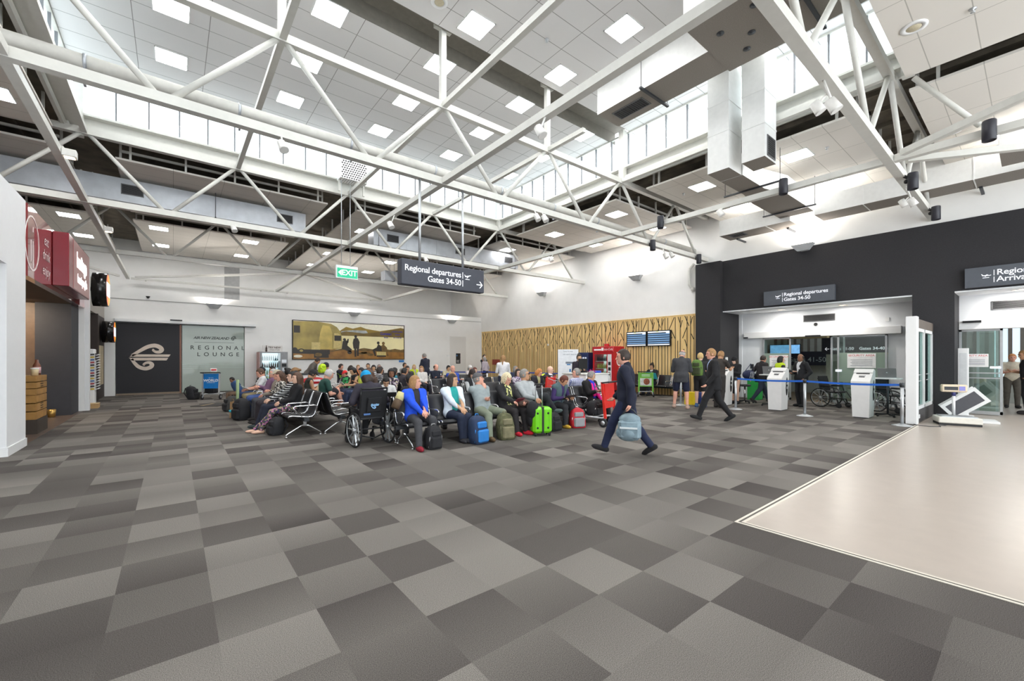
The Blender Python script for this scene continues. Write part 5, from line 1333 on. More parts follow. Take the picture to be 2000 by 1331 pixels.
# ================================================================== kiosks, laptops, posts and tape
KW = mat('kiosk_white', (234, 232, 230), 0.35, var=0.02)
def kiosk(loc, rz, label):
    """front faces local -X"""
    T = thing('check_in_kiosk', label, 'kiosk', loc, rz, 'white kiosks')
    w0, w1 = 0.17, 0.2
    prof = [(-0.14, 0.02), (0.36, 0.02), (0.4, 0.98), (0.4, 1.22), (0.33, 1.26), (0.26, 1.245), (-0.12, 0.99), (-0.17, 0.955)]
    m = MB(); n = len(prof)
    vs = [(x, -(w0 + (w1 - w0) * min(1, z)), z) for x, z in prof] + [(x, (w0 + (w1 - w0) * min(1, z)), z) for x, z in prof]
    m.add(vs, [tuple(range(n)), tuple(range(2 * n - 1, n - 1, -1))] + [(i, n + i, n + (i + 1) % n, (i + 1) % n) for i in range(n)])
    m.build('cabinet', KW, T)
    MB().box(-0.12, -0.15, 0.0, 0.34, 0.15, 0.02).build('plinth', DARKM, T)
    A = Vector((0.38, 0, 0.255)).normalized(); N = Vector((-0.255, 0, 0.38)).normalized()
    o = Vector((-0.12, 0, 0.99))
    def slab(a0, a1, hw, d0, d1, mt, nm): MB().prism([(-hw, a0), (hw, a0), (hw, a1), (-hw, a1)], (o, (0, -1, 0), A, N), d0, d1).build(nm, mt, T)
    slab(0.31, 0.47, 0.2, 0.0, 0.03, KW, 'scanner_hood'); slab(0.27, 0.31, 0.14, -0.003, 0.004, BLACK, 'scanner_slot'); slab(0.12, 0.16, 0.06, 0.0, 0.006, DARKM, 'card_slot'); slab(0.19, 0.2, 0.07, 0.0, 0.005, DARKM, 'label_line')
    for s in (-1, 1):
        q = MB(); q.lathe([(0.0, 0.012), (0.95, 0.012), (1.0, 0.0)], (0, 0, 0), 26, axis=(0, 1, 0))
        q.v = [(0.25 + v[0] * 0.07, s * 0.187 + s * v[1] , 0.72 + v[2] * 0.28) for v in q.v]
        q.box(0.215, s * 0.2, 0.77, 0.285, s * 0.203, 0.83, 1).box(0.215, s * 0.2, 0.64, 0.285, s * 0.203, 0.71, 1)
        q.build('oval_badge', [BLACK, mat('badge_grey', (196, 196, 196), 0.5)], T)
    return T
kiosk((14.15, 4.95, 0), 0, 'white kiosk in the middle of the taped gate, in front of the hi-vis woman')
kiosk((14.15, 2.93, 0), 0, 'white kiosk at the right of the taped gate, nearest the glass partition')
kiosk((14.2, 6.6, 0), 0, 'white kiosk at the left of the taped gate, partly behind the suited walker')
def laptop_stand(x, y, rz, label, lb2):
    T = thing('laptop_stand', label, 'stand', (x, y, 0), rz, 'laptop stands')
    MB().bbox(-0.18, -0.28, 1.0, 0.18, 0.28, 1.03, 0.006).build('tray', TRIMW, T); MB().tube([(0, 0, 0.06), (0, 0, 1.0)], 0.025).build('column', DARKM, T)
    for k in range(5):
        a = 2 * math.pi * k / 5
        MB().bar((0, 0, 0.07), (0.28 * math.cos(a), 0.28 * math.sin(a), 0.05), 0.04, 0.03).sphere((0.28 * math.cos(a), 0.28 * math.sin(a), 0.028), 0.028).build('leg', BLACK, T)
    L_ = thing('laptop', lb2, 'laptop', (x, y, 1.031), rz, 'grey laptops')
    MB().bbox(-0.08, -0.19, 0, 0.16, 0.19, 0.02, 0.004).build('keyboard_base', ALU, L_)
    m = MB(); m.add([(-0.08, -0.19, 0.02), (-0.08, 0.19, 0.02), (-0.15, 0.19, 0.26), (-0.15, -0.19, 0.26), (-0.065, -0.19, 0.02), (-0.065, 0.19, 0.02), (-0.135, 0.19, 0.265), (-0.135, -0.19, 0.265)], [(0, 3, 2, 1), (4, 5, 6, 7), (0, 1, 5, 4), (2, 3, 7, 6), (1, 2, 6, 5), (0, 4, 7, 3)])
    m.build('screen_lid', mat('laptop_grey', (136, 136, 138), 0.4, metal=0.3), L_)
    MB().lathe([(0, 0.003), (0.016, 0.002)], (-0.117, 0, 0.145), 14, axis=(-1, 0, -0.28)).build('lid_emblem', mat('lid_white', (226, 228, 230), 0.4), L_)
laptop_stand(15.35, 5.55, 0, 'white laptop stand on a black wheeled foot behind the middle kiosk', 'grey laptop open behind the middle kiosk')
laptop_stand(14.95, 2.55, 0, 'white laptop stand on a black wheeled foot behind the right kiosk', 'grey laptop open behind the right kiosk')
laptop_stand(15.4, 7.15, R(180), 'laptop stand in front of the charcoal pillar by the beanie staff', 'laptop with a blue screen beside the beanie staff')
T = thing('stool', 'black round wheeled stool behind the left kiosk', 'stool', (15.6, 6.45, 0))
MB().lathe([(0, 0.58), (0.17, 0.58), (0.19, 0.61), (0.17, 0.65), (0, 0.66)], n=20).build('seat', PAD, T); MB().tube([(0, 0, 0.1), (0, 0, 0.58)], 0.025).build('column', CHROME, T)
for k in range(5):
    a = 2 * math.pi * k / 5 + 0.3; MB().bar((0, 0, 0.1), (0.26 * math.cos(a), 0.26 * math.sin(a), 0.06), 0.04, 0.03).sphere((0.26 * math.cos(a), 0.26 * math.sin(a), 0.03), 0.03).build('leg', BLACK, T)
def stanchion(x, y, label):
    T = thing('stanchion', label, 'queue post', (x, y, 0), 0, 'silver queue posts')
    MB().lathe([(0.19, 0), (0.19, 0.008), (0.1, 0.03), (0.045, 0.05)], n=28).build('base', ALU, T)
    MB().lathe([(0.034, 0.04), (0.034, 0.94)], n=16).build('post', ALU, T)
    MB().lathe([(0.042, 0.89), (0.042, 0.985), (0.036, 0.99), (0, 0.99)], n=16).build('tape_head', DARKM, T)
    return T
SP = [(13.17, 7.46), (13.41, 5.81), (13.32, 3.97), (13.14, 1.99)]
for (x, y), s in zip(SP, ('behind the man in shorts', 'in front of the beanie staff', 'in front of the dark suited staff man', 'beside the glass partition post')):
    stanchion(x, y, 'silver queue post %s' % s)
TAPE = mat('queue_tape_blue', (34, 100, 200), 0.5)
def tape(p, q, z, label, mt=TAPE):
    d = (Vector(q) - Vector(p)).normalized() * 0.044
    a, b = Vector((p[0] + d[0], p[1] + d[1], z)), Vector((q[0] - d[0], q[1] - d[1], z))
    m = MB()
    n = 8
    for i in range(n):
        f0, f1 = i / n, (i + 1) / n
        s0, s1 = -0.05 * 4 * f0 * (1 - f0) * 0.5, -0.05 * 4 * f1 * (1 - f1) * 0.5
        m.bar(a.lerp(b, f0) + Vector((0, 0, s0)) - a, a.lerp(b, f1) + Vector((0, 0, s1)) - a, 0.004, 0.05)
    o = m.build('queue_tape', mt); o.location = a
    tag(o, label, 'queue tape', 'blue queue tapes')
tape(SP[1], SP[2], 0.94, 'blue queue tape in front of the middle kiosk')
tape(SP[2], SP[3], 0.94, 'blue queue tape in front of the right kiosk')
# far queue posts with blue tape along the wood wall
FS_ = [(9.6, 18.6), (11.2, 15.8), (12.0, 13.9), (13.9, 11.0)]
for (x, y), s in zip(FS_, ('farthest', 'second farthest', 'third farthest', 'nearest')): stanchion(x, y, 'silver queue post among the seats before the wood wall, %s' % s)
T2 = mat('tape_deep_blue', (30, 62, 160), 0.5)
for a, b, s in zip(FS_, FS_[1:], ('far', 'middle', 'near')):
    tape(a, b, 0.94, 'deep blue tape before the wood wall, %s span' % s, T2)

# ================================================================== bag scale, sizing frame and sign post
SCW = mat('scale_cream', (226, 222, 212), 0.4)
T = thing('bag_scale', 'white platform bag scale with a display head on a post', 'scale', (14.35, 1.22, 0), R(-72))
MB().bbox(-0.36, -0.27, 0.05, 0.36, 0.27, 0.19, 0.015).build('platform', SCW, T); MB().box(-0.35, -0.26, 0.0, 0.35, 0.26, 0.05).build('foot_rail', BLACK, T)
MB().box(-0.3, -0.2, 0.19, 0.3, 0.25, 0.205).build('pan', ALU, T); MB().tube([(0.0, 0.22, 0.19), (0.0, 0.22, 0.72)], 0.03, 0, 12).build('post', TRIMW, T); MB().tube([(0.0, 0.22, 0.66), (0.0, 0.22, 0.76)], 0.04, 0, 12).build('collar', mat('navy_collar', (50, 54, 110), 0.5), T)
MB().bbox(-0.22, 0.16, 0.75, 0.22, 0.3, 0.93, 0.02).build('display_head', mat('scale_beige', (226, 208, 182), 0.45), T); MB().box(-0.17, 0.153, 0.8, 0.06, 0.161, 0.88).build('lcd', DARKM, T); MB().box(0.08, 0.153, 0.79, 0.18, 0.161, 0.89).build('key_pad', mat('key_violet', (140, 140, 206), 0.5), T)
T = thing('bag_sizer', 'tilted white bag sizing frame behind the platform scale', 'bag sizer', (15.2, 1.1, 0), R(-80))
m = MB()
def frame_panel(mb, o, A, B, N, w, h, t, th):
    fr = (o, A, B, N)
    for p in ([(0, 0), (w, 0), (w, t), (0, t)], [(0, h - t), (w, h - t), (w, h), (0, h)], [(0, t), (t, t), (t, h - t), (0, h - t)], [(w - t, t), (w, t), (w, h - t), (w - t, h - t)]): mb.prism(p, fr, -th / 2, th / 2)
c45, s45 = math.cos(R(40)), math.sin(R(40))
for yy in (-0.1, 0.3):
    frame_panel(m, (-0.5, yy, 0.36), (c45, 0, s45), (s45, 0, -c45), (0, -1, 0), 0.78, 0.42, 0.07, 0.03)
m.build('side_frames', TRIMW, T)
m = MB()
for yy in (-0.1, 0.3): m.prism([(0.06, 0.06), (0.72, 0.06), (0.72, 0.36), (0.06, 0.36)], ((-0.5, yy, 0.36), (c45, 0, s45), (s45, 0, -c45), (0, -1, 0)), -0.006, 0.006)
m.build('side_infill', mat('sizer_grey', (84, 84, 90), 0.5), T)
m = MB(); m.prism([(0, 0), (0.78, 0), (0.78, 0.4), (0, 0.4)], ((-0.5 + 0.42 * s45, -0.1, 0.36 - 0.42 * c45), (c45, 0, s45), (0, 1, 0), (-s45, 0, c45)), 0.0, 0.02); m.prism([(0, 0), (0.42, 0), (0.42, 0.4), (0, 0.4)], ((-0.5, -0.1, 0.36), (s45, 0, -c45), (0, 1, 0), (-c45, 0, -s45)), -0.02, 0.0); m.build('back_panels', TRIMW, T)
MB().bbox(-0.5, -0.2, 0.0, 0.5, 0.4, 0.06, 0.01).box(-0.3, 0.05, 0.06, -0.22, 0.15, 0.06).build('foot', TRIMW, T)
T = thing('sign_post', 'tall slim white sign post left of the arrivals door', 'sign post', (16.75, 1.3, 0))
MB().bbox(-0.05, -0.1, 0, 0.05, 0.1, 1.83, 0.008).build('post', TRIMW, T); MB().box(-0.054, -0.07, 0.5, -0.05, 0.07, 1.7).build('inlay', mat('inlay_grey', (214, 216, 218), 0.4), T); MB().lathe([(0.2, 0), (0.2, 0.015), (0.06, 0.03)], n=22).build('base', TRIMW, T)
o = MB().tube([(0, 0, 0.012), (-0.15, 0.1, 0.01), (-0.35, 0.05, 0.01), (-0.5, 0.22, 0.01), (-0.45, 0.42, 0.01), (-0.3, 0.5, 0.01)], 0.007).build('power_cable', DARKM); o.location = (13.9, 1.35, 0.0); tag(o, 'thin dark power cable on the cream floor by the scale', 'cable')

# ================================================================== vending machines
def bottles_in(x, y, zs, n, dx, dy, cols, lab, grp, r=0.03):
    for j, z in enumerate(zs):
        me = None
        for i in range(n):
            key = 'bottle_%s_%d' % (grp[:6], j)
            if me is None:
                b = MB().lathe([(r, 0), (r, 0.14), (r * 0.5, 0.19), (r * 0.45, 0.23), (0, 0.235)], n=8)
                o = b.build('bottle', cols[j % len(cols)]); me = o.data
            else:
                o = bpy.data.objects.new('bottle', me); COL.objects.link(o)
            o.location = (x + dx * i, y + dy * i, z)
            tag(o, lab % (('top', 'second', 'third', 'bottom')[j]), 'bottle', grp)
T = thing('vending_machine', 'grey drinks vending machine against the back wall below the billboard', 'vending machine', (3.8, 23.5, 0))
m = MB(); 
for b in ((-0.6, -0.38, 0.08, -0.5, 0.4, 1.88), (0.28, -0.38, 0.08, 0.6, 0.4, 1.88), (-0.5, 0.3, 0.08, 0.28, 0.4, 1.88), (-0.5, -0.38, 0.08, 0.28, 0.3, 0.5), (-0.5, -0.38, 1.82, 0.28, 0.3, 1.88)): m.box(*b)
m.build('cabinet', mat('vending_grey', (140, 140, 142), 0.4, metal=0.2), T); MB().box(-0.55, -0.3, 0, 0.55, 0.35, 0.08).build('base', BLACK, T)
MB().box(-0.62, -0.4, 0.1, -0.6, 0.4, 1.86).build('side_graphic', mat('pinkish_side', (196, 150, 144), 0.5, var=0.2), T)
for z in (1.72, 1.38, 1.04, 0.7):
    MB().box(-0.49, -0.3, z - 0.27, 0.27, 0.29, z - 0.255).build('shelf', TRIMW, T)
MB().box(-0.5, 0.285, 0.5, 0.28, 0.299, 1.82).build('lit_back', mat('lit_back', (226, 240, 246), 0.5, var=0, emit=0.9), T)
MB().box(-0.5, -0.375, 0.5, 0.28, -0.368, 1.82).build('glass_front', glass('vend_glass', (240, 248, 248), 0.08), T)
m = MB(); m.box(0.34, -0.39, 1.35, 0.54, -0.38, 1.5, 1).box(0.34, -0.39, 1.15, 0.54, -0.38, 1.3, 0).box(0.36, -0.4, 0.95, 0.52, -0.38, 1.1, 1).box(0.34, -0.39, 0.7, 0.54, -0.38, 0.85, 0); m.build('coin_panel', [BLACK, ALU], T)
bc = [mat('b_teal', (60, 120, 130), 0.3), mat('b_brown', (90, 60, 50), 0.3), mat('b_green', (80, 140, 70), 0.3), mat('b_lime', (196, 206, 80), 0.3)]
bottles_in(3.36, 23.32, (1.466, 1.126, 0.786, 0.52), 8, 0.09, 0, bc, 'small drink bottle on the %s shelf of the grey vending machine', 'bottles in the grey vending machine')
T = thing('topper_sign', 'white try-new topper sign with a cola bottle on the grey vending machine', 'sign', (3.75, 23.3, 1.885)); MB().box(-0.4, -0.02, 0.0, 0.45, 0.02, 0.3).build('board', mat('topper_white', (230, 226, 222), 0.5), T)
m = MB(); text_mb(m, 'TRY NEW', ((0.1, -0.021, 0.2), (1, 0, 0), (0, 0, 1), (0, -1, 0)), 0.12, 0, bold=0.003); text_mb(m, 'Coca-Cola', ((0.1, -0.021, 0.09), (1, 0, 0), (0, 0, 1), (0, -1, 0)), 0.1, 0, shear=0.3); m.build('lettering', mat('brown_ink', (80, 66, 56), 0.6), T)
MB().lathe([(0.035, 0), (0.04, 0.05), (0.03, 0.11), (0.038, 0.16), (0.015, 0.24), (0.015, 0.3), (0, 0.3)], (-0.25, -0.07, 0.0), 12).build('bottle_model', mat('cola_brown', (60, 34, 28), 0.3), T)
# red cola machine: front faces -X
T = thing('vending_machine', 'red cola vending machine with glass front against the wood wall', 'vending machine', (16.05, 12.75, 0))
RED = mat('cola_red', (198, 30, 40), 0.35)
m = MB()
for b in ((-0.4, 0.5, 0.1, 0.4, 0.6, 1.85), (-0.4, -0.6, 0.1, 0.4, -0.22, 1.85), (0.3, -0.22, 0.1, 0.4, 0.5, 1.85), (-0.4, -0.22, 0.1, 0.3, 0.5, 0.45), (-0.4, -0.22, 1.75, 0.3, 0.5, 1.85)): m.box(*b)
m.build('cabinet', RED, T); MB().box(-0.38, -0.58, 0, 0.4, 0.58, 0.1).build('base', BLACK, T)
MB().bbox(-0.43, -0.62, 1.85, 0.4, 0.62, 2.12, 0.02).build('header', RED, T)
m = MB(); F = ((-0.432, 0.28, 1.99), (0, -1, 0), (0, 0, 1), (-1, 0, 0)); text_mb(m, 'Coca-Cola', ((-0.432, -0.28, 1.98), (0, -1, 0), (0, 0, 1), (-1, 0, 0)), 0.14, 0, shear=0.3); m.box(-0.434, 0.08, 1.93, -0.43, 0.5, 2.0); m.box(-0.436, -0.06, 1.92, -0.432, 0.06, 2.06)
text_mb(m, 'Coca-Cola', ((0.0, -0.602, 1.05), (0, 0, 1), (-1, 0, 0), (0, -1, 0)), 0.42, 0, shear=0.3, bold=0.006)
m.build('lettering', mat('script_white', (244, 236, 236), 0.4, var=0, emit=0.2), T)
MB().bbox(-0.2, -0.08, 2.12, 0.0, 0.1, 2.25, 0.02).build('top_bump', RED, T)
for z in (1.45, 1.1, 0.75): MB().box(-0.33, -0.21, z - 0.03, 0.28, 0.49, z - 0.015).build('shelf', TRIMW, T)
MB().box(0.285, -0.22, 0.45, 0.299, 0.5, 1.75).build('lit_back', mat('lit_mint', (206, 232, 222), 0.5, var=0, emit=0.8), T)
MB().box(-0.4, -0.22, 0.45, -0.392, 0.5, 1.75).build('glass_front', glass('vend_glass'), T)
m = MB(); m.box(-0.41, -0.5, 0.45, -0.4, -0.28, 1.75, 0).box(-0.415, -0.46, 1.25, -0.41, -0.32, 1.4, 1).box(-0.415, -0.46, 1.0, -0.41, -0.32, 1.15, 1).box(-0.415, -0.46, 0.7, -0.41, -0.32, 0.85, 2); m.build('coin_panel', [TRIMW, BLACK, ALU], T)
bottles_in(15.78, 12.58, (1.44, 1.09, 0.74, 0.46), 8, 0, 0.083, [mat('b_dark', (50, 36, 36), 0.3), mat('b_yellow', (190, 180, 70), 0.3), bc[2], bc[0]], 'small drink bottle on the %s shelf of the red cola machine', 'bottles in the red cola machine')
T = thing('display_cabinet', 'dark blue illuminated cabinet left of the red cola machine', 'cabinet', (16.05, 14.3, 0)); MB().bbox(-0.35, -0.6, 0, 0.4, 0.6, 1.85, 0.015).build('cabinet', mat('deep_blue', (26, 44, 92), 0.4), T)
MB().box(-0.36, 0.12, 0.3, -0.35, 0.58, 1.75).build('blue_panel', mat('bright_blue', (30, 80, 200), 0.4, emit=0.3), T)
m = MB()
for i in range(4):
    for j in range(4): m.box(-0.358, -0.5 + 0.14 * i, 1.05 + 0.16 * j, -0.35, -0.41 + 0.14 * i, 1.14 + 0.16 * j, (i * 3 + j) % 3)
m.build('product_tiles', [mat('tile_w', (220, 226, 240), 0.4, emit=0.4), mat('tile_y', (210, 220, 110), 0.4, emit=0.4), mat('tile_b', (90, 140, 220), 0.4, emit=0.4)], T)

# ================================================================== counter, banner, red oval stand
T = thing('banner_stand', 'tall white free-standing banner left of the check-in lady', 'banner', (12.75, 12.2, 0), R(-52)); MB().bbox(-0.42, -0.02, 0.03, 0.42, 0.02, 1.93, 0.006).build('panel', mat('banner_white', (236, 238, 242), 0.5), T); MB().bbox(-0.42, -0.18, 0, 0.42, 0.18, 0.03, 0.008).build('foot', TRIMW, T)
m = MB(); F = lambda x, z: ((x, -0.0205, z), (1, 0, 0), (0, 0, 1), (0, -1, 0))
text_mb(m, 'AIR NEW ZEALAND', F(0.1, 1.72), 0.07, 0); text_mb(m, 'Carry-on bags', F(0.0, 1.85), 0.07, 0)
m.box(-0.1, -0.023, 1.34, 0.2, -0.02, 1.42).box(-0.05, -0.023, 1.28, 0.1, -0.02, 1.33, 1).box(0.05, -0.023, 1.0, 0.12, -0.02, 1.12, 1)
for k in range(3): m.box(-0.12 + 0.13 * k, -0.023, 0.72, -0.06 + 0.13 * k, -0.02, 0.78, 2)
m.build('print', [mat('grey_ink', (120, 128, 140), 0.5), mat('blue_ink', (60, 130, 190), 0.5), BLACK], T)
T = thing('service_counter', 'white service counter behind the woman with the pink scarf', 'counter', (10.15, 8.95, 0)); MB().bbox(-0.55, -0.5, 0.0, 0.5, 0.45, 1.06, 0.01).build('counter_body', KW, T); MB().bbox(-0.58, -0.53, 1.06, 0.53, 0.48, 1.1, 0.008).build('counter_top', mat('counter_top_pale', (214, 214, 208), 0.4), T); MB().box(-0.55, -0.52, 0.02, 0.5, -0.501, 0.1).build('kick_plate', ALU, T)
T = thing('monitor', 'black monitor on the white service counter', 'monitor', (10.3, 9.2, 1.1)); MB().bbox(-0.2, -0.02, 0.12, 0.2, 0.03, 0.45, 0.008).build('screen', BLACK, T); MB().box(-0.03, 0.0, 0.02, 0.03, 0.03, 0.14).build('neck', BLACK, T); MB().bbox(-0.12, -0.08, 0, 0.12, 0.1, 0.02, 0.004).build('foot', BLACK, T)
o = MB().bbox(-0.12, -0.06, 0, 0.14, 0.06, 0.07, 0.01).build('tray', mat('tray_blue', (40, 76, 190), 0.4)); o.location = (10.45, 8.75, 1.1); tag(o, 'small blue tray on the white service counter', 'tray')
T = thing('kiosk_table', 'white table with a red oval badge among the seats below the billboard', 'table', (4.15, 17.6, 0)); MB().bbox(-0.6, -0.4, 0.0, 0.7, 0.4, 0.95, 0.01).build('table_body', KW, T); MB().bbox(-0.66, -0.45, 0.95, 0.76, 0.45, 0.99, 0.008).build('table_top', DARKM, T)
q = MB(); q.lathe([(0.0, 0.012), (0.95, 0.012), (1, 0)], (0, 0, 0), 26, axis=(0, -1, 0)); q.v = [(0.0 + v[0] * 0.42, -0.401 + v[1] * 1.0, 0.72 + v[2] * 0.13) for v in q.v]; q.box(-0.25, -0.416, 0.68, 0.25, -0.413, 0.76, 1); q.build('oval_badge', [mat('badge_red', (212, 34, 40), 0.4), mat('badge_white', (240, 230, 230), 0.5)], T)
T = thing('floor_sign', 'flat black printed mat lying on the carpet by the left seats', 'mat', (1.05, 17.3, 0), R(-30)); MB().box(-0.4, -0.55, 0, 0.4, 0.55, 0.02).build('sheet', mat('mat_black', (44, 40, 38), 0.7), T); MB().box(-0.2, -0.4, 0.02, -0.1, 0.3, 0.022).build('print', mat('mat_gold', (150, 132, 96), 0.6), T)
o = MB().box(-0.15, -0.15, 0, 0.15, 0.15, 0.42).build('yellow_box', mat('yellow_bin', (236, 204, 30), 0.5)); o.location = (13.7, 7.4, 0); tag(o, 'bright yellow box on the floor behind the man in shorts', 'box')
o = MB().bbox(-0.13, -0.13, 0, 0.13, 0.13, 0.4, 0.02).build('blue_box', mat('navy_bin', (40, 60, 130), 0.5)); o.location = (14.1, 7.25, 0); tag(o, 'navy box on the floor beside the yellow box', 'box')
o = MB().box(-0.4, -0.02, 0, 0.4, 0.02, 0.35).build('red_notice', mat('brick_red', (150, 60, 46), 0.6)); o.location = (16.455, 22.2, 1.15); o.rotation_euler = (0, 0, R(90)); tag(o, 'small brick red notice at the far end of the wood wall', 'notice')
T = thing('green_bin', 'green panel bin at the left of the departures door', 'bin', (17.2, 6.75, 0)); MB().bbox(-0.2, -0.2, 0, 0.2, 0.2, 0.8, 0.015).build('bin_body', mat('bin_green', (46, 170, 76), 0.5), T); MB().bbox(-0.21, -0.21, 0.8, 0.21, 0.21, 0.86, 0.01).build('bin_lid', TRIMW, T)

# ================================================================== luggage
LIME = mat('lime_shell', (120, 214, 34), 0.25, var=0.02)
T = thing('suitcase', 'lime green hard suitcase with raised handle before the front seats', 'suitcase', (5.8, 6.3, 0), R(-25))
MB().bbox(-0.2, -0.13, 0.06, 0.2, 0.13, 0.58, 0.045).build('shell', LIME, T)
m = MB()
for x in (-0.14, -0.05, 0.05, 0.14): m.box(x - 0.012, -0.136, 0.12, x + 0.012, -0.128, 0.52)
m.build('ribs', LIME, T)
MB().box(-0.02, -0.137, 0.06, 0.02, 0.137, 0.585).build('zip_band', BLACK, T)
for (x, z) in ((-0.11, 0.46), (0.11, 0.46), (-0.11, 0.17), (0.11, 0.17)): MB().lathe([(0.022, 0), (0.02, 0.008), (0, 0.01)], (x, -0.13, z), 14, axis=(0, -1, 0)).build('corner_stud', BLACK, T)
MB().tube([(-0.09, 0.09, 0.57), (-0.09, 0.09, 0.98), (-0.09, 0.09, 1.02)], 0.01).tube([(0.05, 0.09, 0.57), (0.05, 0.09, 1.02)], 0.01).build('handle_tubes', ALU, T); MB().tube([(-0.11, 0.09, 1.0), (-0.09, 0.09, 1.03), (0.05, 0.09, 1.03), (0.07, 0.09, 1.0)], 0.016).build('handle_grip', BLACK, T)
for (x, y) in ((-0.15, -0.09), (0.15, -0.09), (-0.15, 0.09), (0.15, 0.09)): MB().lathe([(0.02, -0.015), (0.03, -0.012), (0.03, 0.012), (0.02, 0.015)], (x, y, 0.03), 12, axis=(1, 0, 0)).box(x - 0.02, y - 0.02, 0.035, x + 0.02, y + 0.02, 0.065).build('wheel', mat('rubber'), T)
m = MB(); m.sphere((-0.17, 0.02, 0.5), (0.13, 0.16, 0.2)).sphere((-0.2, 0.05, 0.35), (0.09, 0.13, 0.18)).build('draped_jacket', mat('black_cloth', (32, 32, 36), 0.9, var=0.2), T)

def backpack(loc, rz, label, c1, c2, c3, h=0.5, w=0.32, d=0.22, lean=0.15, name='backpack'):
    T = thing(name, label, 'backpack', loc, rz)
    m = MB(); n = 16
    prof = [(0.0, 0.8), (0.03, 0.94), (0.25, 1.0), (0.6, 0.95), (0.82, 0.84), (0.94, 0.64), (1.0, 0.3)]
    vs = []
    for t, k in prof:
        for i in range(n):
            a = 2 * math.pi * i / n
            ca, sa = math.cos(a), math.sin(a)
            sx = math.copysign(abs(ca) ** 0.45, ca); sy = math.copysign(abs(sa) ** 0.45, sa)
            vs.append((w / 2 * k * sx, d / 2 * k * sy + lean * h * t, t * h))
    fs = [tuple(range(n - 1, -1, -1)), tuple(range((len(prof) - 1) * n, len(prof) * n))]
    for j in range(len(prof) - 1):
        for i in range(n): fs.append((j * n + i, j * n + (i + 1) % n, (j + 1) * n + (i + 1) % n, (j + 1) * n + i))
    m.add(vs, fs, 0, True); m.build('main_sack', c1, T)
    p = MB(); p.bbox(-w * 0.36, -d * 0.62 + lean * h * 0.28, h * 0.06, w * 0.36, -d * 0.3 + lean * h * 0.28, h * 0.52, min(w, h) * 0.07); p.bbox(-w * 0.3, -d * 0.56 + lean * h * 0.6, h * 0.57, w * 0.3, -d * 0.3 + lean * h * 0.6, h * 0.8, min(w, h) * 0.05); p.build('front_pocket', c2, T)
    q = MB(); q.tube([(-w * 0.44, -d * 0.2, h * 0.08), (-w * 0.42, -d * 0.36 + lean * h * 0.5, h * 0.5), (-w * 0.25, -d * 0.3 + lean * h * 0.85, h * 0.86), (w * 0.25, -d * 0.3 + lean * h * 0.85, h * 0.86), (w * 0.42, -d * 0.36 + lean * h * 0.5, h * 0.5), (w * 0.44, -d * 0.2, h * 0.08)], 0.013, 0, 6); q.build('piping', c3, T)
    MB().tube([(-0.04, lean * h, h * 0.97), (-0.03, lean * h, h * 1.06), (0.03, lean * h, h * 1.06), (0.04, lean * h, h * 0.97)], 0.01, 0, 6).build('grab_loop', c3, T)
    for s in (-1, 1): MB().tube([(s * 0.08, d * 0.45 + lean * h * 0.9, h * 0.88), (s * 0.1, d * 0.75 + lean * h * 0.5, h * 0.5), (s * 0.12, d * 0.5, h * 0.1)], 0.018, 0, 6).build('shoulder_strap', c1, T)
    return T
bk = mat('pack_black', (34, 34, 38), 0.8, var=0.2); nv = mat('pack_navy', (38, 54, 84), 0.8, var=0.15); bl = mat('pack_blue', (44, 128, 206), 0.6); ol = mat('pack_olive', (92, 92, 64), 0.85, var=0.4, scale=16); kh = mat('pack_khaki', (126, 120, 92), 0.8, var=0.2); rd = mat('pack_red', (188, 26, 44), 0.6); gy = mat('pack_grey', (150, 150, 154), 0.7); wh = mat('pack_white', (214, 214, 216), 0.6)
backpack((4.38, 6.42, 0), R(10), 'navy and bright blue backpack on the carpet at the cardigan woman feet', nv, bl, bl, 0.5, 0.36, 0.26)
backpack((5.0, 6.42, 0), R(-12), 'olive camouflage backpack standing between the walking boots', ol, kh, kh, 0.5, 0.33, 0.26)
backpack((7.1, 6.5, 0), R(-22), 'red, grey and white backpack on the carpet by yellow shoes', rd, gy, wh, 0.44, 0.36, 0.24)
backpack((6.42, 6.55, 0), R(5), 'black backpack under the crossed leg beside the suitcase', bk, bk, bk, 0.4, 0.34, 0.24)
backpack((3.5, 6.52, 0), R(5), 'small black bag between the feet of the blue jacket woman', bk, bk, mat('buckle', (150, 150, 150), 0.4), 0.4, 0.28, 0.2, 0.05)
backpack((1.62, 9.75, 0), R(-80), 'black backpack under the seat behind the flip flops', bk, bk, bk, 0.36, 0.34, 0.24)
backpack((1.35, 12.6, 0), R(-70), 'black holdall standing beside the brown paper bag', bk, bk, bk, 0.55, 0.42, 0.3, 0.0)
backpack((1.3, 14.9, 0), R(-80), 'dark grey backpack in front of the khaki trousers', mat('pack_charcoal', (62, 62, 60), 0.8), bk, bk, 0.45, 0.4, 0.3)
backpack((0.62, 20.1, 0), R(60), 'black bag slumped behind the blue trolley', bk, bk, bk, 0.5, 0.4, 0.3, 0.25)
backpack((1.16, 20.1, 0.22), R(-24), 'black bag lying on the deck of the blue trolley', bk, bk, bk, 0.3, 0.42, 0.3, 0.0)
backpack((15.2, 10.3, 0.22), R(-52), 'dark bag on the deck of the green trolley', bk, bk, bk, 0.3, 0.36, 0.3, 0.0)
backpack((7.78, 6.6, 0.22), R(14), 'black bag on the deck of the red trolley', bk, bk, wh, 0.34, 0.36, 0.3, 0.0)
T = thing('paper_bag', 'brown paper carrier bag standing on the carpet by the left seats', 'bag', (1.28, 13.15, 0), R(-75)); m = MB()
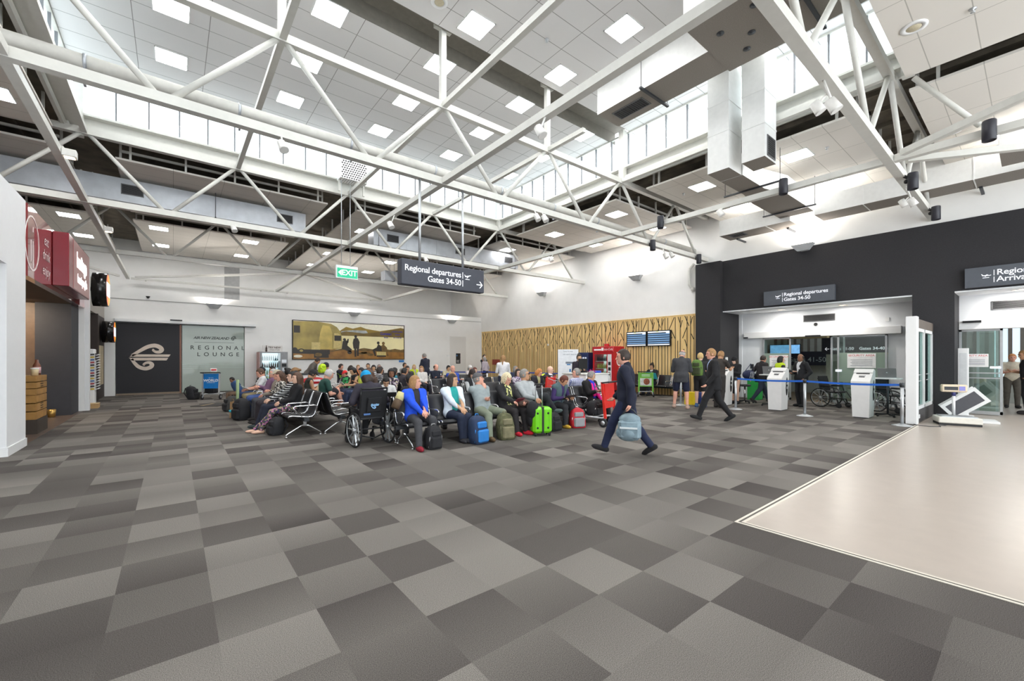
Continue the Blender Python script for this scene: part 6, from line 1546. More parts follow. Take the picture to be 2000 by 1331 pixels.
m.add([(-0.16, -0.09, 0), (0.16, -0.09, 0), (0.16, 0.09, 0), (-0.16, 0.09, 0), (-0.17, -0.07, 0.42), (0.17, -0.07, 0.42), (0.17, 0.07, 0.42), (-0.17, 0.07, 0.42)], [(0, 3, 2, 1), (0, 1, 5, 4), (1, 2, 6, 5), (2, 3, 7, 6), (3, 0, 4, 7)]); m.build('bag_body', mat('kraft_paper', (172, 140, 100), 0.85, var=0.1), T)
MB().tube([(-0.05, -0.07, 0.41), (-0.04, -0.07, 0.5), (0.04, -0.07, 0.5), (0.05, -0.07, 0.41)], 0.006).build('handle', mat('kraft_handle', (150, 120, 84), 0.8), T)
T = thing('rolled_tube', 'pale green tube standing upright between black holdall and paper bag', 'tube', (1.3, 12.95, 0.02)); MB().lathe([(0.035, 0), (0.035, 0.98), (0.03, 0.985), (0.03, 0.9), (0, 0.9)], n=14).build('tube_body', mat('sage_tube', (150, 170, 126), 0.6), T)
T = thing('mat_roll', 'beige rolled mat in a brown sleeve leaning beside the wheelchair', 'rolled mat', tuple(at(774, 792, Y=7.1))); T.rotation_euler = (R(-8), R(30), 0); MB().lathe([(0.075, 0.08), (0.075, 0.24), (0.0, 0.24)], n=18).build('mat', mat('mat_beige', (206, 196, 140), 0.8), T); MB().lathe([(0.0, -0.06), (0.077, -0.06), (0.079, 0.1)], n=18).build('sleeve', mat('sleeve_brown', (92, 72, 52), 0.7), T)
backpack((4.62, 17.75, 0.985), R(20), 'fluorescent yellow bag standing behind the navy cap person', mat('fluo_lime', (206, 236, 40), 0.6, var=0.06), mat('fluo_lime_dark', (180, 214, 30), 0.6), bk, 0.36, 0.26, 0.18, 0.0)
T = thing('carrier_bag', 'white plastic bag with red print on a far seat', 'bag', (7.25, 15.3, 0.41)); MB().add([(-0.18, -0.1, 0.02), (0.18, -0.1, 0.02), (0.18, 0.1, 0.02), (-0.18, 0.1, 0.02), (-0.22, -0.13, 0.3), (0.22, -0.13, 0.3), (0.22, 0.13, 0.3), (-0.22, 0.13, 0.3), (-0.1, -0.03, 0.45), (0.1, -0.03, 0.45), (0.1, 0.03, 0.45), (-0.1, 0.03, 0.45)], [(0, 3, 2, 1)] + [(a, (a + 1) % 4, 4 + (a + 1) % 4, 4 + a) for a in range(4)] + [(4 + a, 4 + (a + 1) % 4, 8 + (a + 1) % 4, 8 + a) for a in range(4)] + [(8, 9, 10, 11)], 0, True).build('bag_body', mat('white_film', (232, 232, 236), 0.4), T)
MB().box(-0.08, -0.135, 0.1, 0.08, -0.12, 0.24).build('red_print', mat('print_red'), T)

# ================================================================== people
RES = 1.0
V3 = lambda *a: np.array(a, dtype=float)
def nrm(v): return v / (np.linalg.norm(v) + 1e-12)

class SDF:
    """smooth union of round cones and ellipsoids, meshed with surface nets"""
    def __init__(self): self.p = []
    def cone(self, a, b, r1, r2, k=0.02):
        a, b = V3(*a), V3(*b); r = max(r1, r2)
        self.p.append(('c', a, b, r1, r2, k, np.minimum(a, b) - r, np.maximum(a, b) + r)); return self
    def ell(self, c, ax, rad, k=0.02):
        c = V3(*c); M = np.array(ax, dtype=float)
        ext = np.sqrt(((M * np.array(rad)[:, None]) ** 2).sum(0))
        self.p.append(('e', c, M, np.array(rad, dtype=float), None, k, c - ext, c + ext)); return self
    def mesh(self, h, cuts=(), noise=0.0):
        lo = np.min([q[6] for q in self.p], 0) - 2.5 * h; hi = np.max([q[7] for q in self.p], 0) + 2.5 * h
        n = np.ceil((hi - lo) / h).astype(int) + 1
        D = np.full(n, 0.2, dtype=np.float32)
        ax = [lo[i] + h * np.arange(n[i]) for i in range(3)]
        for q in self.p:
            k = q[5]; mg = k + 2 * h + 0.02
            i0 = np.maximum(0, np.floor((q[6] - mg - lo) / h).astype(int)); i1 = np.minimum(n, np.ceil((q[7] + mg - lo) / h).astype(int) + 1)
            sl = tuple(slice(i0[i], i1[i]) for i in range(3))
            X = ax[0][sl[0]][:, None, None]; Y = ax[1][sl[1]][None, :, None]; Z = ax[2][sl[2]][None, None, :]
            if q[0] == 'c':
                a, b, r1, r2 = q[1:5]; d = b - a; l2 = d @ d + 1e-12
                px, py, pz = X - a[0], Y - a[1], Z - a[2]
                t = np.clip((px * d[0] + py * d[1] + pz * d[2]) / l2, 0, 1)
                v = np.sqrt((px - t * d[0]) ** 2 + (py - t * d[1]) ** 2 + (pz - t * d[2]) ** 2) - (r1 + (r2 - r1) * t)
            else:
                c, M, rd = q[1:4]
                px, py, pz = X - c[0], Y - c[1], Z - c[2]
                u = [(M[i][0] * px + M[i][1] * py + M[i][2] * pz) for i in range(3)]
                k0 = np.sqrt(sum((u[i] / rd[i]) ** 2 for i in range(3))); k1 = np.sqrt(sum((u[i] / rd[i] ** 2) ** 2 for i in range(3)))
                v = k0 * (k0 - 1) / (k1 + 1e-9)
            B = D[sl]
            w = np.clip(0.5 + 0.5 * (B - v) / k, 0, 1)
            D[sl] = B * (1 - w) + v * w - k * w * (1 - w)
        if cuts or noise:
            X = ax[0][:, None, None]; Y = ax[1][None, :, None]; Z = ax[2][None, None, :]
            for c in cuts: D = np.maximum(D, -c(X, Y, Z)).astype(np.float32)
            if noise: D = D + (noise * (np.sin(X * 95) * np.sin(Y * 88 + 1) * np.sin(Z * 91 + 2) + 0.6 * np.sin(X * 41 + 3) * np.sin(Y * 47) * np.sin(Z * 39))).astype(np.float32)
        return surface_nets(D, lo, h)

def surface_nets(D, lo, h):
    S = D < 0
    n = np.array(D.shape)
    acc = np.zeros(tuple(n - 1) + (3,), dtype=np.float32); cnt = np.zeros(tuple(n - 1), dtype=np.float32)
    offs = [(i, j, k) for i in (0, 1) for j in (0, 1) for k in (0, 1)]
    def sub(A, o): return A[o[0]:A.shape[0] - 1 + o[0], o[1]:A.shape[1] - 1 + o[1], o[2]:A.shape[2] - 1 + o[2]]
    any_in = np.zeros(tuple(n - 1), bool); all_in = np.ones(tuple(n - 1), bool)
    for o in offs:
        s = sub(S, o); any_in |= s; all_in &= s
    act = any_in & ~all_in
    I = np.argwhere(act)
    if len(I) == 0: return [], []
    pos = np.zeros((len(I), 3)); c = np.zeros(len(I))
    val = {o: D[I[:, 0] + o[0], I[:, 1] + o[1], I[:, 2] + o[2]] for o in offs}
    for o in offs:
        for a in range(3):
            if o[a] == 0:
                p = list(o); p[a] = 1; p = tuple(p)
                v0, v1 = val[o], val[p]
                m = (v0 < 0) != (v1 < 0)
                t = np.where(m, v0 / np.where(m, v0 - v1, 1), 0)
                q = np.tile(np.array(o, float), (len(I), 1)); q[:, a] = t
                pos[m] += q[m]; c[m] += 1
    V = lo + h * (I + pos / c[:, None])
    idx = -np.ones(tuple(n - 1), dtype=np.int64); idx[I[:, 0], I[:, 1], I[:, 2]] = np.arange(len(I))
    F = []
    for a in range(3):
        b, d = (a + 1) % 3, (a + 2) % 3
        s0 = [slice(None)] * 3; s1 = [slice(None)] * 3
        s0[a] = slice(0, n[a] - 1); s1[a] = slice(1, n[a])
        A0, A1 = S[tuple(s0)], S[tuple(s1)]
        E = np.argwhere(A0 != A1)
        if not len(E): continue
        ok = (E[:, b] > 0) & (E[:, d] > 0) & (E[:, b] < n[b] - 1) & (E[:, d] < n[d] - 1)
        E = E[ok]
        def g(db, dd):
            e = E.copy(); e[:, b] -= db; e[:, d] -= dd
            return idx[e[:, 0], e[:, 1], e[:, 2]]
        q = np.stack([g(1, 1), g(0, 1), g(0, 0), g(1, 0)], 1)
        fl = ~A0[E[:, 0], E[:, 1], E[:, 2]]
        q[fl] = q[fl][:, ::-1]
        F.append(q)
    return V, np.concatenate(F)

def sdf_obj(name, sdf, h, m, parent, cuts=(), noise=0.0, extra=None):
    V, F = sdf.mesh(h * RES, cuts, noise)
    if len(V) == 0: return None
    if extra:
        V = np.concatenate([V, np.array(extra.v)]); off = len(V) - len(extra.v)
        F = [tuple(f) for f in F.tolist()] + [tuple(i + off for i in f) for f in extra.f]
    else: F = F.tolist()
    me = bpy.data.meshes.new(name)
    me.from_pydata(V.tolist(), [], F)
    me.materials.append(m)
    me.polygons.foreach_set('use_smooth', [True] * len(me.polygons))
    me.update()
    o = bpy.data.objects.new(name, me); COL.objects.link(o); o.parent = parent
    return o

def ik(a, t, l1, l2, pole):
    a, t = V3(*a), V3(*t); d = t - a; L = np.linalg.norm(d)
    L2 = min(L, (l1 + l2) * 0.995); L2 = max(L2, abs(l1 - l2) * 1.02)
    dn = d / (L + 1e-9); t = a + dn * L2
    x = (l1 * l1 - l2 * l2 + L2 * L2) / (2 * L2); y = math.sqrt(max(l1 * l1 - x * x, 0))
    p = V3(*pole); p = p - dn * (p @ dn); p = nrm(p)
    return a + dn * x + p * y, t

SKIN = {'fair': (226, 182, 158), 'pink': (222, 164, 142), 'tan': (196, 146, 112), 'olive': (206, 162, 128), 'brown': (138, 96, 72), 'dark': (104, 72, 54)}
def skin(n): return mat('skin_' + n, SKIN[n], 0.55, var=0.05, scale=14)
def cloth(rgb): return mat('cloth_%d_%d_%d' % rgb, rgb, 0.85, var=0.1, scale=16)
def stripes(name, c1, c2, sc, axis='Z', sharp=0.5, second=None):
    def fn(nt, b):
        N, L = nt.nodes.new, nt.links.new
        tc = N('ShaderNodeTexCoord'); sp = N('ShaderNodeSeparateXYZ'); L(tc.outputs['Object'], sp.inputs[0])
        def line(ax, s):
            a = N('ShaderNodeMath'); a.operation = 'MULTIPLY'; a.inputs[1].default_value = s; L(sp.outputs[ax], a.inputs[0])
            f = N('ShaderNodeMath'); f.operation = 'FRACT'; L(a.outputs[0], f.inputs[0])
            c = N('ShaderNodeMath'); c.operation = 'LESS_THAN'; c.inputs[1].default_value = sharp; L(f.outputs[0], c.inputs[0]); return c.outputs[0]
        m = N('ShaderNodeMixRGB'); m.inputs[1].default_value = lin(c1) + (1,); m.inputs[2].default_value = lin(c2) + (1,)
        l1 = line(axis, sc)
        if second:
            l2 = line('Y' if axis == 'Z' else 'Z', sc); ad = N('ShaderNodeMath'); ad.operation = 'ADD'; L(l1, ad.inputs[0]); L(l2, ad.inputs[1])
            mu = N('ShaderNodeMath'); mu.operation = 'MULTIPLY'; mu.inputs[1].default_value = 0.5; L(ad.outputs[0], mu.inputs[0]); l1 = mu.outputs[0]
        L(l1, m.inputs[0]); L(m.outputs[0], b.inputs['Base Color']); b.inputs['Roughness'].default_value = 0.85
    return nodemat('fabric_' + name, fn)
def blotch(name, cols, sc):
    def fn(nt, b):
        N, L = nt.nodes.new, nt.links.new
        tc = N('ShaderNodeTexCoord'); v = N('ShaderNodeTexVoronoi'); v.inputs['Scale'].default_value = sc; L(tc.outputs['Object'], v.inputs['Vector'])
        sp = N('ShaderNodeSeparateColor'); L(v.outputs['Color'], sp.inputs[0])
        rp = N('ShaderNodeValToRGB'); rp.color_ramp.interpolation = 'CONSTANT'; e = rp.color_ramp.elements
        e[0].color = lin(cols[0]) + (1,); e[1].position = 1 / len(cols); e[1].color = lin(cols[1]) + (1,)
        for i, c in enumerate(cols[2:]):
            q = e.new((i + 2) / len(cols)); q.color = lin(c) + (1,)
        L(sp.outputs[0], rp.inputs[0]); L(rp.outputs[0], b.inputs['Base Color']); b.inputs['Roughness'].default_value = 0.85
    return nodemat('fabric_' + name, fn)
HAIR = {'black': (30, 26, 26), 'dark': (52, 40, 34), 'brown': (84, 58, 42), 'light': (160, 120, 78), 'blond': (206, 174, 118), 'white': (222, 206, 170), 'grey': (142, 138, 134), 'ginger': (190, 124, 66), 'auburn': (98, 48, 36), 'silver': (186, 182, 178)}
def hairm(n): return mat('hair_' + n, HAIR[n], 0.6, var=0.25, scale=40)

def fingers(mb, wrist, hd, pn, side, s, curl=0.6):
    """four unequal bent fingers and a thumb from the side of the palm"""
    lat = nrm(np.cross(hd, pn)) * side
    kn = wrist + hd * 0.085 * s
    for i, (off, L_) in enumerate(((0.03, 0.068), (0.011, 0.078), (-0.009, 0.074), (-0.028, 0.058))):
        p = kn + lat * off * s - hd * (0.006 * abs(i - 1.2)) * s
        pts = [p - hd * 0.02 * s, p]; a = 0.15
        for seg in (0.42, 0.32, 0.26):
            a += curl * (0.55 + 0.1 * i)
            d = hd * math.cos(a) + pn * math.sin(a)
            p = p + d * L_ * seg * s; pts.append(p)
        mb.tube([tuple(q) for q in pts], [0.0095 * s, 0.0095 * s, 0.009 * s, 0.0082 * s, 0.0062 * s], 0, 6)
    b = wrist + hd * 0.03 * s + lat * 0.022 * s
    d1 = nrm(hd * 0.65 + lat * 0.75 + pn * 0.25); d2 = nrm(hd * 0.9 + lat * 0.25 + pn * 0.4)
    mb.tube([tuple(b), tuple(b + d1 * 0.038 * s), tuple(b + d1 * 0.038 * s + d2 * 0.05 * s)], [0.013 * s, 0.011 * s, 0.008 * s], 0, 6)

ARMS = {   # hand targets relative to the pelvis (forward, outward, up)
    'lap': ((0.24, 0.02, 0.13), (0.23, 0.03, 0.12)), 'clasp': ((0.36, 0.02, 0.12), (0.36, 0.02, 0.1)), 'knees': ((0.38, 0.13, 0.1), (0.38, 0.13, 0.1)),
    'phone': ((0.3, 0.05, 0.28), (0.3, 0.03, 0.27)), 'book': ((0.38, 0.12, 0.18), (0.38, 0.12, 0.18)), 'crossed': ((0.19, -0.08, 0.27), (0.21, -0.08, 0.29)),
    'chin': ((0.2, -0.06, 0.24), (0.25, 0.02, 0.46)), 'down': ((0.04, 0.26, -0.06), (0.04, 0.26, -0.06)), 'front': ((0.3, 0.08, 0.22), (0.3, 0.08, 0.22)),
    'reach': ((0.46, 0.12, 0.24), (0.46, 0.12, 0.24)), 'walk': ((-0.18, 0.24, -0.02), (0.22, 0.23, 0.0)), 'walk2': ((0.2, 0.24, -0.02), (-0.16, 0.24, 0.0)), 'mouth': ((0.16, -0.1, 0.3), (0.17, 0.03, 0.58)), 'hips': ((0.02, 0.3, 0.1), (0.25, 0.1, 0.2)),
    'bent': ((0.42, 0.1, 0.1), (0.42, 0.1, 0.05)), 'point': ((0.5, 0.5, 0.33), (0.18, 0.14, 0.16))}

def person(x, y, yaw, label, pose='sit', s=0.97, sk='fair', hair=('short', 'brown'), top=('long', (90, 90, 100)), inner=None, bottom=('trousers', (50, 50, 60)), shoes=(40, 36, 36), arms='lap',
           lean=-14, head=(0, 0), fat=0.0, feet=None, h=None, seat=0.42, extras=(), spread=0.1, twist=0, group=None):
    dist = x * math.cos(_A) + y * math.sin(_A)
    if h is None: h = 0.0115 if dist < 10.2 else 0.0145 if dist < 13.5 else 0.02 if dist < 17 else 0.026
    near = dist < 13.5
    T = thing('person', label, 'person', (x, y, 0), R(yaw), group)
    sit = pose == 'sit'
    f, l, u0 = V3(1, 0, 0), V3(0, 1, 0), V3(0, 0, 1)
    hz = seat + 0.085 * s if sit else (0.925 * s if pose == 'stand' else 0.89 * s)
    P = V3(0, 0, hz)
    la = R(lean); u = V3(math.sin(la), 0, math.cos(la)); tf = V3(math.cos(la), 0, -math.sin(la))
    wd = 1.0 + fat * 0.5
    tw = R(twist); tl = l * math.cos(tw) - tf * math.sin(tw)
    tf2 = tf * math.cos(tw) + l * math.sin(tw)
    waist = P + u * 0.17 * s; chest = P + u * 0.345 * s; neck = P + u * 0.505 * s
    sh = {k: neck - u * 0.055 * s + tl * (k * 0.172 * s * (1 + fat * 0.25)) for k in (1, -1)}
    hip = {k: P + l * (k * 0.088 * s * wd) for k in (1, -1)}
    # head
    hu = nrm(u * 0.45 + u0 * 0.55); hy_, hp = R(head[0]), R(head[1])
    hf = nrm(f * math.cos(hy_) + l * math.sin(hy_)); hf = nrm(hf - hu * (hf @ hu)); hl = np.cross(hu, hf)
    hf2 = hf * math.cos(hp) - hu * math.sin(hp); hu2 = hu * math.cos(hp) + hf * math.sin(hp); hf, hu_ = hf2, hu2
    Hb = neck + hu * 0.055 * s
    Hc = Hb + hu_ * 0.095 * s + hf * 0.022 * s
    HA = [hf, hl, hu_]
    # feet and knees
    if feet is None:
        feet = {'sit': ((0.43, spread + 0.02), (0.47, -spread - 0.01)), 'stand': ((0.03, 0.11), (-0.02, -0.11)), 'walk': ((0.36, 0.07), (-0.36, -0.07))}[pose]
    ank, knee = {}, {}
    toe = {}
    for k, ft in zip((1, -1), feet):
        fx, fy = ft[0] * s, ft[1] * s
        fz = (ft[2] if len(ft) > 2 else 0.0); tilt = ft[3] if len(ft) > 3 else 0.0
        if pose == 'walk' and fx < 0 and len(ft) < 3: fz, tilt = 0.07, -35
        if pose == 'walk' and fx > 0 and len(ft) < 3: tilt = 14
        A = V3(fx, fy, 0.085 * s + fz)
        kn, A = ik(hip[k], A, 0.425 * s, 0.415 * s, (0.9, k * (0.12 if not sit else 0.05), 0.55))
        ank[k], knee[k] = A, kn
        fd = nrm(V3(math.cos(R(tilt)), k * 0.16, math.sin(R(tilt))))
        toe[k] = (fd, nrm(np.cross(fd, l)))
    # arms
    a = ARMS[arms] if isinstance(arms, str) else arms
    wr, el = {}, {}
    for k, (af, ao, au) in zip((1, -1), a):
        t = P + f * af * s + l * (k * ao * s) + u0 * au * s
        if arms in ('chin', 'mouth') and k == -1: t = Hc + hf * 0.105 * s - hu_ * 0.2 * s - hl * 0.03 * s
        e, t = ik(sh[k], t, 0.285 * s, 0.255 * s, (-0.55, k * 0.6, -0.75))
        el[k], wr[k] = e, t
    # ------------------ body
    B = SDF(); TA = [tf2, tl, u]
    def torso(S, g, fr=1.0):
        S.ell(P + u * 0.03 * s, [f, l, u0], ((0.118 + g) * (1 + 0.5 * fat), (0.165 + g) * wd, 0.125 + g), 0.04)
        S.ell(waist + tf * fat * 0.05, TA, ((0.10 + g) * (1 + 1.0 * fat), (0.138 + g) * (1 + 0.7 * fat), 0.16 + g), 0.05)
        S.ell(chest, TA, ((0.112 + g) * (1 + 0.5 * fat), (0.158 + g) * (1 + 0.3 * fat), 0.18 + g), 0.05)
        S.cone(sh[1] * 0.92 + neck * 0.08 - u * 0.005, sh[-1] * 0.92 + neck * 0.08 - u * 0.005, 0.058 * s + g, 0.058 * s + g, 0.04)
    def arm(S, k, g, frac=1.0, k_=0.025):
        if frac <= 0: return
        if frac < 1:
            e = sh[k] + (el[k] - sh[k]) * frac; S.cone(sh[k], e, 0.052 * s + g, 0.047 * s + g * 1.3, k_)
        else:
            S.cone(sh[k], el[k], 0.05 * s + g, 0.041 * s + g, k_); S.cone(el[k], el[k] + (wr[k] - el[k]) * 0.97, 0.041 * s + g, 0.029 * s + g, k_)
    def leg(S, k, g, frac=2.0, k_=0.025):
        if frac <= 1: S.cone(hip[k], hip[k] + (knee[k] - hip[k]) * frac, 0.085 * s * wd + g, (0.085 - 0.027 * frac) * s * wd + g * 1.4, k_); return
        S.cone(hip[k], knee[k], 0.085 * s * wd + g, 0.058 * s + g, k_)
        d = ank[k] - knee[k]; bk = nrm(np.cross(l, d))
        if bk[0] > 0: bk = -bk
        S.cone(knee[k], ank[k], 0.054 * s + g, 0.037 * s + g * 1.25, k_)
        S.ell(knee[k] + d * 0.3 + bk * 0.012, [nrm(d), bk, l], (0.13 * s, 0.055 * s + g * 0.6, 0.052 * s + g * 0.6), 0.03)
    def foot(S, k, g):
        fd, fu = toe[k]; ft = V3(fd[0], fd[1], fd[2]); up = nrm(np.cross(ft, np.cross(u0, ft)))
        lt = np.cross(up, ft); b0 = ank[k] - up * 0.045 * s
        S.ell(b0 + ft * 0.06 * s, [ft, lt, up], (0.135 * s + g, 0.046 * s + g, 0.04 * s + g), 0.02)
        S.ell(b0 - ft * 0.025 * s, [ft, lt, up], (0.05 * s + g, 0.038 * s + g, 0.042 * s + g), 0.02)
        return b0, ft, lt, up
    torso(B, 0)
    B.cone(neck - u * 0.03, Hb + hu * 0.03, 0.058 * s, 0.053 * s, 0.03)
    B.ell(Hc + hu_ * 0.012 * s, HA, (0.097 * s, 0.077 * s, 0.108 * s), 0.02)
    B.ell(Hc + hf * 0.026 * s - hu_ * 0.06 * s, HA, (0.066 * s, 0.056 * s, 0.06 * s), 0.03)
    B.ell(Hc + hf * 0.072 * s - hu_ * 0.098 * s, HA, (0.022 * s, 0.026 * s, 0.018 * s), 0.02)
    B.cone(Hc + hf * 0.09 * s + hu_ * 0.015 * s, Hc + hf * 0.114 * s - hu_ * 0.03 * s, 0.009 * s, 0.0145 * s, 0.012)
    B.ell(Hc + hf * 0.086 * s + hu_ * 0.034 * s, HA, (0.012 * s, 0.048 * s, 0.012 * s), 0.015)
    B.ell(Hc + hf * 0.088 * s - hu_ * 0.064 * s, HA, (0.012 * s, 0.024 * s, 0.013 * s), 0.012)
    for k in (1, -1): B.ell(Hc + hl * (k * 0.079 * s) - hf * 0.005 * s - hu_ * 0.004 * s, HA, (0.022 * s, 0.011 * s, 0.033 * s), 0.008)
    ext = MB()
    for k in (1, -1):
        arm(B, k, 0); leg(B, k, 0)
        hd = nrm(nrm(wr[k] - el[k]) * 0.8 + f * 0.25 + V3(0, -k * 0.15, -0.1)) if sit else nrm(wr[k] - el[k])
        if arms in ('chin', 'mouth') and k == -1: hd = nrm(Hc + hf * 0.085 * s - hu_ * 0.1 * s - wr[k])
        pn = nrm(np.cross(hd, l) * 1.0 + l * (-k * 0.35)); pn = nrm(pn - hd * (pn @ hd))
        if pn[2] > 0 and arms not in ('chin', 'mouth'): pn = -pn if sit else pn
        lt = np.cross(hd, pn)
        B.ell(wr[k] + hd * 0.045 * s, [hd, lt, pn], (0.056 * s, 0.042 * s, 0.02 * s), 0.012)
        if near: fingers(ext, wr[k], hd, pn, k if (np.cross(hd, pn) @ l) * 1 > 0 else -k, s)
        else: B.ell(wr[k] + hd * 0.115 * s + pn * 0.012, [hd, lt, pn], (0.05 * s, 0.036 * s, 0.017 * s), 0.012)
        foot(B, k, -0.006)
    bare = bottom[0] in ('shorts',) and shoes is None
    sdf_obj('body', B, h, skin(sk), T, extra=ext if near else None)
    # ------------------ face
    if dist < 17:
        for k in (1, -1):
            MB().sphere(tuple(Hc + hf * 0.088 * s + hl * (k * 0.032 * s) + hu_ * 0.013 * s), 0.0095 * s, 0, 8, 6).build('eye', mat('eye_dark', (40, 30, 26), 0.3, var=0), T)
            if near:
                c = Hc + hf * 0.093 * s + hl * (k * 0.033 * s) + hu_ * 0.036 * s
                MB().bar(tuple(c - hl * 0.017 * s), tuple(c + hl * 0.017 * s), 0.007, 0.006).build('eyebrow', hairm(hair[1]) if hair[1] in HAIR else hairm('dark'), T)
        c = Hc + hf * 0.094 * s - hu_ * 0.064 * s
        MB().tube([tuple(c - hl * 0.02 * s - hf * 0.004), tuple(c + hf * 0.004), tuple(c + hl * 0.02 * s - hf * 0.004)], [0.003, 0.0055, 0.003], 0, 6).build('mouth', mat('lips', (168, 92, 84), 0.5), T)
    # ------------------ clothes
    def as_mat(c): return c if not isinstance(c, tuple) else cloth(c)
    kind, tc = top[0], as_mat(top[1])
    def wedge(w0, w1):
        def cut(X, Y, Z):
            dx, dy, dz = X - chest[0], Y - chest[1], Z - chest[2]
            a_ = dx * tf2[0] + dy * tf2[1] + dz * tf2[2]; b_ = dx * tl[0] + dy * tl[1] + dz * tl[2]; c_ = dx * u[0] + dy * u[1] + dz * u[2]
            return np.maximum(np.abs(b_) - (w0 + (w1 - w0) * np.clip((c_ + 0.35) / 0.5, 0, 1)), -a_ + 0.02)
        return cut
    slv = {'tee': 0.62, 'polo': 0.6, 'tank': 0.0, 'vest': 0.0}.get(kind, 1.0)
    g = {'tee': 0.012, 'polo': 0.013, 'tank': 0.008, 'long': 0.013, 'hoodie': 0.022, 'jacket': 0.024, 'suit': 0.022, 'cardigan': 0.02, 'vest': 0.026}[kind]
    G = SDF(); torso(G, g)
    for k in (1, -1): arm(G, k, g * 0.95, slv)
    if kind in ('jacket', 'suit', 'cardigan', 'hoodie', 'vest'):
        G.cone(neck - u * 0.03 - tf * 0.02, neck + hu * 0.018 - tf * 0.018, 0.08 * s, 0.072 * s, 0.03)
        if not sit:
            hr_ = (0.105 + g) * (1 + 0.4 * fat)
            for dz in (0.0, 0.12): G.cone(P - u0 * dz * s + l * (0.065 * s * wd), P - u0 * dz * s - l * (0.065 * s * wd), hr_, hr_, 0.05)
        elif kind != 'hoodie':
            for k in (1, -1): G.cone(hip[k], hip[k] + (knee[k] - hip[k]) * 0.3, 0.098 * s * wd, 0.09 * s * wd, 0.03)
    else:
        G.cone(neck - u * 0.03, neck + hu * 0.0, 0.072 * s, 0.066 * s, 0.03)
    hem = [lambda X, Y, Z: Z - (hz - 0.17 * s) + 0 * X + 0 * Y] if (not sit and kind in ('jacket', 'suit', 'cardigan', 'hoodie', 'vest')) else []
    cuts = []
    if kind in ('suit',): cuts = [wedge(-0.02, 0.075)]
    elif kind in ('cardigan',): cuts = [wedge(0.085, 0.07)]
    elif kind == 'jacket' and inner is not None: cuts = [wedge(0.03, 0.062)]
    elif kind == 'vest' and inner is not None: cuts = [wedge(0.0, 0.05)]
    nm = {'tee': 't_shirt', 'polo': 'polo_shirt', 'tank': 'tank_top', 'long': 'long_sleeved_top', 'hoodie': 'hooded_top', 'jacket': 'jacket', 'suit': 'suit_jacket', 'cardigan': 'cardigan', 'vest': 'vest'}[kind]
    sdf_obj(nm, G, h, tc, T, [(lambda X, Y, Z, c=c_: c(X, Y, Z)) for c_ in cuts] + hem)
    if inner is not None:
        G = SDF(); torso(G, 0.008); G.cone(neck - u * 0.03, neck + hu * 0.01, 0.068 * s, 0.062 * s, 0.03)
        if kind == 'vest':
            for k in (1, -1): arm(G, k, 0.012, 1.0)
        sdf_obj('shirt', G, h, as_mat(inner), T)
    bk_, bc = bottom[0], as_mat(bottom[1])
    G = SDF(); gg = 0.016 if bk_ != 'leggings' else 0.006
    G.ell(P + u * 0.02 * s, [f, l, u0], ((0.118 + gg * 0.5) * (1 + 0.5 * fat), (0.165 + gg * 0.5) * wd, 0.125), 0.04)
    if bk_ == 'skirt':
        kc = (knee[1] + knee[-1]) / 2
        if sit:
            for k in (1, -1): leg(G, k, 0.02, 1.0)
        else: G.cone(P - u0 * 0.05, P - u0 * 0.42 * s, 0.15 * s, 0.15 * s, 0.04)
    else:
        for k in (1, -1): leg(G, k, gg, {'shorts': 0.86}.get(bk_, 2.0))
    sdf_obj({'trousers': 'trousers', 'jeans': 'jeans', 'shorts': 'shorts', 'skirt': 'skirt', 'leggings': 'leggings'}[bk_], G, h, bc, T)
    if shoes is not None:
        for k in (1, -1):
            G = SDF(); b0, ft, lt, up = foot(G, k, 0.008)
            G.cone(ank[k] - up * 0.05 * s, ank[k] + nrm(knee[k] - ank[k]) * 0.02, 0.05 * s, 0.043 * s, 0.02)
            def solecut(X, Y, Z, b0=b0, up=up):
                return (X - b0[0]) * up[0] + (Y - b0[1]) * up[1] + (Z - b0[2]) * up[2] + 0.04 * s
            sdf_obj('shoe', G, h, as_mat(shoes), T, [lambda X, Y, Z, c=solecut: -(-c(X, Y, Z))])
    # ------------------ hair and hats
    st, hc = hair[0], hair[1]
    def face_cut(lo_, fwd=0.045):
        def cut(X, Y, Z):
            dx, dy, dz = X - Hc[0], Y - Hc[1], Z - Hc[2]
            a_ = dx * hf[0] + dy * hf[1] + dz * hf[2]; c_ = dx * hu_[0] + dy * hu_[1] + dz * hu_[2]
            return np.maximum(-(a_ - fwd * s + np.clip(-c_, 0, 1) * 0.25), c_ - lo_ * s)
        return cut
    def low_cut(z, back=9):
        def cut(X, Y, Z):
            dx, dy, dz = X - Hc[0], Y - Hc[1], Z - Hc[2]
            return (dx * hu_[0] + dy * hu_[1] + dz * hu_[2]) - z * s
        return cut
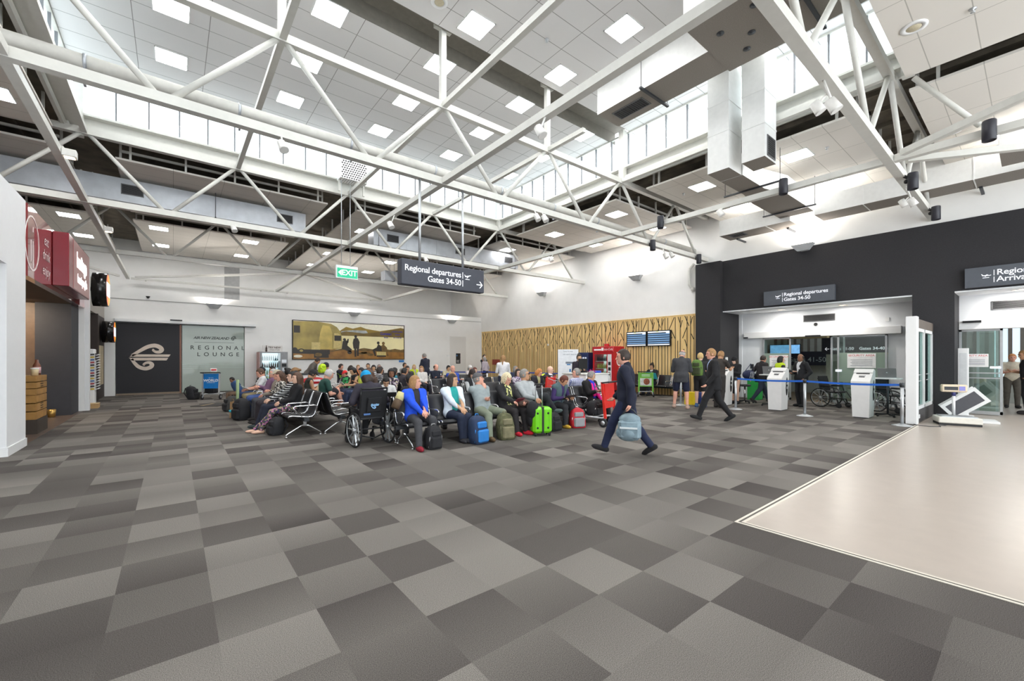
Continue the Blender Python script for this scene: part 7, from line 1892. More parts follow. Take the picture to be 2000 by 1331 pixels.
    if st not in ('bald', 'turban'):
        G = SDF(); nz = 0.0022; q = (0.011 if st in ('short', 'balding', 'cap', 'flatcap', 'beanie') else 0.016) * s
        sc_ = Hc + hu_ * 0.014 * s - hf * 0.006 * s
        G.ell(sc_, HA, (0.099 * s + q * 0.6, 0.078 * s + q, 0.11 * s + q), 0.02)
        cuts = [face_cut(0.062)]
        if st in ('short', 'cap', 'flatcap'): cuts.append(low_cut(-0.055))
        elif st == 'balding': cuts = [face_cut(0.3, 0.02), low_cut(-0.05), lambda X, Y, Z: -(((X - Hc[0]) * hu_[0] + (Y - Hc[1]) * hu_[1] + (Z - Hc[2]) * hu_[2]) - 0.055 * s)]
        elif st in ('bob', 'beanie'):
            for k in (1, -1): G.ell(Hc + hl * (k * 0.06 * s) - hf * 0.02 * s - hu_ * 0.06 * s, HA, (0.07 * s, 0.04 * s, 0.09 * s), 0.03)
            G.ell(Hc - hf * 0.06 * s - hu_ * 0.05 * s, HA, (0.06 * s, 0.085 * s, 0.09 * s), 0.03); cuts.append(low_cut(-0.15))
        elif st in ('long', 'ponytail', 'curlylong'):
            if st != 'ponytail':
                for k in (1, -1): G.cone(Hc + hl * (k * 0.07 * s) - hf * 0.02 * s, neck + tl * (k * 0.09 * s) - u * 0.1 * s + tf * 0.0, 0.035 * s, 0.03 * s, 0.04)
                G.cone(Hc - hf * 0.05 * s - hu_ * 0.03 * s, neck - u * 0.16 * s - tf * 0.1 * s, 0.085 * s, 0.07 * s, 0.04)
            else: G.cone(Hc - hf * 0.1 * s + hu_ * 0.03 * s, Hc - hf * 0.13 * s - hu_ * 0.22 * s, 0.035 * s, 0.022 * s, 0.02); cuts.append(low_cut(-0.26))
            if st == 'curlylong': nz = 0.01
        elif st == 'bun': G.ell(Hc - hf * 0.07 * s + hu_ * 0.115 * s, HA, (0.05 * s, 0.05 * s, 0.045 * s), 0.015); cuts.append(low_cut(-0.07))
        elif st == 'curly':
            G.ell(sc_ - hf * 0.015 * s, HA, (0.12 * s, 0.108 * s, 0.135 * s), 0.02); G.ell(Hc - hf * 0.04 * s - hu_ * 0.07 * s, HA, (0.07 * s, 0.1 * s, 0.07 * s), 0.03); nz = 0.011; cuts.append(low_cut(-0.13))
        sdf_obj('hair', G, h, hairm(hc), T, cuts, nz)
    if st in ('cap', 'beanie', 'flatcap', 'turban'):
        hm = as_mat(hair[2]); G = SDF()
        G.ell(Hc + hu_ * 0.03 * s - hf * 0.004 * s, HA, (0.115 * s, 0.094 * s, 0.118 * s), 0.02)
        if st == 'cap':
            G.ell(Hc + hf * 0.13 * s + hu_ * 0.05 * s, HA, (0.075 * s, 0.068 * s, 0.009 * s), 0.02); cuts = [low_cut(0.035)]
        elif st == 'flatcap': G.ell(Hc + hf * 0.06 * s + hu_ * 0.075 * s, HA, (0.1 * s, 0.095 * s, 0.035 * s), 0.02); G.ell(Hc + hf * 0.125 * s + hu_ * 0.04 * s, HA, (0.05 * s, 0.06 * s, 0.009 * s), 0.02); cuts = [low_cut(0.03)]
        elif st == 'beanie': cuts = [low_cut(-0.012)]
        else: G.ell(Hc + hu_ * 0.13 * s, HA, (0.05 * s, 0.045 * s, 0.04 * s), 0.03); cuts = [low_cut(0.03)]
        sdf_obj({'cap': 'cap', 'beanie': 'beanie', 'flatcap': 'flat_cap', 'turban': 'turban'}[st], G, h, hm, T, cuts)
    # ------------------ extras
    for e in extras:
        if e == 'glasses':
            m = MB()
            for k in (1, -1):
                c = Hc + hf * 0.104 * s + hl * (k * 0.034 * s) + hu_ * 0.012 * s
                m.tube([tuple(c + hl * 0.024 * math.cos(t) + hu_ * 0.017 * math.sin(t)) for t in np.linspace(0, 2 * math.pi, 10)[:-1]], 0.0035, 0, 5, True)
                m.tube([tuple(c + hl * k * 0.026), tuple(Hc + hl * (k * 0.084 * s) + hu_ * 0.012 * s)], 0.003, 0, 5)
            m.build('glasses', BLACK, T)
        elif e == 'beard':
            G = SDF(); G.ell(Hc + hf * 0.032 * s - hu_ * 0.075 * s, HA, (0.07 * s, 0.062 * s, 0.062 * s), 0.02)
            sdf_obj('beard', G, h, hairm(hc if hc in HAIR else 'black'), T, [lambda X, Y, Z: -(((X - Hc[0]) * hu_[0] + (Y - Hc[1]) * hu_[1] + (Z - Hc[2]) * hu_[2]) * -1 - 0.052 * s)])
        elif e == 'goatee':
            MB().sphere(tuple(Hc + hf * 0.086 * s - hu_ * 0.098 * s), (0.018, 0.02, 0.022)).build('goatee', hairm('dark'), T)
        elif e == 'scarf':
            G = SDF(); fr_ = neck + tf * 0.09 * s
            for k in (1, -1):
                G.cone(neck + tl * (k * 0.07 * s) - tf * 0.02, neck + tf * 0.1 * s + tl * (k * 0.05 * s) - u * 0.1 * s, 0.035, 0.04, 0.03); G.cone(neck + tf * 0.1 * s + tl * (k * 0.05 * s) - u * 0.1 * s, P + f * 0.2 * s + l * (k * 0.07 * s) + u0 * 0.16 * s, 0.04, 0.042, 0.03)
            G.cone(P + f * 0.2 * s + l * 0.07 * s + u0 * 0.16 * s, P + f * 0.42 * s + l * 0.1 * s + u0 * (-0.14 * s), 0.042, 0.045, 0.03)
            sdf_obj('scarf', G, h, cloth((250, 40, 150)), T)
        elif e == 'fascinator':
            m = MB(); c0 = Hc + hu_ * 0.1 * s + hl * 0.05 * s
            rr = random.Random(3)
            for i in range(26):
                d = nrm(V3(rr.gauss(0, 1), rr.gauss(0, 1), abs(rr.gauss(0.5, 0.8)))); m.tube([tuple(c0), tuple(c0 + d * 0.06), tuple(c0 + d * 0.11 - u0 * 0.015)], [0.006, 0.009, 0.002], i % 3 == 0, 5)
            m.build('feather_fascinator', [cloth((220, 60, 150)), cloth((60, 30, 60))], T)
        elif e == 'strap':
            m = MB(); q0 = sh[1] * 0.6 + neck * 0.4; m.tube([tuple(q0 + u * 0.05 + tf * 0.02), tuple(chest - tf * 0.145 + tl * 0.0), tuple(P - tf * 0.13 + l * -0.12 + u * 0.1)], 0.016, 0, 6); m.build('bag_strap', cloth((196, 176, 140)), T)
        elif e == 'scarf_green':
            G = SDF(); G.cone(neck + tf * 0.1 * s + u * -0.03, chest + tf * 0.13 * s - u * 0.1, 0.03, 0.02, 0.02); sdf_obj('neck_scarf', G, h, blotch('lime_scarf', [(120, 190, 60), (30, 30, 34), (220, 230, 150)], 40), T)
        elif e == 'badge':
            MB().bar(tuple(chest + tf * 0.142 + tl * 0.07), tuple(chest + tf * 0.142 + tl * 0.07 - u * 0.06), 0.05, 0.01).build('id_badge', mat('badge_card', (226, 226, 230), 0.5), T)
        elif e == 'hivis':
            G = SDF(); torso(G, 0.032); sdf_obj('hi_vis_vest', G, h, mat('hi_vis', (206, 232, 30), 0.6, var=0.05), T, [wedge(0.0, 0.055)])
        elif e == 'sunglasses':
            m = MB(); m.tube([tuple(Hc + hl * k * 0.092 * s - hf * a_ * s + hu_ * 0.04 * s) for k, a_ in ((1, -0.03), (1, 0.04), (0.6, 0.1), (0, 0.115), (-0.6, 0.1), (-1, 0.04), (-1, -0.03))], 0.006, 0, 5); m.build('head_strap', BLACK, T)
    info = dict(T=T, P=P, wr=wr, Hc=Hc, knee=knee, ank=ank, neck=neck, chest=chest, tf=tf, u=u, l=l, s=s)
    M_ = Matrix.Translation((x, y, 0)) @ Matrix.Rotation(R(yaw), 4, 'Z')
    info['w'] = lambda v: M_ @ Vector(tuple(v))
    return info
def hx(px, X):
    t = (px - 1000) / _FX; return X * (math.sin(_A) - t * math.cos(_A)) / (math.cos(_A) + t * math.sin(_A))
def hy(px, Y):
    t = (px - 1000) / _FX; return Y * (math.cos(_A) + t * math.sin(_A)) / (math.sin(_A) - t * math.cos(_A))
def held(name, label, cat, p, rot, size, m, group=None, top=None):
    T = thing(name, label, cat, p, 0, group); T.rotation_euler = rot
    w, d, t = size
    MB().bbox(-w / 2, -d / 2, -t / 2, w / 2, d / 2, t / 2, min(t * 0.3, 0.008)).build({'book': 'cover', 'tablet': 'case', 'phone': 'case', 'bag': 'bag_body', 'sheet': 'page'}.get(name, 'body'), m, T)
    if top: MB().box(-w * 0.45, -d * 0.45, t / 2, w * 0.45, d * 0.45, t / 2 + 0.002).build({'book': 'pages', 'tablet': 'screen', 'phone': 'screen', 'sheet': 'print'}.get(name, 'lining'), top, T)
    return T

# ------------------------------------------------------------------ who sits and stands where
FRONT = 7.06
CLOUD = (70, 72, 78)
person(3.42, FRONT, -90, 'person in bright blue jacket and dark trousers with hands folded, left end of front row', s=0.95, sk='pink', hair=('bob', 'light'), top=('jacket', (32, 84, 224)), inner=(40, 40, 44), bottom=('trousers', (66, 66, 70)), shoes=(140, 24, 44), arms='clasp', lean=-8, head=(52, 2), fat=0.18, feet=((0.42, 0.16), (0.56, -0.2)), spread=0.12)
person(4.2, FRONT, -90, 'person in white cardigan over teal shirt and navy jeans, front row', s=0.96, sk='olive', hair=('bob', 'dark'), top=('cardigan', (222, 232, 240)), inner=(40, 160, 156), bottom=('jeans', (36, 44, 66)), shoes=(46, 46, 52), arms='clasp', lean=-6, head=(40, 0), fat=0.12, feet=((0.44, 0.02), (0.4, -0.03)), extras=())
person(4.92, FRONT, -90, 'person in grey cap and grey polo shirt with chin on hand, front row', s=1.0, sk='pink', hair=('cap', 'grey', (92, 90, 92)), top=('polo', (148, 158, 160)), bottom=('trousers', (128, 136, 118)), shoes=(96, 76, 50), arms='chin', lean=-22, head=(46, -8), fat=0.25, feet=((0.5, 0.24), (0.58, -0.26)))
p = person(5.52, FRONT, -90, 'person with pale curly hair and black cardigan using a tablet, front row', s=0.96, sk='pink', hair=('curly', 'white'), top=('cardigan', (34, 33, 36)), inner=blotch('leaf_print', [(40, 40, 36), (206, 206, 130), (60, 66, 50), (226, 222, 170)], 26), bottom=('trousers', (44, 40, 42)), shoes=(214, 36, 56), arms='book', lean=-8, head=(14, 24), fat=0.22, feet=((0.5, 0.13), (0.5, -0.12)))
held('tablet', 'dark tablet held by the person with pale curly hair', 'tablet', p['w'](p['P'] + V3(0.42, 0, 0.2)), (R(-35), 0, 0), (0.2, 0.15, 0.012), mat('maroon_case', (110, 40, 52), 0.5), top=BLACK)
T = thing('handbag', 'brown striped handbag on the lap of the person with pale curly hair', 'bag', p['w'](p['P'] + V3(0.33, 0.14, 0.07))); MB().sphere((0, 0, 0.06), (0.17, 0.13, 0.09)).build('bag_body', stripes('bag', (92, 70, 62), (62, 48, 44), 14, 'Y'), T); MB().tube([(-0.1, 0, 0.13), (-0.05, 0, 0.17), (0.05, 0, 0.17), (0.1, 0, 0.13)], 0.008).build('handle', BLACK, T)
person(6.12, FRONT, -90, 'person in pale grey zip sweater and glasses with one leg crossed, front row', s=1.06, sk='tan', hair=('short', 'grey'), top=('long', (168, 172, 174)), bottom=('trousers', (40, 42, 46)), shoes=(92, 106, 106), arms=((0.3, -0.02, 0.16), (0.28, 0.03, 0.17)), lean=-16, head=(38, 0), fat=0.4, feet=((0.34, 0.42, 0.34, 12), (0.46, -0.05)), extras=('glasses', 'goatee'))
p = person(6.92, FRONT - 0.05, -90, 'person in teal padded vest with purple sleeves bent over a book, front row', s=0.94, sk='tan', hair=('short', 'auburn'), top=('vest', (78, 98, 102)), inner=(58, 40, 92), bottom=('trousers', (46, 46, 50)), shoes=(214, 170, 60), arms='book', lean=18, head=(26, 34), fat=0.15, feet=((0.38, 0.14), (0.42, -0.1)))
held('book', 'open book read by the person in the teal padded vest', 'book', p['w'](p['P'] + V3(0.43, 0, 0.19)), (R(-30), 0, R(10)), (0.34, 0.22, 0.02), mat('book_black', (40, 40, 44), 0.5), top=mat('page_white', (222, 226, 228), 0.7))
p = person(8.18, FRONT, -90, 'person in black cardigan with hot pink scarf and feather fascinator, right end of front row', s=0.96, sk='olive', hair=('short', 'grey'), top=('cardigan', (26, 25, 28)), inner=(36, 52, 190), bottom=('trousers', (34, 33, 36)), shoes=(44, 40, 40), arms='phone', lean=-4, head=(44, 20), fat=0.45, feet=((0.46, 0.2), (0.36, -0.02)), extras=('scarf', 'fascinator'))
held('phone', 'phone held by the person with the hot pink scarf', 'phone', p['w'](p['P'] + V3(0.38, 0, 0.31)), (R(-45), 0, 0), (0.07, 0.14, 0.012), mat('phone_case', (190, 186, 180), 0.4), top=BLACK)
# row backing the front row
YB = 7.69
person(hy(1123, YB), YB, 90, 'person in blue and white check shirt seen from behind, turned to the left', s=1.02, sk='pink', hair=('short', 'grey'), top=('long', stripes('check', (226, 228, 240), (70, 86, 160), 26, 'Z', 0.45, True)), bottom=('trousers', (60, 62, 70)), arms='lap', lean=-8, head=(58, 0), fat=0.2)
person(hy(872, YB + 0.25), YB + 0.05, 90, 'person with long fair straight hair and black top, back turned, behind the white cardigan', s=0.98, sk='fair', hair=('long', 'light'), top=('long', (46, 44, 48)), bottom=('trousers', (60, 60, 66)), arms='phone', lean=-6, head=(-20, 16))
person(hy(793, YB + 0.3), YB + 0.05, 90, 'person with a black hair bun and dark top, back turned, behind the blue jacket', s=0.98, sk='tan', hair=('bun', 'black'), top=('long', (38, 36, 40)), bottom=('trousers', (40, 42, 50)), arms='lap', lean=-4, head=(20, 20))
person(3.95, 9.75, -105, 'person in white t-shirt looking down at a laptop behind the blue jacket', s=0.93, sk='olive', hair=('bun', 'black'), top=('tee', (228, 228, 228)), bottom=('jeans', (50, 56, 80)), arms='book', lean=10, head=(-6, 34), seat=0.36)
held('laptop', 'black laptop on the knees of the person in the white t-shirt', 'laptop', (3.86, 9.36, 0.66), (R(-75), 0, R(-8)), (0.36, 0.24, 0.02), BLACK)
o = MB().bbox(-0.24, -0.2, 0, 0.24, 0.22, 0.35, 0.03).build('travel_case', cloth((50, 52, 60))); o.location = (3.97, 9.85, 0.0); tag(o, 'dark case used as a seat behind the wheelchair', 'case')
# wheelchair sitter
person(2.78, 7.62, 92, 'person in turquoise beanie and dark hooded top sitting in the wheelchair, back turned', s=0.98, sk='tan', hair=('beanie', 'dark', (14, 150, 206)), top=('hoodie', (48, 44, 56)), bottom=('trousers', (40, 40, 44)), shoes=(30, 30, 32), arms=((0.2, 0.2, 0.17), (0.2, 0.2, 0.17)), lean=6, head=(8, 26), fat=0.3, seat=0.5, feet=((0.5, 0.12, 0.1), (0.5, -0.12, 0.1)))
# left row, facing the lounge side
XL2 = 2.02
FLORAL = blotch('floral_leggings', [(60, 52, 96), (190, 120, 160), (96, 92, 70), (44, 44, 60), (150, 140, 110)], 34)
person(XL2, 10.12, 180, 'person in black top, floral leggings and flip flops with long brown hair, left row', s=0.97, sk='fair', hair=('long', 'brown'), top=('long', (30, 29, 32)), bottom=('leggings', FLORAL), shoes=None, arms='lap', lean=-12, head=(10, 4), fat=0.05, feet=((0.62, 0.06), (0.7, -0.12)))
person(XL2, 10.8, 180, 'person in black top with white stripes and tied dark hair, left row', s=0.98, sk='fair', hair=('bun', 'black'), top=('long', stripes('bw', (28, 28, 30), (226, 226, 226), 22, 'Z', 0.3)), bottom=('trousers', (40, 44, 60)), shoes=(50, 60, 62), arms='knees', lean=-16, head=(6, 2), feet=((0.5, 0.1), (0.56, -0.1)))
person(XL2, 11.6, 180, 'person in zebra patterned blouse with brown wavy hair, left row', s=0.96, sk='pink', hair=('curlylong', 'brown'), top=('long', blotch('zebra', [(36, 34, 34), (206, 200, 190), (60, 56, 52), (226, 222, 214)], 44)), bottom=('trousers', (50, 44, 50)), arms='crossed', lean=-6, head=(12, 14), fat=0.2)
person(XL2 + 0.02, 12.4, 180, 'person in patterned beige hat and blouse, left row', s=0.97, sk='pink', hair=('cap', 'blond', (178, 168, 146)), top=('long', (150, 140, 128)), bottom=('trousers', (70, 70, 76)), arms='lap', lean=-12, head=(0, 10))
person(XL2, 13.1, 180, 'person in purple hooded top, jeans and aqua shoes with grey hair, left row', s=1.0, sk='pink', hair=('short', 'silver'), top=('hoodie', (122, 90, 118)), bottom=('jeans', (62, 84, 138)), shoes=(60, 190, 214), arms='crossed', lean=-14, head=(14, 4), fat=0.25, feet=((0.7, 0.02, 0.1, 20), (0.46, -0.08)))
p = person(XL2, 14.05, 180, 'person in white and navy t-shirt and khaki trousers reading, left row', s=1.0, sk='pink', hair=('short', 'brown'), top=('tee', (220, 220, 222)), inner=None, bottom=('trousers', (150, 138, 104)), shoes=(60, 56, 50), arms='book', lean=0, head=(4, 24))
held('book', 'open white paper read by the person in khaki trousers', 'book', p['w'](p['P'] + V3(0.42, 0, 0.22)), (0, R(28), 0), (0.24, 0.36, 0.012), mat('page_white'), top=mat('page_white'))
person(XL2, 14.9, 180, 'person in black striped tracksuit top, jeans and black turban with full beard, left row', s=1.0, sk='brown', hair=('turban', 'black', (26, 26, 30)), top=('jacket', stripes('track', (34, 34, 36), (214, 214, 214), 9, 'Z', 0.14)), bottom=('jeans', (48, 66, 104)), shoes=(36, 34, 34), arms='lap', lean=-14, head=(16, 10), extras=('beard',), feet=((0.5, 0.12), (0.62, -0.08)))
person(1.75, 16.9, 200, 'child in blue t-shirt crouched forward past the end of the left row', s=0.74, sk='brown', hair=('short', 'black'), top=('tee', (54, 84, 132)), bottom=('trousers', (110, 88, 70)), shoes=(44, 44, 46), arms='mouth', lean=26, head=(0, 24), seat=0.36)
o = MB().bbox(-0.2, -0.2, 0, 0.2, 0.2, 0.34, 0.04).build('travel_case', cloth((86, 70, 56))); o.location = (1.78, 16.92, 0); tag(o, 'brown case under the crouching child', 'case')
# row 3, facing the middle
XR3 = 2.84
person(XR3, 11.1, 0, 'person in dark green t-shirt with a cross strap and black shorts, leg crossed, facing right', s=1.04, sk='pink', hair=('short', 'silver'), top=('tee', (34, 70, 62)), bottom=('shorts', (40, 38, 44)), shoes=(60, 56, 52), arms='book', lean=14, head=(0, 20), fat=0.3, extras=('strap',), feet=((0.5, 0.1), (0.5, -0.02, 0.3, 10)))
person(XR3, 12.45, 0, 'person in black cap and tank top with bare shoulders, facing right', s=0.98, sk='tan', hair=('cap', 'black', (34, 32, 34)), top=('tank', (44, 46, 40)), bottom=('shorts', (60, 60, 66)), shoes=(60, 60, 60), arms='phone', lean=8, head=(4, 26))
person(XR3, 13.5, 0, 'person in brown flat cap and glasses, facing right', s=1.0, sk='pink', hair=('flatcap', 'grey', (140, 106, 72)), top=('jacket', (84, 76, 70)), bottom=('trousers', (70, 66, 62)), arms='lap', lean=-10, head=(0, 4), extras=('glasses',))
person(XR3, 14.4, 0, 'person with tied dark hair and dark top behind the flat cap, facing right', s=0.97, sk='olive', hair=('bun', 'black'), top=('long', (50, 48, 56)), arms='lap', lean=-10)
# middle row facing left
XM = 4.72
def mid(px, *a, **k): return person(XM, hx(px, XM - 0.08), *a, **k)
mid(757, 215, 'person with curly dark hair in floral blouse looking at the camera side, middle row', s=0.98, sk='brown', hair=('curly', 'black'), top=('long', blotch('floral_top', [(60, 52, 64), (190, 180, 186), (110, 90, 110), (40, 38, 46), (206, 196, 170)], 26)), bottom=('jeans', (50, 60, 90)), arms='lap', lean=-6, head=(34, 6), fat=0.1)
mid(727, 190, 'person with brown hair and hood seen from the side behind the wheelchair, middle row', s=0.98, sk='fair', hair=('long', 'brown'), top=('hoodie', (84, 68, 60)), arms='lap', lean=12, head=(0, 30))
mid(714, 192, 'person with long brown hair in black top smiling toward the camera, middle row', s=0.98, sk='tan', hair=('long', 'brown'), top=('long', (40, 38, 40)), bottom=('jeans', (60, 70, 100)), arms='lap', lean=-6, head=(38, 8))
mid(703, 188, 'person in yellow-green t-shirt with hand at mouth, middle row', s=0.98, sk='tan', hair=('ponytail', 'black'), top=('tee', (206, 222, 90)), bottom=('jeans', (56, 66, 96)), arms='mouth', lean=0, head=(10, 12))
p = mid(691, 184, 'person in black tank top with a tablet on the knees, middle row', s=1.0, sk='olive', hair=('ponytail', 'black'), top=('tank', (30, 30, 32)), bottom=('jeans', (60, 66, 90)), arms='book', lean=6, head=(6, 18))
held('tablet', 'pale tablet on the knees of the person in the black tank top', 'tablet', p['w'](p['P'] + V3(0.44, 0, 0.22)), (0, R(50), 0), (0.2, 0.26, 0.012), mat('pale_case', (206, 206, 206), 0.4), top=BLACK)
mid(674, 184, 'child in red cap and black top with a green print, middle row', s=0.84, sk='pink', hair=('cap', 'brown', (206, 40, 40)), top=('tee', blotch('green_print', [(30, 34, 32), (30, 34, 32), (60, 170, 96)], 9)), bottom=('shorts', (60, 60, 70)), arms='knees', lean=6, head=(20, 16))
# middle row facing right, backs half turned
XN = 5.62
for px, lb, hr, tp, hd in ((790, 'person with black hair and dark jacket seen from behind, middle right-facing row', ('short', 'black'), ('jacket', (56, 52, 58)), (0, 10)), (770, 'person in teal top with dark long hair, middle right-facing row', ('long', 'black'), ('long', (50, 130, 150)), (10, 20)), (742, 'person in striped scarf with dark hair turned away, middle right-facing row', ('curly', 'dark'), ('long', stripes('scarf_w', (60, 58, 64), (206, 204, 206), 16, 'Z', 0.4)), (-10, 16))):
    person(XN, hx(px, XN), 0, lb, s=0.98, sk='tan', hair=hr, top=tp, arms='lap', lean=-4, head=hd)
# tape-side row
YT = 9.96
p = person(hy(925, YT - 0.1), YT, -90, 'person in dark beanie and black vest over a pale sweater, tape-side row', s=0.97, sk='fair', hair=('beanie', 'dark', (56, 46, 44)), top=('vest', (38, 38, 42)), inner=(196, 198, 200), bottom=('trousers', (60, 60, 66)), arms='phone', lean=0, head=(-8, 12))
T = thing('handbag', 'red bag on the lap of the person in the black vest', 'bag', p['w'](p['P'] + V3(0.33, 0.1, 0.12))); MB().sphere((0, 0, 0.03), (0.2, 0.13, 0.09)).build('bag_body', cloth((190, 30, 60)), T); MB().tube([(-0.08, 0, 0.1), (0, 0, 0.16), (0.08, 0, 0.1)], 0.008).build('handle', cloth((120, 20, 40)), T)
person(hy(1014, YT), YT, -90, 'person with dark hair and bright blue neck scarf, tape-side row', s=0.95, sk='fair', hair=('long', 'dark'), top=('long', blotch('pale_floral', [(170, 150, 180), (206, 196, 206), (90, 80, 100)], 30)), inner=None, arms='lap', lean=-8, head=(-10, 6))
p = person(hy(1051, YT - 0.1), YT, -90, 'person with ginger bob reading in a dark striped jacket, tape-side row', s=0.97, sk='pink', hair=('bob', 'ginger'), top=('jacket', (44, 42, 50)), inner=(206, 200, 150), arms='book', lean=6, head=(24, 26))
held('book', 'grey newspaper held by the person with the ginger bob', 'newspaper', p['w'](p['P'] + V3(0.42, 0.05, 0.24)), (R(-40), 0, R(15)), (0.4, 0.28, 0.012), mat('newsprint', (150, 150, 150), 0.8), top=mat('newsprint'))
person(hy(1077, YT), YT, -90, 'bald person in black suit and white shirt, tape-side row', s=1.04, sk='fair', hair=('bald', 'brown'), top=('suit', (40, 39, 43)), inner=(232, 232, 236), bottom=('trousers', (40, 39, 43)), arms='lap', lean=-10, head=(40, 4), fat=0.15)
o = thing('hi_vis_jacket', 'fluorescent yellow jacket draped on the seat back beside the bald person', 'jacket', (hy(1062, YT + 0.35), YT + 0.33, 0.62)); MB().sphere((0, 0, 0.14), (0.17, 0.1, 0.3)).build('jacket_body', mat('fluo_yellow', (226, 240, 30), 0.6, var=0.1), o)
# row behind, facing the camera side
YU = 12.86
person(hy(890, YU - 0.1), YU, -90, 'person in royal blue sweater with arms folded, row behind the tape-side row', s=1.05, sk='pink', hair=('balding', 'silver'), top=('long', (46, 78, 176)), bottom=('trousers', (50, 50, 60)), arms='crossed', lean=-12, head=(-6, 2), fat=0.35)
person(hy(915, 13.3), YU, -90, 'person with long auburn hair and maroon top, row behind the tape-side row', s=0.94, sk='fair', hair=('long', 'auburn'), top=('long', (96, 40, 52)), arms='lap', lean=-6, head=(10, 8))
person(hy(1008, YU), YU, -90, 'person with dark grey hair and dark blue top near the blue tape', s=0.97, sk='tan', hair=('bob', 'grey'), top=('long', (52, 58, 80)), arms='lap', lean=-6, head=(20, 0))
# rows farther back
FAR = [
    (853, 15.46, -90, 'balding person in navy sweater, far row', ('balding', 'dark'), ('long', (30, 36, 52)), (30, 4), 1.05, 'pink', 'crossed'),
    (797, 15.46, -90, 'person with dark hair and glasses reading, far row', ('short', 'dark'), ('jacket', (60, 54, 56)), (0, 18), 1.0, 'tan', 'book'),
    (812, 19.65, -90, 'person with blond hair in yellow-green vest, right of the billboard', ('bob', 'blond'), ('vest', (214, 236, 40)), (-20, 10), 0.97, 'fair', 'lap'),
    (828, 15.46, -90, 'person with fair hair leaning sideways in white top, far row', ('bob', 'light'), ('long', (214, 210, 206)), (-40, 14), 0.98, 'fair', 'lap'),
    (877, 15.9, -100, 'person in sand coloured shirt looking down, far row by the thermostat', ('short', 'black'), ('tee', (188, 180, 150)), (10, 26), 1.0, 'olive', 'book'),
    (922, 16.2, -90, 'person in white knitted hat, far row', ('beanie', 'grey', (226, 222, 218)), ('long', (200, 190, 190)), (0, 6), 0.96, 'fair', 'lap'),
    (793, 19.65, -90, 'person in grey t-shirt with short dark hair under the billboard corner', ('short', 'dark'), ('tee', (150, 146, 140)), (20, 6), 1.08, 'tan', 'lap'),
    (743, 19.65, -90, 'person with grey hair and dark coat under the billboard', ('bob', 'grey'), ('jacket', (80, 76, 78)), (0, 8), 1.0, 'pink', 'lap'),
    (733, 18.2, -90, 'person with dark curly hair and striped scarf under the billboard', ('curly', 'black'), ('long', stripes('bw2', (40, 38, 42), (230, 230, 230), 14, 'Z', 0.5)), (-20, 10), 0.98, 'olive', 'lap'),
    (722, 19.65, -90, 'person in dark grey jacket with short black hair under the billboard', ('short', 'black'), ('jacket', (66, 66, 72)), (-20, 4), 1.06, 'olive', 'lap'),
    (702, 19.65, -90, 'child in orange t-shirt with fair hair under the billboard', ('short', 'light'), ('tee', (226, 112, 50)), (0, 6), 0.98, 'fair', 'lap'),
    (688, 18.1, -60, 'person with dark hair and beige top looking down by the oval badge table', ('bob', 'dark'), ('long', (206, 196, 176)), (0, 24), 1.0, 'tan', 'lap'),
    (666, 19.0, -40, 'person with brown hair in black and lime sports top by the oval badge table', ('short', 'dark'), ('tee', blotch('lime_sport', [(30, 34, 44), (30, 34, 44), (170, 210, 60)], 8)), (-10, 18), 1.06, 'pink', 'reach'),
    (639, 18.3, 150, 'person in navy cap and blue collar shirt by the yellow jacket', ('cap', 'dark', (40, 42, 60)), ('polo', (70, 100, 170)), (0, 10), 1.12, 'tan', 'phone'),
    (535, 18.6, 170, 'person in black hair with blue top in front of the grey vending machine', ('short', 'black'), ('long', (50, 80, 130)), (0, 20), 1.0, 'tan', 'phone'),
]
for px, yy, yw, lb, hr, tp, hd, sc_, skn, am in FAR:
    kw = dict(inner=(196, 190, 190)) if tp[0] == 'vest' else {}
    person(hy(px, yy - 0.1), yy, yw, lb, s=sc_, sk=skn, hair=hr, top=tp, arms=am, lean=-2 if am != 'lap' else -10, head=hd, **kw)
# ------------------------------------------------------------------ standing and walking people
person(hy(601, 18.8), 18.8, -30, 'person in grey overcoat bending forward in front of the billboard', 'stand', s=1.0, sk='tan', hair=('short', 'dark'), top=('jacket', (104, 98, 92)), bottom=('trousers', (80, 76, 72)), arms='bent', lean=34, head=(0, 26))
person(hy(832, 18.0), 18.0, 105, 'person in navy suit standing with back turned below the billboard corner', 'stand', s=1.06, sk='pink', hair=('short', 'grey'), top=('suit', (34, 38, 56)), inner=(220, 220, 226), bottom=('trousers', (34, 38, 56)), arms='front', lean=6, head=(20, 10))
person(hy(945, 19.4), 19.4, -80, 'person in black standing with hand at mouth at the wood wall corner', 'stand', s=1.04, sk='olive', hair=('short', 'black'), top=('tee', (32, 34, 42)), bottom=('trousers', (40, 42, 60)), arms='mouth', lean=0, head=(0, 6))
person(hy(948, 17.9), 17.9, 110, 'person in pale grey cardigan standing back turned near the wood wall corner', 'stand', s=0.97, sk='pink', hair=('bob', 'grey'), top=('long', (178, 168, 176)), bottom=('trousers', (52, 46, 46)), arms='down', lean=4, head=(10, 8))
person(hy(983, 11.75), 11.75, 60, 'person with long brown ponytail in white top walking away behind the seats', 'stand', s=0.98, sk='fair', hair=('ponytail', 'light'), top=('long', (226, 224, 226)), bottom=('trousers', (50, 52, 70)), arms='front', lean=4, head=(-20, 4))
person(10.95, 10.0, -110, 'check-in worker in dark uniform with a lime scarf behind the white counter', 'stand', s=1.0, sk='olive', hair=('bun', 'dark'), top=('suit', (46, 38, 48)), inner=(60, 56, 66), bottom=('trousers', (44, 38, 46)), arms='front', lean=6, head=(-16, 4), extras=('scarf_green',))
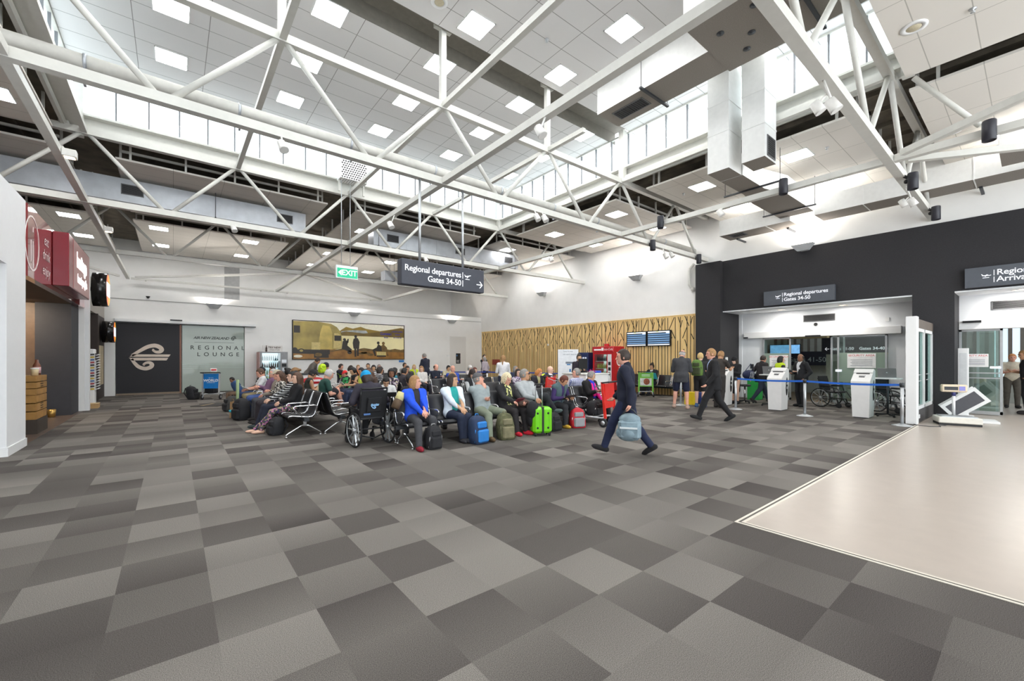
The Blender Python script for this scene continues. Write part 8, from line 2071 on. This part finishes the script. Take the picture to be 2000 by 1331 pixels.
person(hy(1125, 12.3), 12.3, -60, 'person in dark suit and grey hair standing half hidden by the white banner', 'stand', s=1.02, sk='pink', hair=('short', 'grey'), top=('suit', (44, 46, 58)), inner=(214, 210, 206), bottom=('trousers', (44, 46, 58)), arms='clasp', lean=0, head=(20, 4))
p = person(16.02, hx(1272, 15.95), 180, 'person in black jacket and white scarf sitting by the wood wall behind the green trolley', s=1.08, sk='tan', hair=('bun', 'dark'), top=('jacket', (34, 34, 38)), inner=(224, 222, 220), bottom=('trousers', (40, 42, 60)), arms='front', lean=-2, head=(0, 14))
held('sheet', 'bright cyan folder held by the person behind the green trolley', 'folder', p['w'](p['P'] + V3(0.36, 0.2, 0.33)), (R(10), R(60), 0), (0.3, 0.55, 0.015), mat('cyan_folder', (64, 196, 214), 0.5))
# the walker in navy, carrying the holdall
p = person(5.72, 4.17, 122, 'person in navy blazer striding to the left with a grey-blue holdall', 'walk', s=1.02, sk='pink', hair=('short', 'dark'), top=('suit', (24, 28, 48)), inner=(150, 176, 214), bottom=('jeans', (28, 36, 66)), shoes=(28, 26, 28), arms=((-0.06, 0.27, -0.05), (0.2, 0.22, 0.0)), lean=3, head=(6, 2), fat=0.15)
hw = p['w'](p['wr'][1])
T = thing('carry_bag', 'grey-blue holdall bag carried by the person in the navy blazer', 'bag', (hw[0], hw[1], hw[2] - 0.58), R(122 - 90))
m = MB(); m.bbox(-0.11, -0.17, 0.02, 0.11, 0.17, 0.34, 0.05); m.sphere((0, 0, 0.33), (0.105, 0.165, 0.1)); m.sphere((0, 0.02, 0.12), (0.13, 0.19, 0.13)); m.build('bag_body', mat('bag_bluegrey', (128, 148, 158), 0.6, var=0.25, scale=7), T)
MB().box(-0.135, -0.12, 0.2, 0.135, 0.14, 0.225).build('pale_band', mat('band_pale', (214, 220, 222), 0.5), T)
MB().tube([(0, -0.12, 0.38), (0, -0.06, 0.47), (0, 0, 0.5), (0, 0.06, 0.47), (0, 0.12, 0.38)], 0.012).build('handle', DARKM, T)
person(12.3, 6.95, 25, 'person in dark grey jacket and navy shorts standing with back turned', 'stand', s=1.08, sk='pink', hair=('balding', 'silver'), top=('jacket', (62, 62, 66)), bottom=('shorts', (26, 30, 54)), shoes=(176, 148, 132), arms='front', lean=8, head=(-25, 16), fat=0.3, feet=((0.06, 0.2), (-0.06, -0.16)), extras=('sunglasses',))
person(13.05, 6.75, 10, 'person in black shorts wearing a green backpack, left of the suited walker', 'stand', s=1.02, sk='fair', hair=('short', 'blond'), top=('tee', (40, 40, 42)), bottom=('shorts', (30, 30, 32)), shoes=(60, 90, 130), arms='front', lean=4, head=(0, 0))
backpack((12.83, 6.72, 1.02), R(-80), 'olive green backpack worn by the person in black shorts', mat('pack_green', (98, 130, 60), 0.8, var=0.15), mat('pack_dark_green', (66, 74, 46), 0.8), bk, 0.5, 0.34, 0.2, -0.05)
person(10.42, 5.02, 128, 'person in black suit striding to the left in front of the kiosks', 'walk', s=1.08, sk='pink', hair=('short', 'light'), top=('suit', (26, 25, 28)), inner=(170, 190, 226), bottom=('trousers', (26, 25, 28)), shoes=(24, 24, 26), arms='walk2', lean=4, head=(4, 4), fat=0.3)
person(13.45, 6.35, -10, 'person in brown-black shirt leaning to the left kiosk behind the suited walker', 'stand', s=1.06, sk='tan', hair=('short', 'light'), top=('tee', (52, 46, 42)), bottom=('trousers', (50, 46, 44)), arms='reach', lean=8, head=(0, 12), fat=0.35)
person(15.0, 6.5, 165, 'staff person in black dress and black beanie behind the left kiosk', 'stand', s=0.95, sk='fair', hair=('beanie', 'dark', (26, 25, 28)), top=('long', (28, 28, 31)), bottom=('skirt', (28, 28, 31)), shoes=(24, 24, 26), arms='front', lean=2, head=(0, 14))
person(16.15, 6.15, -30, 'person in dark jacket and jeans walking with a navy sports bag behind the tape', 'walk', s=1.0, sk='pink', hair=('short', 'dark'), top=('jacket', (40, 36, 40)), bottom=('jeans', (48, 56, 74)), shoes=(60, 56, 56), arms='walk', lean=8, head=(0, 4), fat=0.2)
T = thing('sports_bag', 'navy sports bag with white stripes hanging at the walking person behind the tape', 'bag', (15.85, 6.42, 0.82), R(-30)); MB().sphere((0, 0, 0.16), (0.24, 0.13, 0.17)).build('bag_body', mat('bag_navy', (34, 42, 78), 0.7), T)
for k in range(3): MB().bar((-0.05 + 0.06 * k, -0.128 + 0.01 * abs(k - 1), 0.05), (0.0 + 0.06 * k, -0.12, 0.27), 0.012, 0.012).build('white_stripe', TRIMW, T)
MB().tube([(-0.18, 0.0, 0.24), (0.05, -0.03, 0.55), (0.18, 0.0, 0.24)], 0.012).build('shoulder_strap', mat('bag_navy'), T)
person(16.0, 5.5, -45, 'staff person in hi-vis yellow vest with dark bob behind the middle kiosk', 'stand', s=0.96, sk='fair', hair=('bob', 'black'), top=('long', (36, 36, 40)), bottom=('trousers', (36, 36, 40)), arms=((0.1, 0.2, 0.1), (0.1, 0.62, 0.26)), lean=2, head=(-8, 0), extras=('hivis',))
person(15.77, 4.8, 150, 'staff person in black suit with badge standing behind the tape, facing left', 'stand', s=1.0, sk='brown', hair=('balding', 'black'), top=('suit', (28, 28, 32)), inner=(220, 222, 226), bottom=('trousers', (28, 28, 32)), shoes=(20, 20, 22), arms=((0.1, 0.22, 0.0), (0.26, 0.1, 0.16)), lean=0, head=(8, 4), fat=0.15, extras=('badge',))
person(18.5, 0.2, 100, 'person in black t-shirt with bent arm at the right picture edge', 'stand', s=1.05, sk='tan', hair=('short', 'light'), top=('tee', (36, 34, 38)), bottom=('trousers', (40, 40, 44)), arms='hips', lean=4, head=(20, 10), fat=0.2)
person(20.6, 0.55, 190, 'person in beige shirt beyond the arrivals door', 'stand', s=1.0, sk='pink', hair=('short', 'ginger'), top=('polo', (206, 196, 176)), bottom=('trousers', (90, 84, 76)), arms='front', lean=4, head=(0, 4))
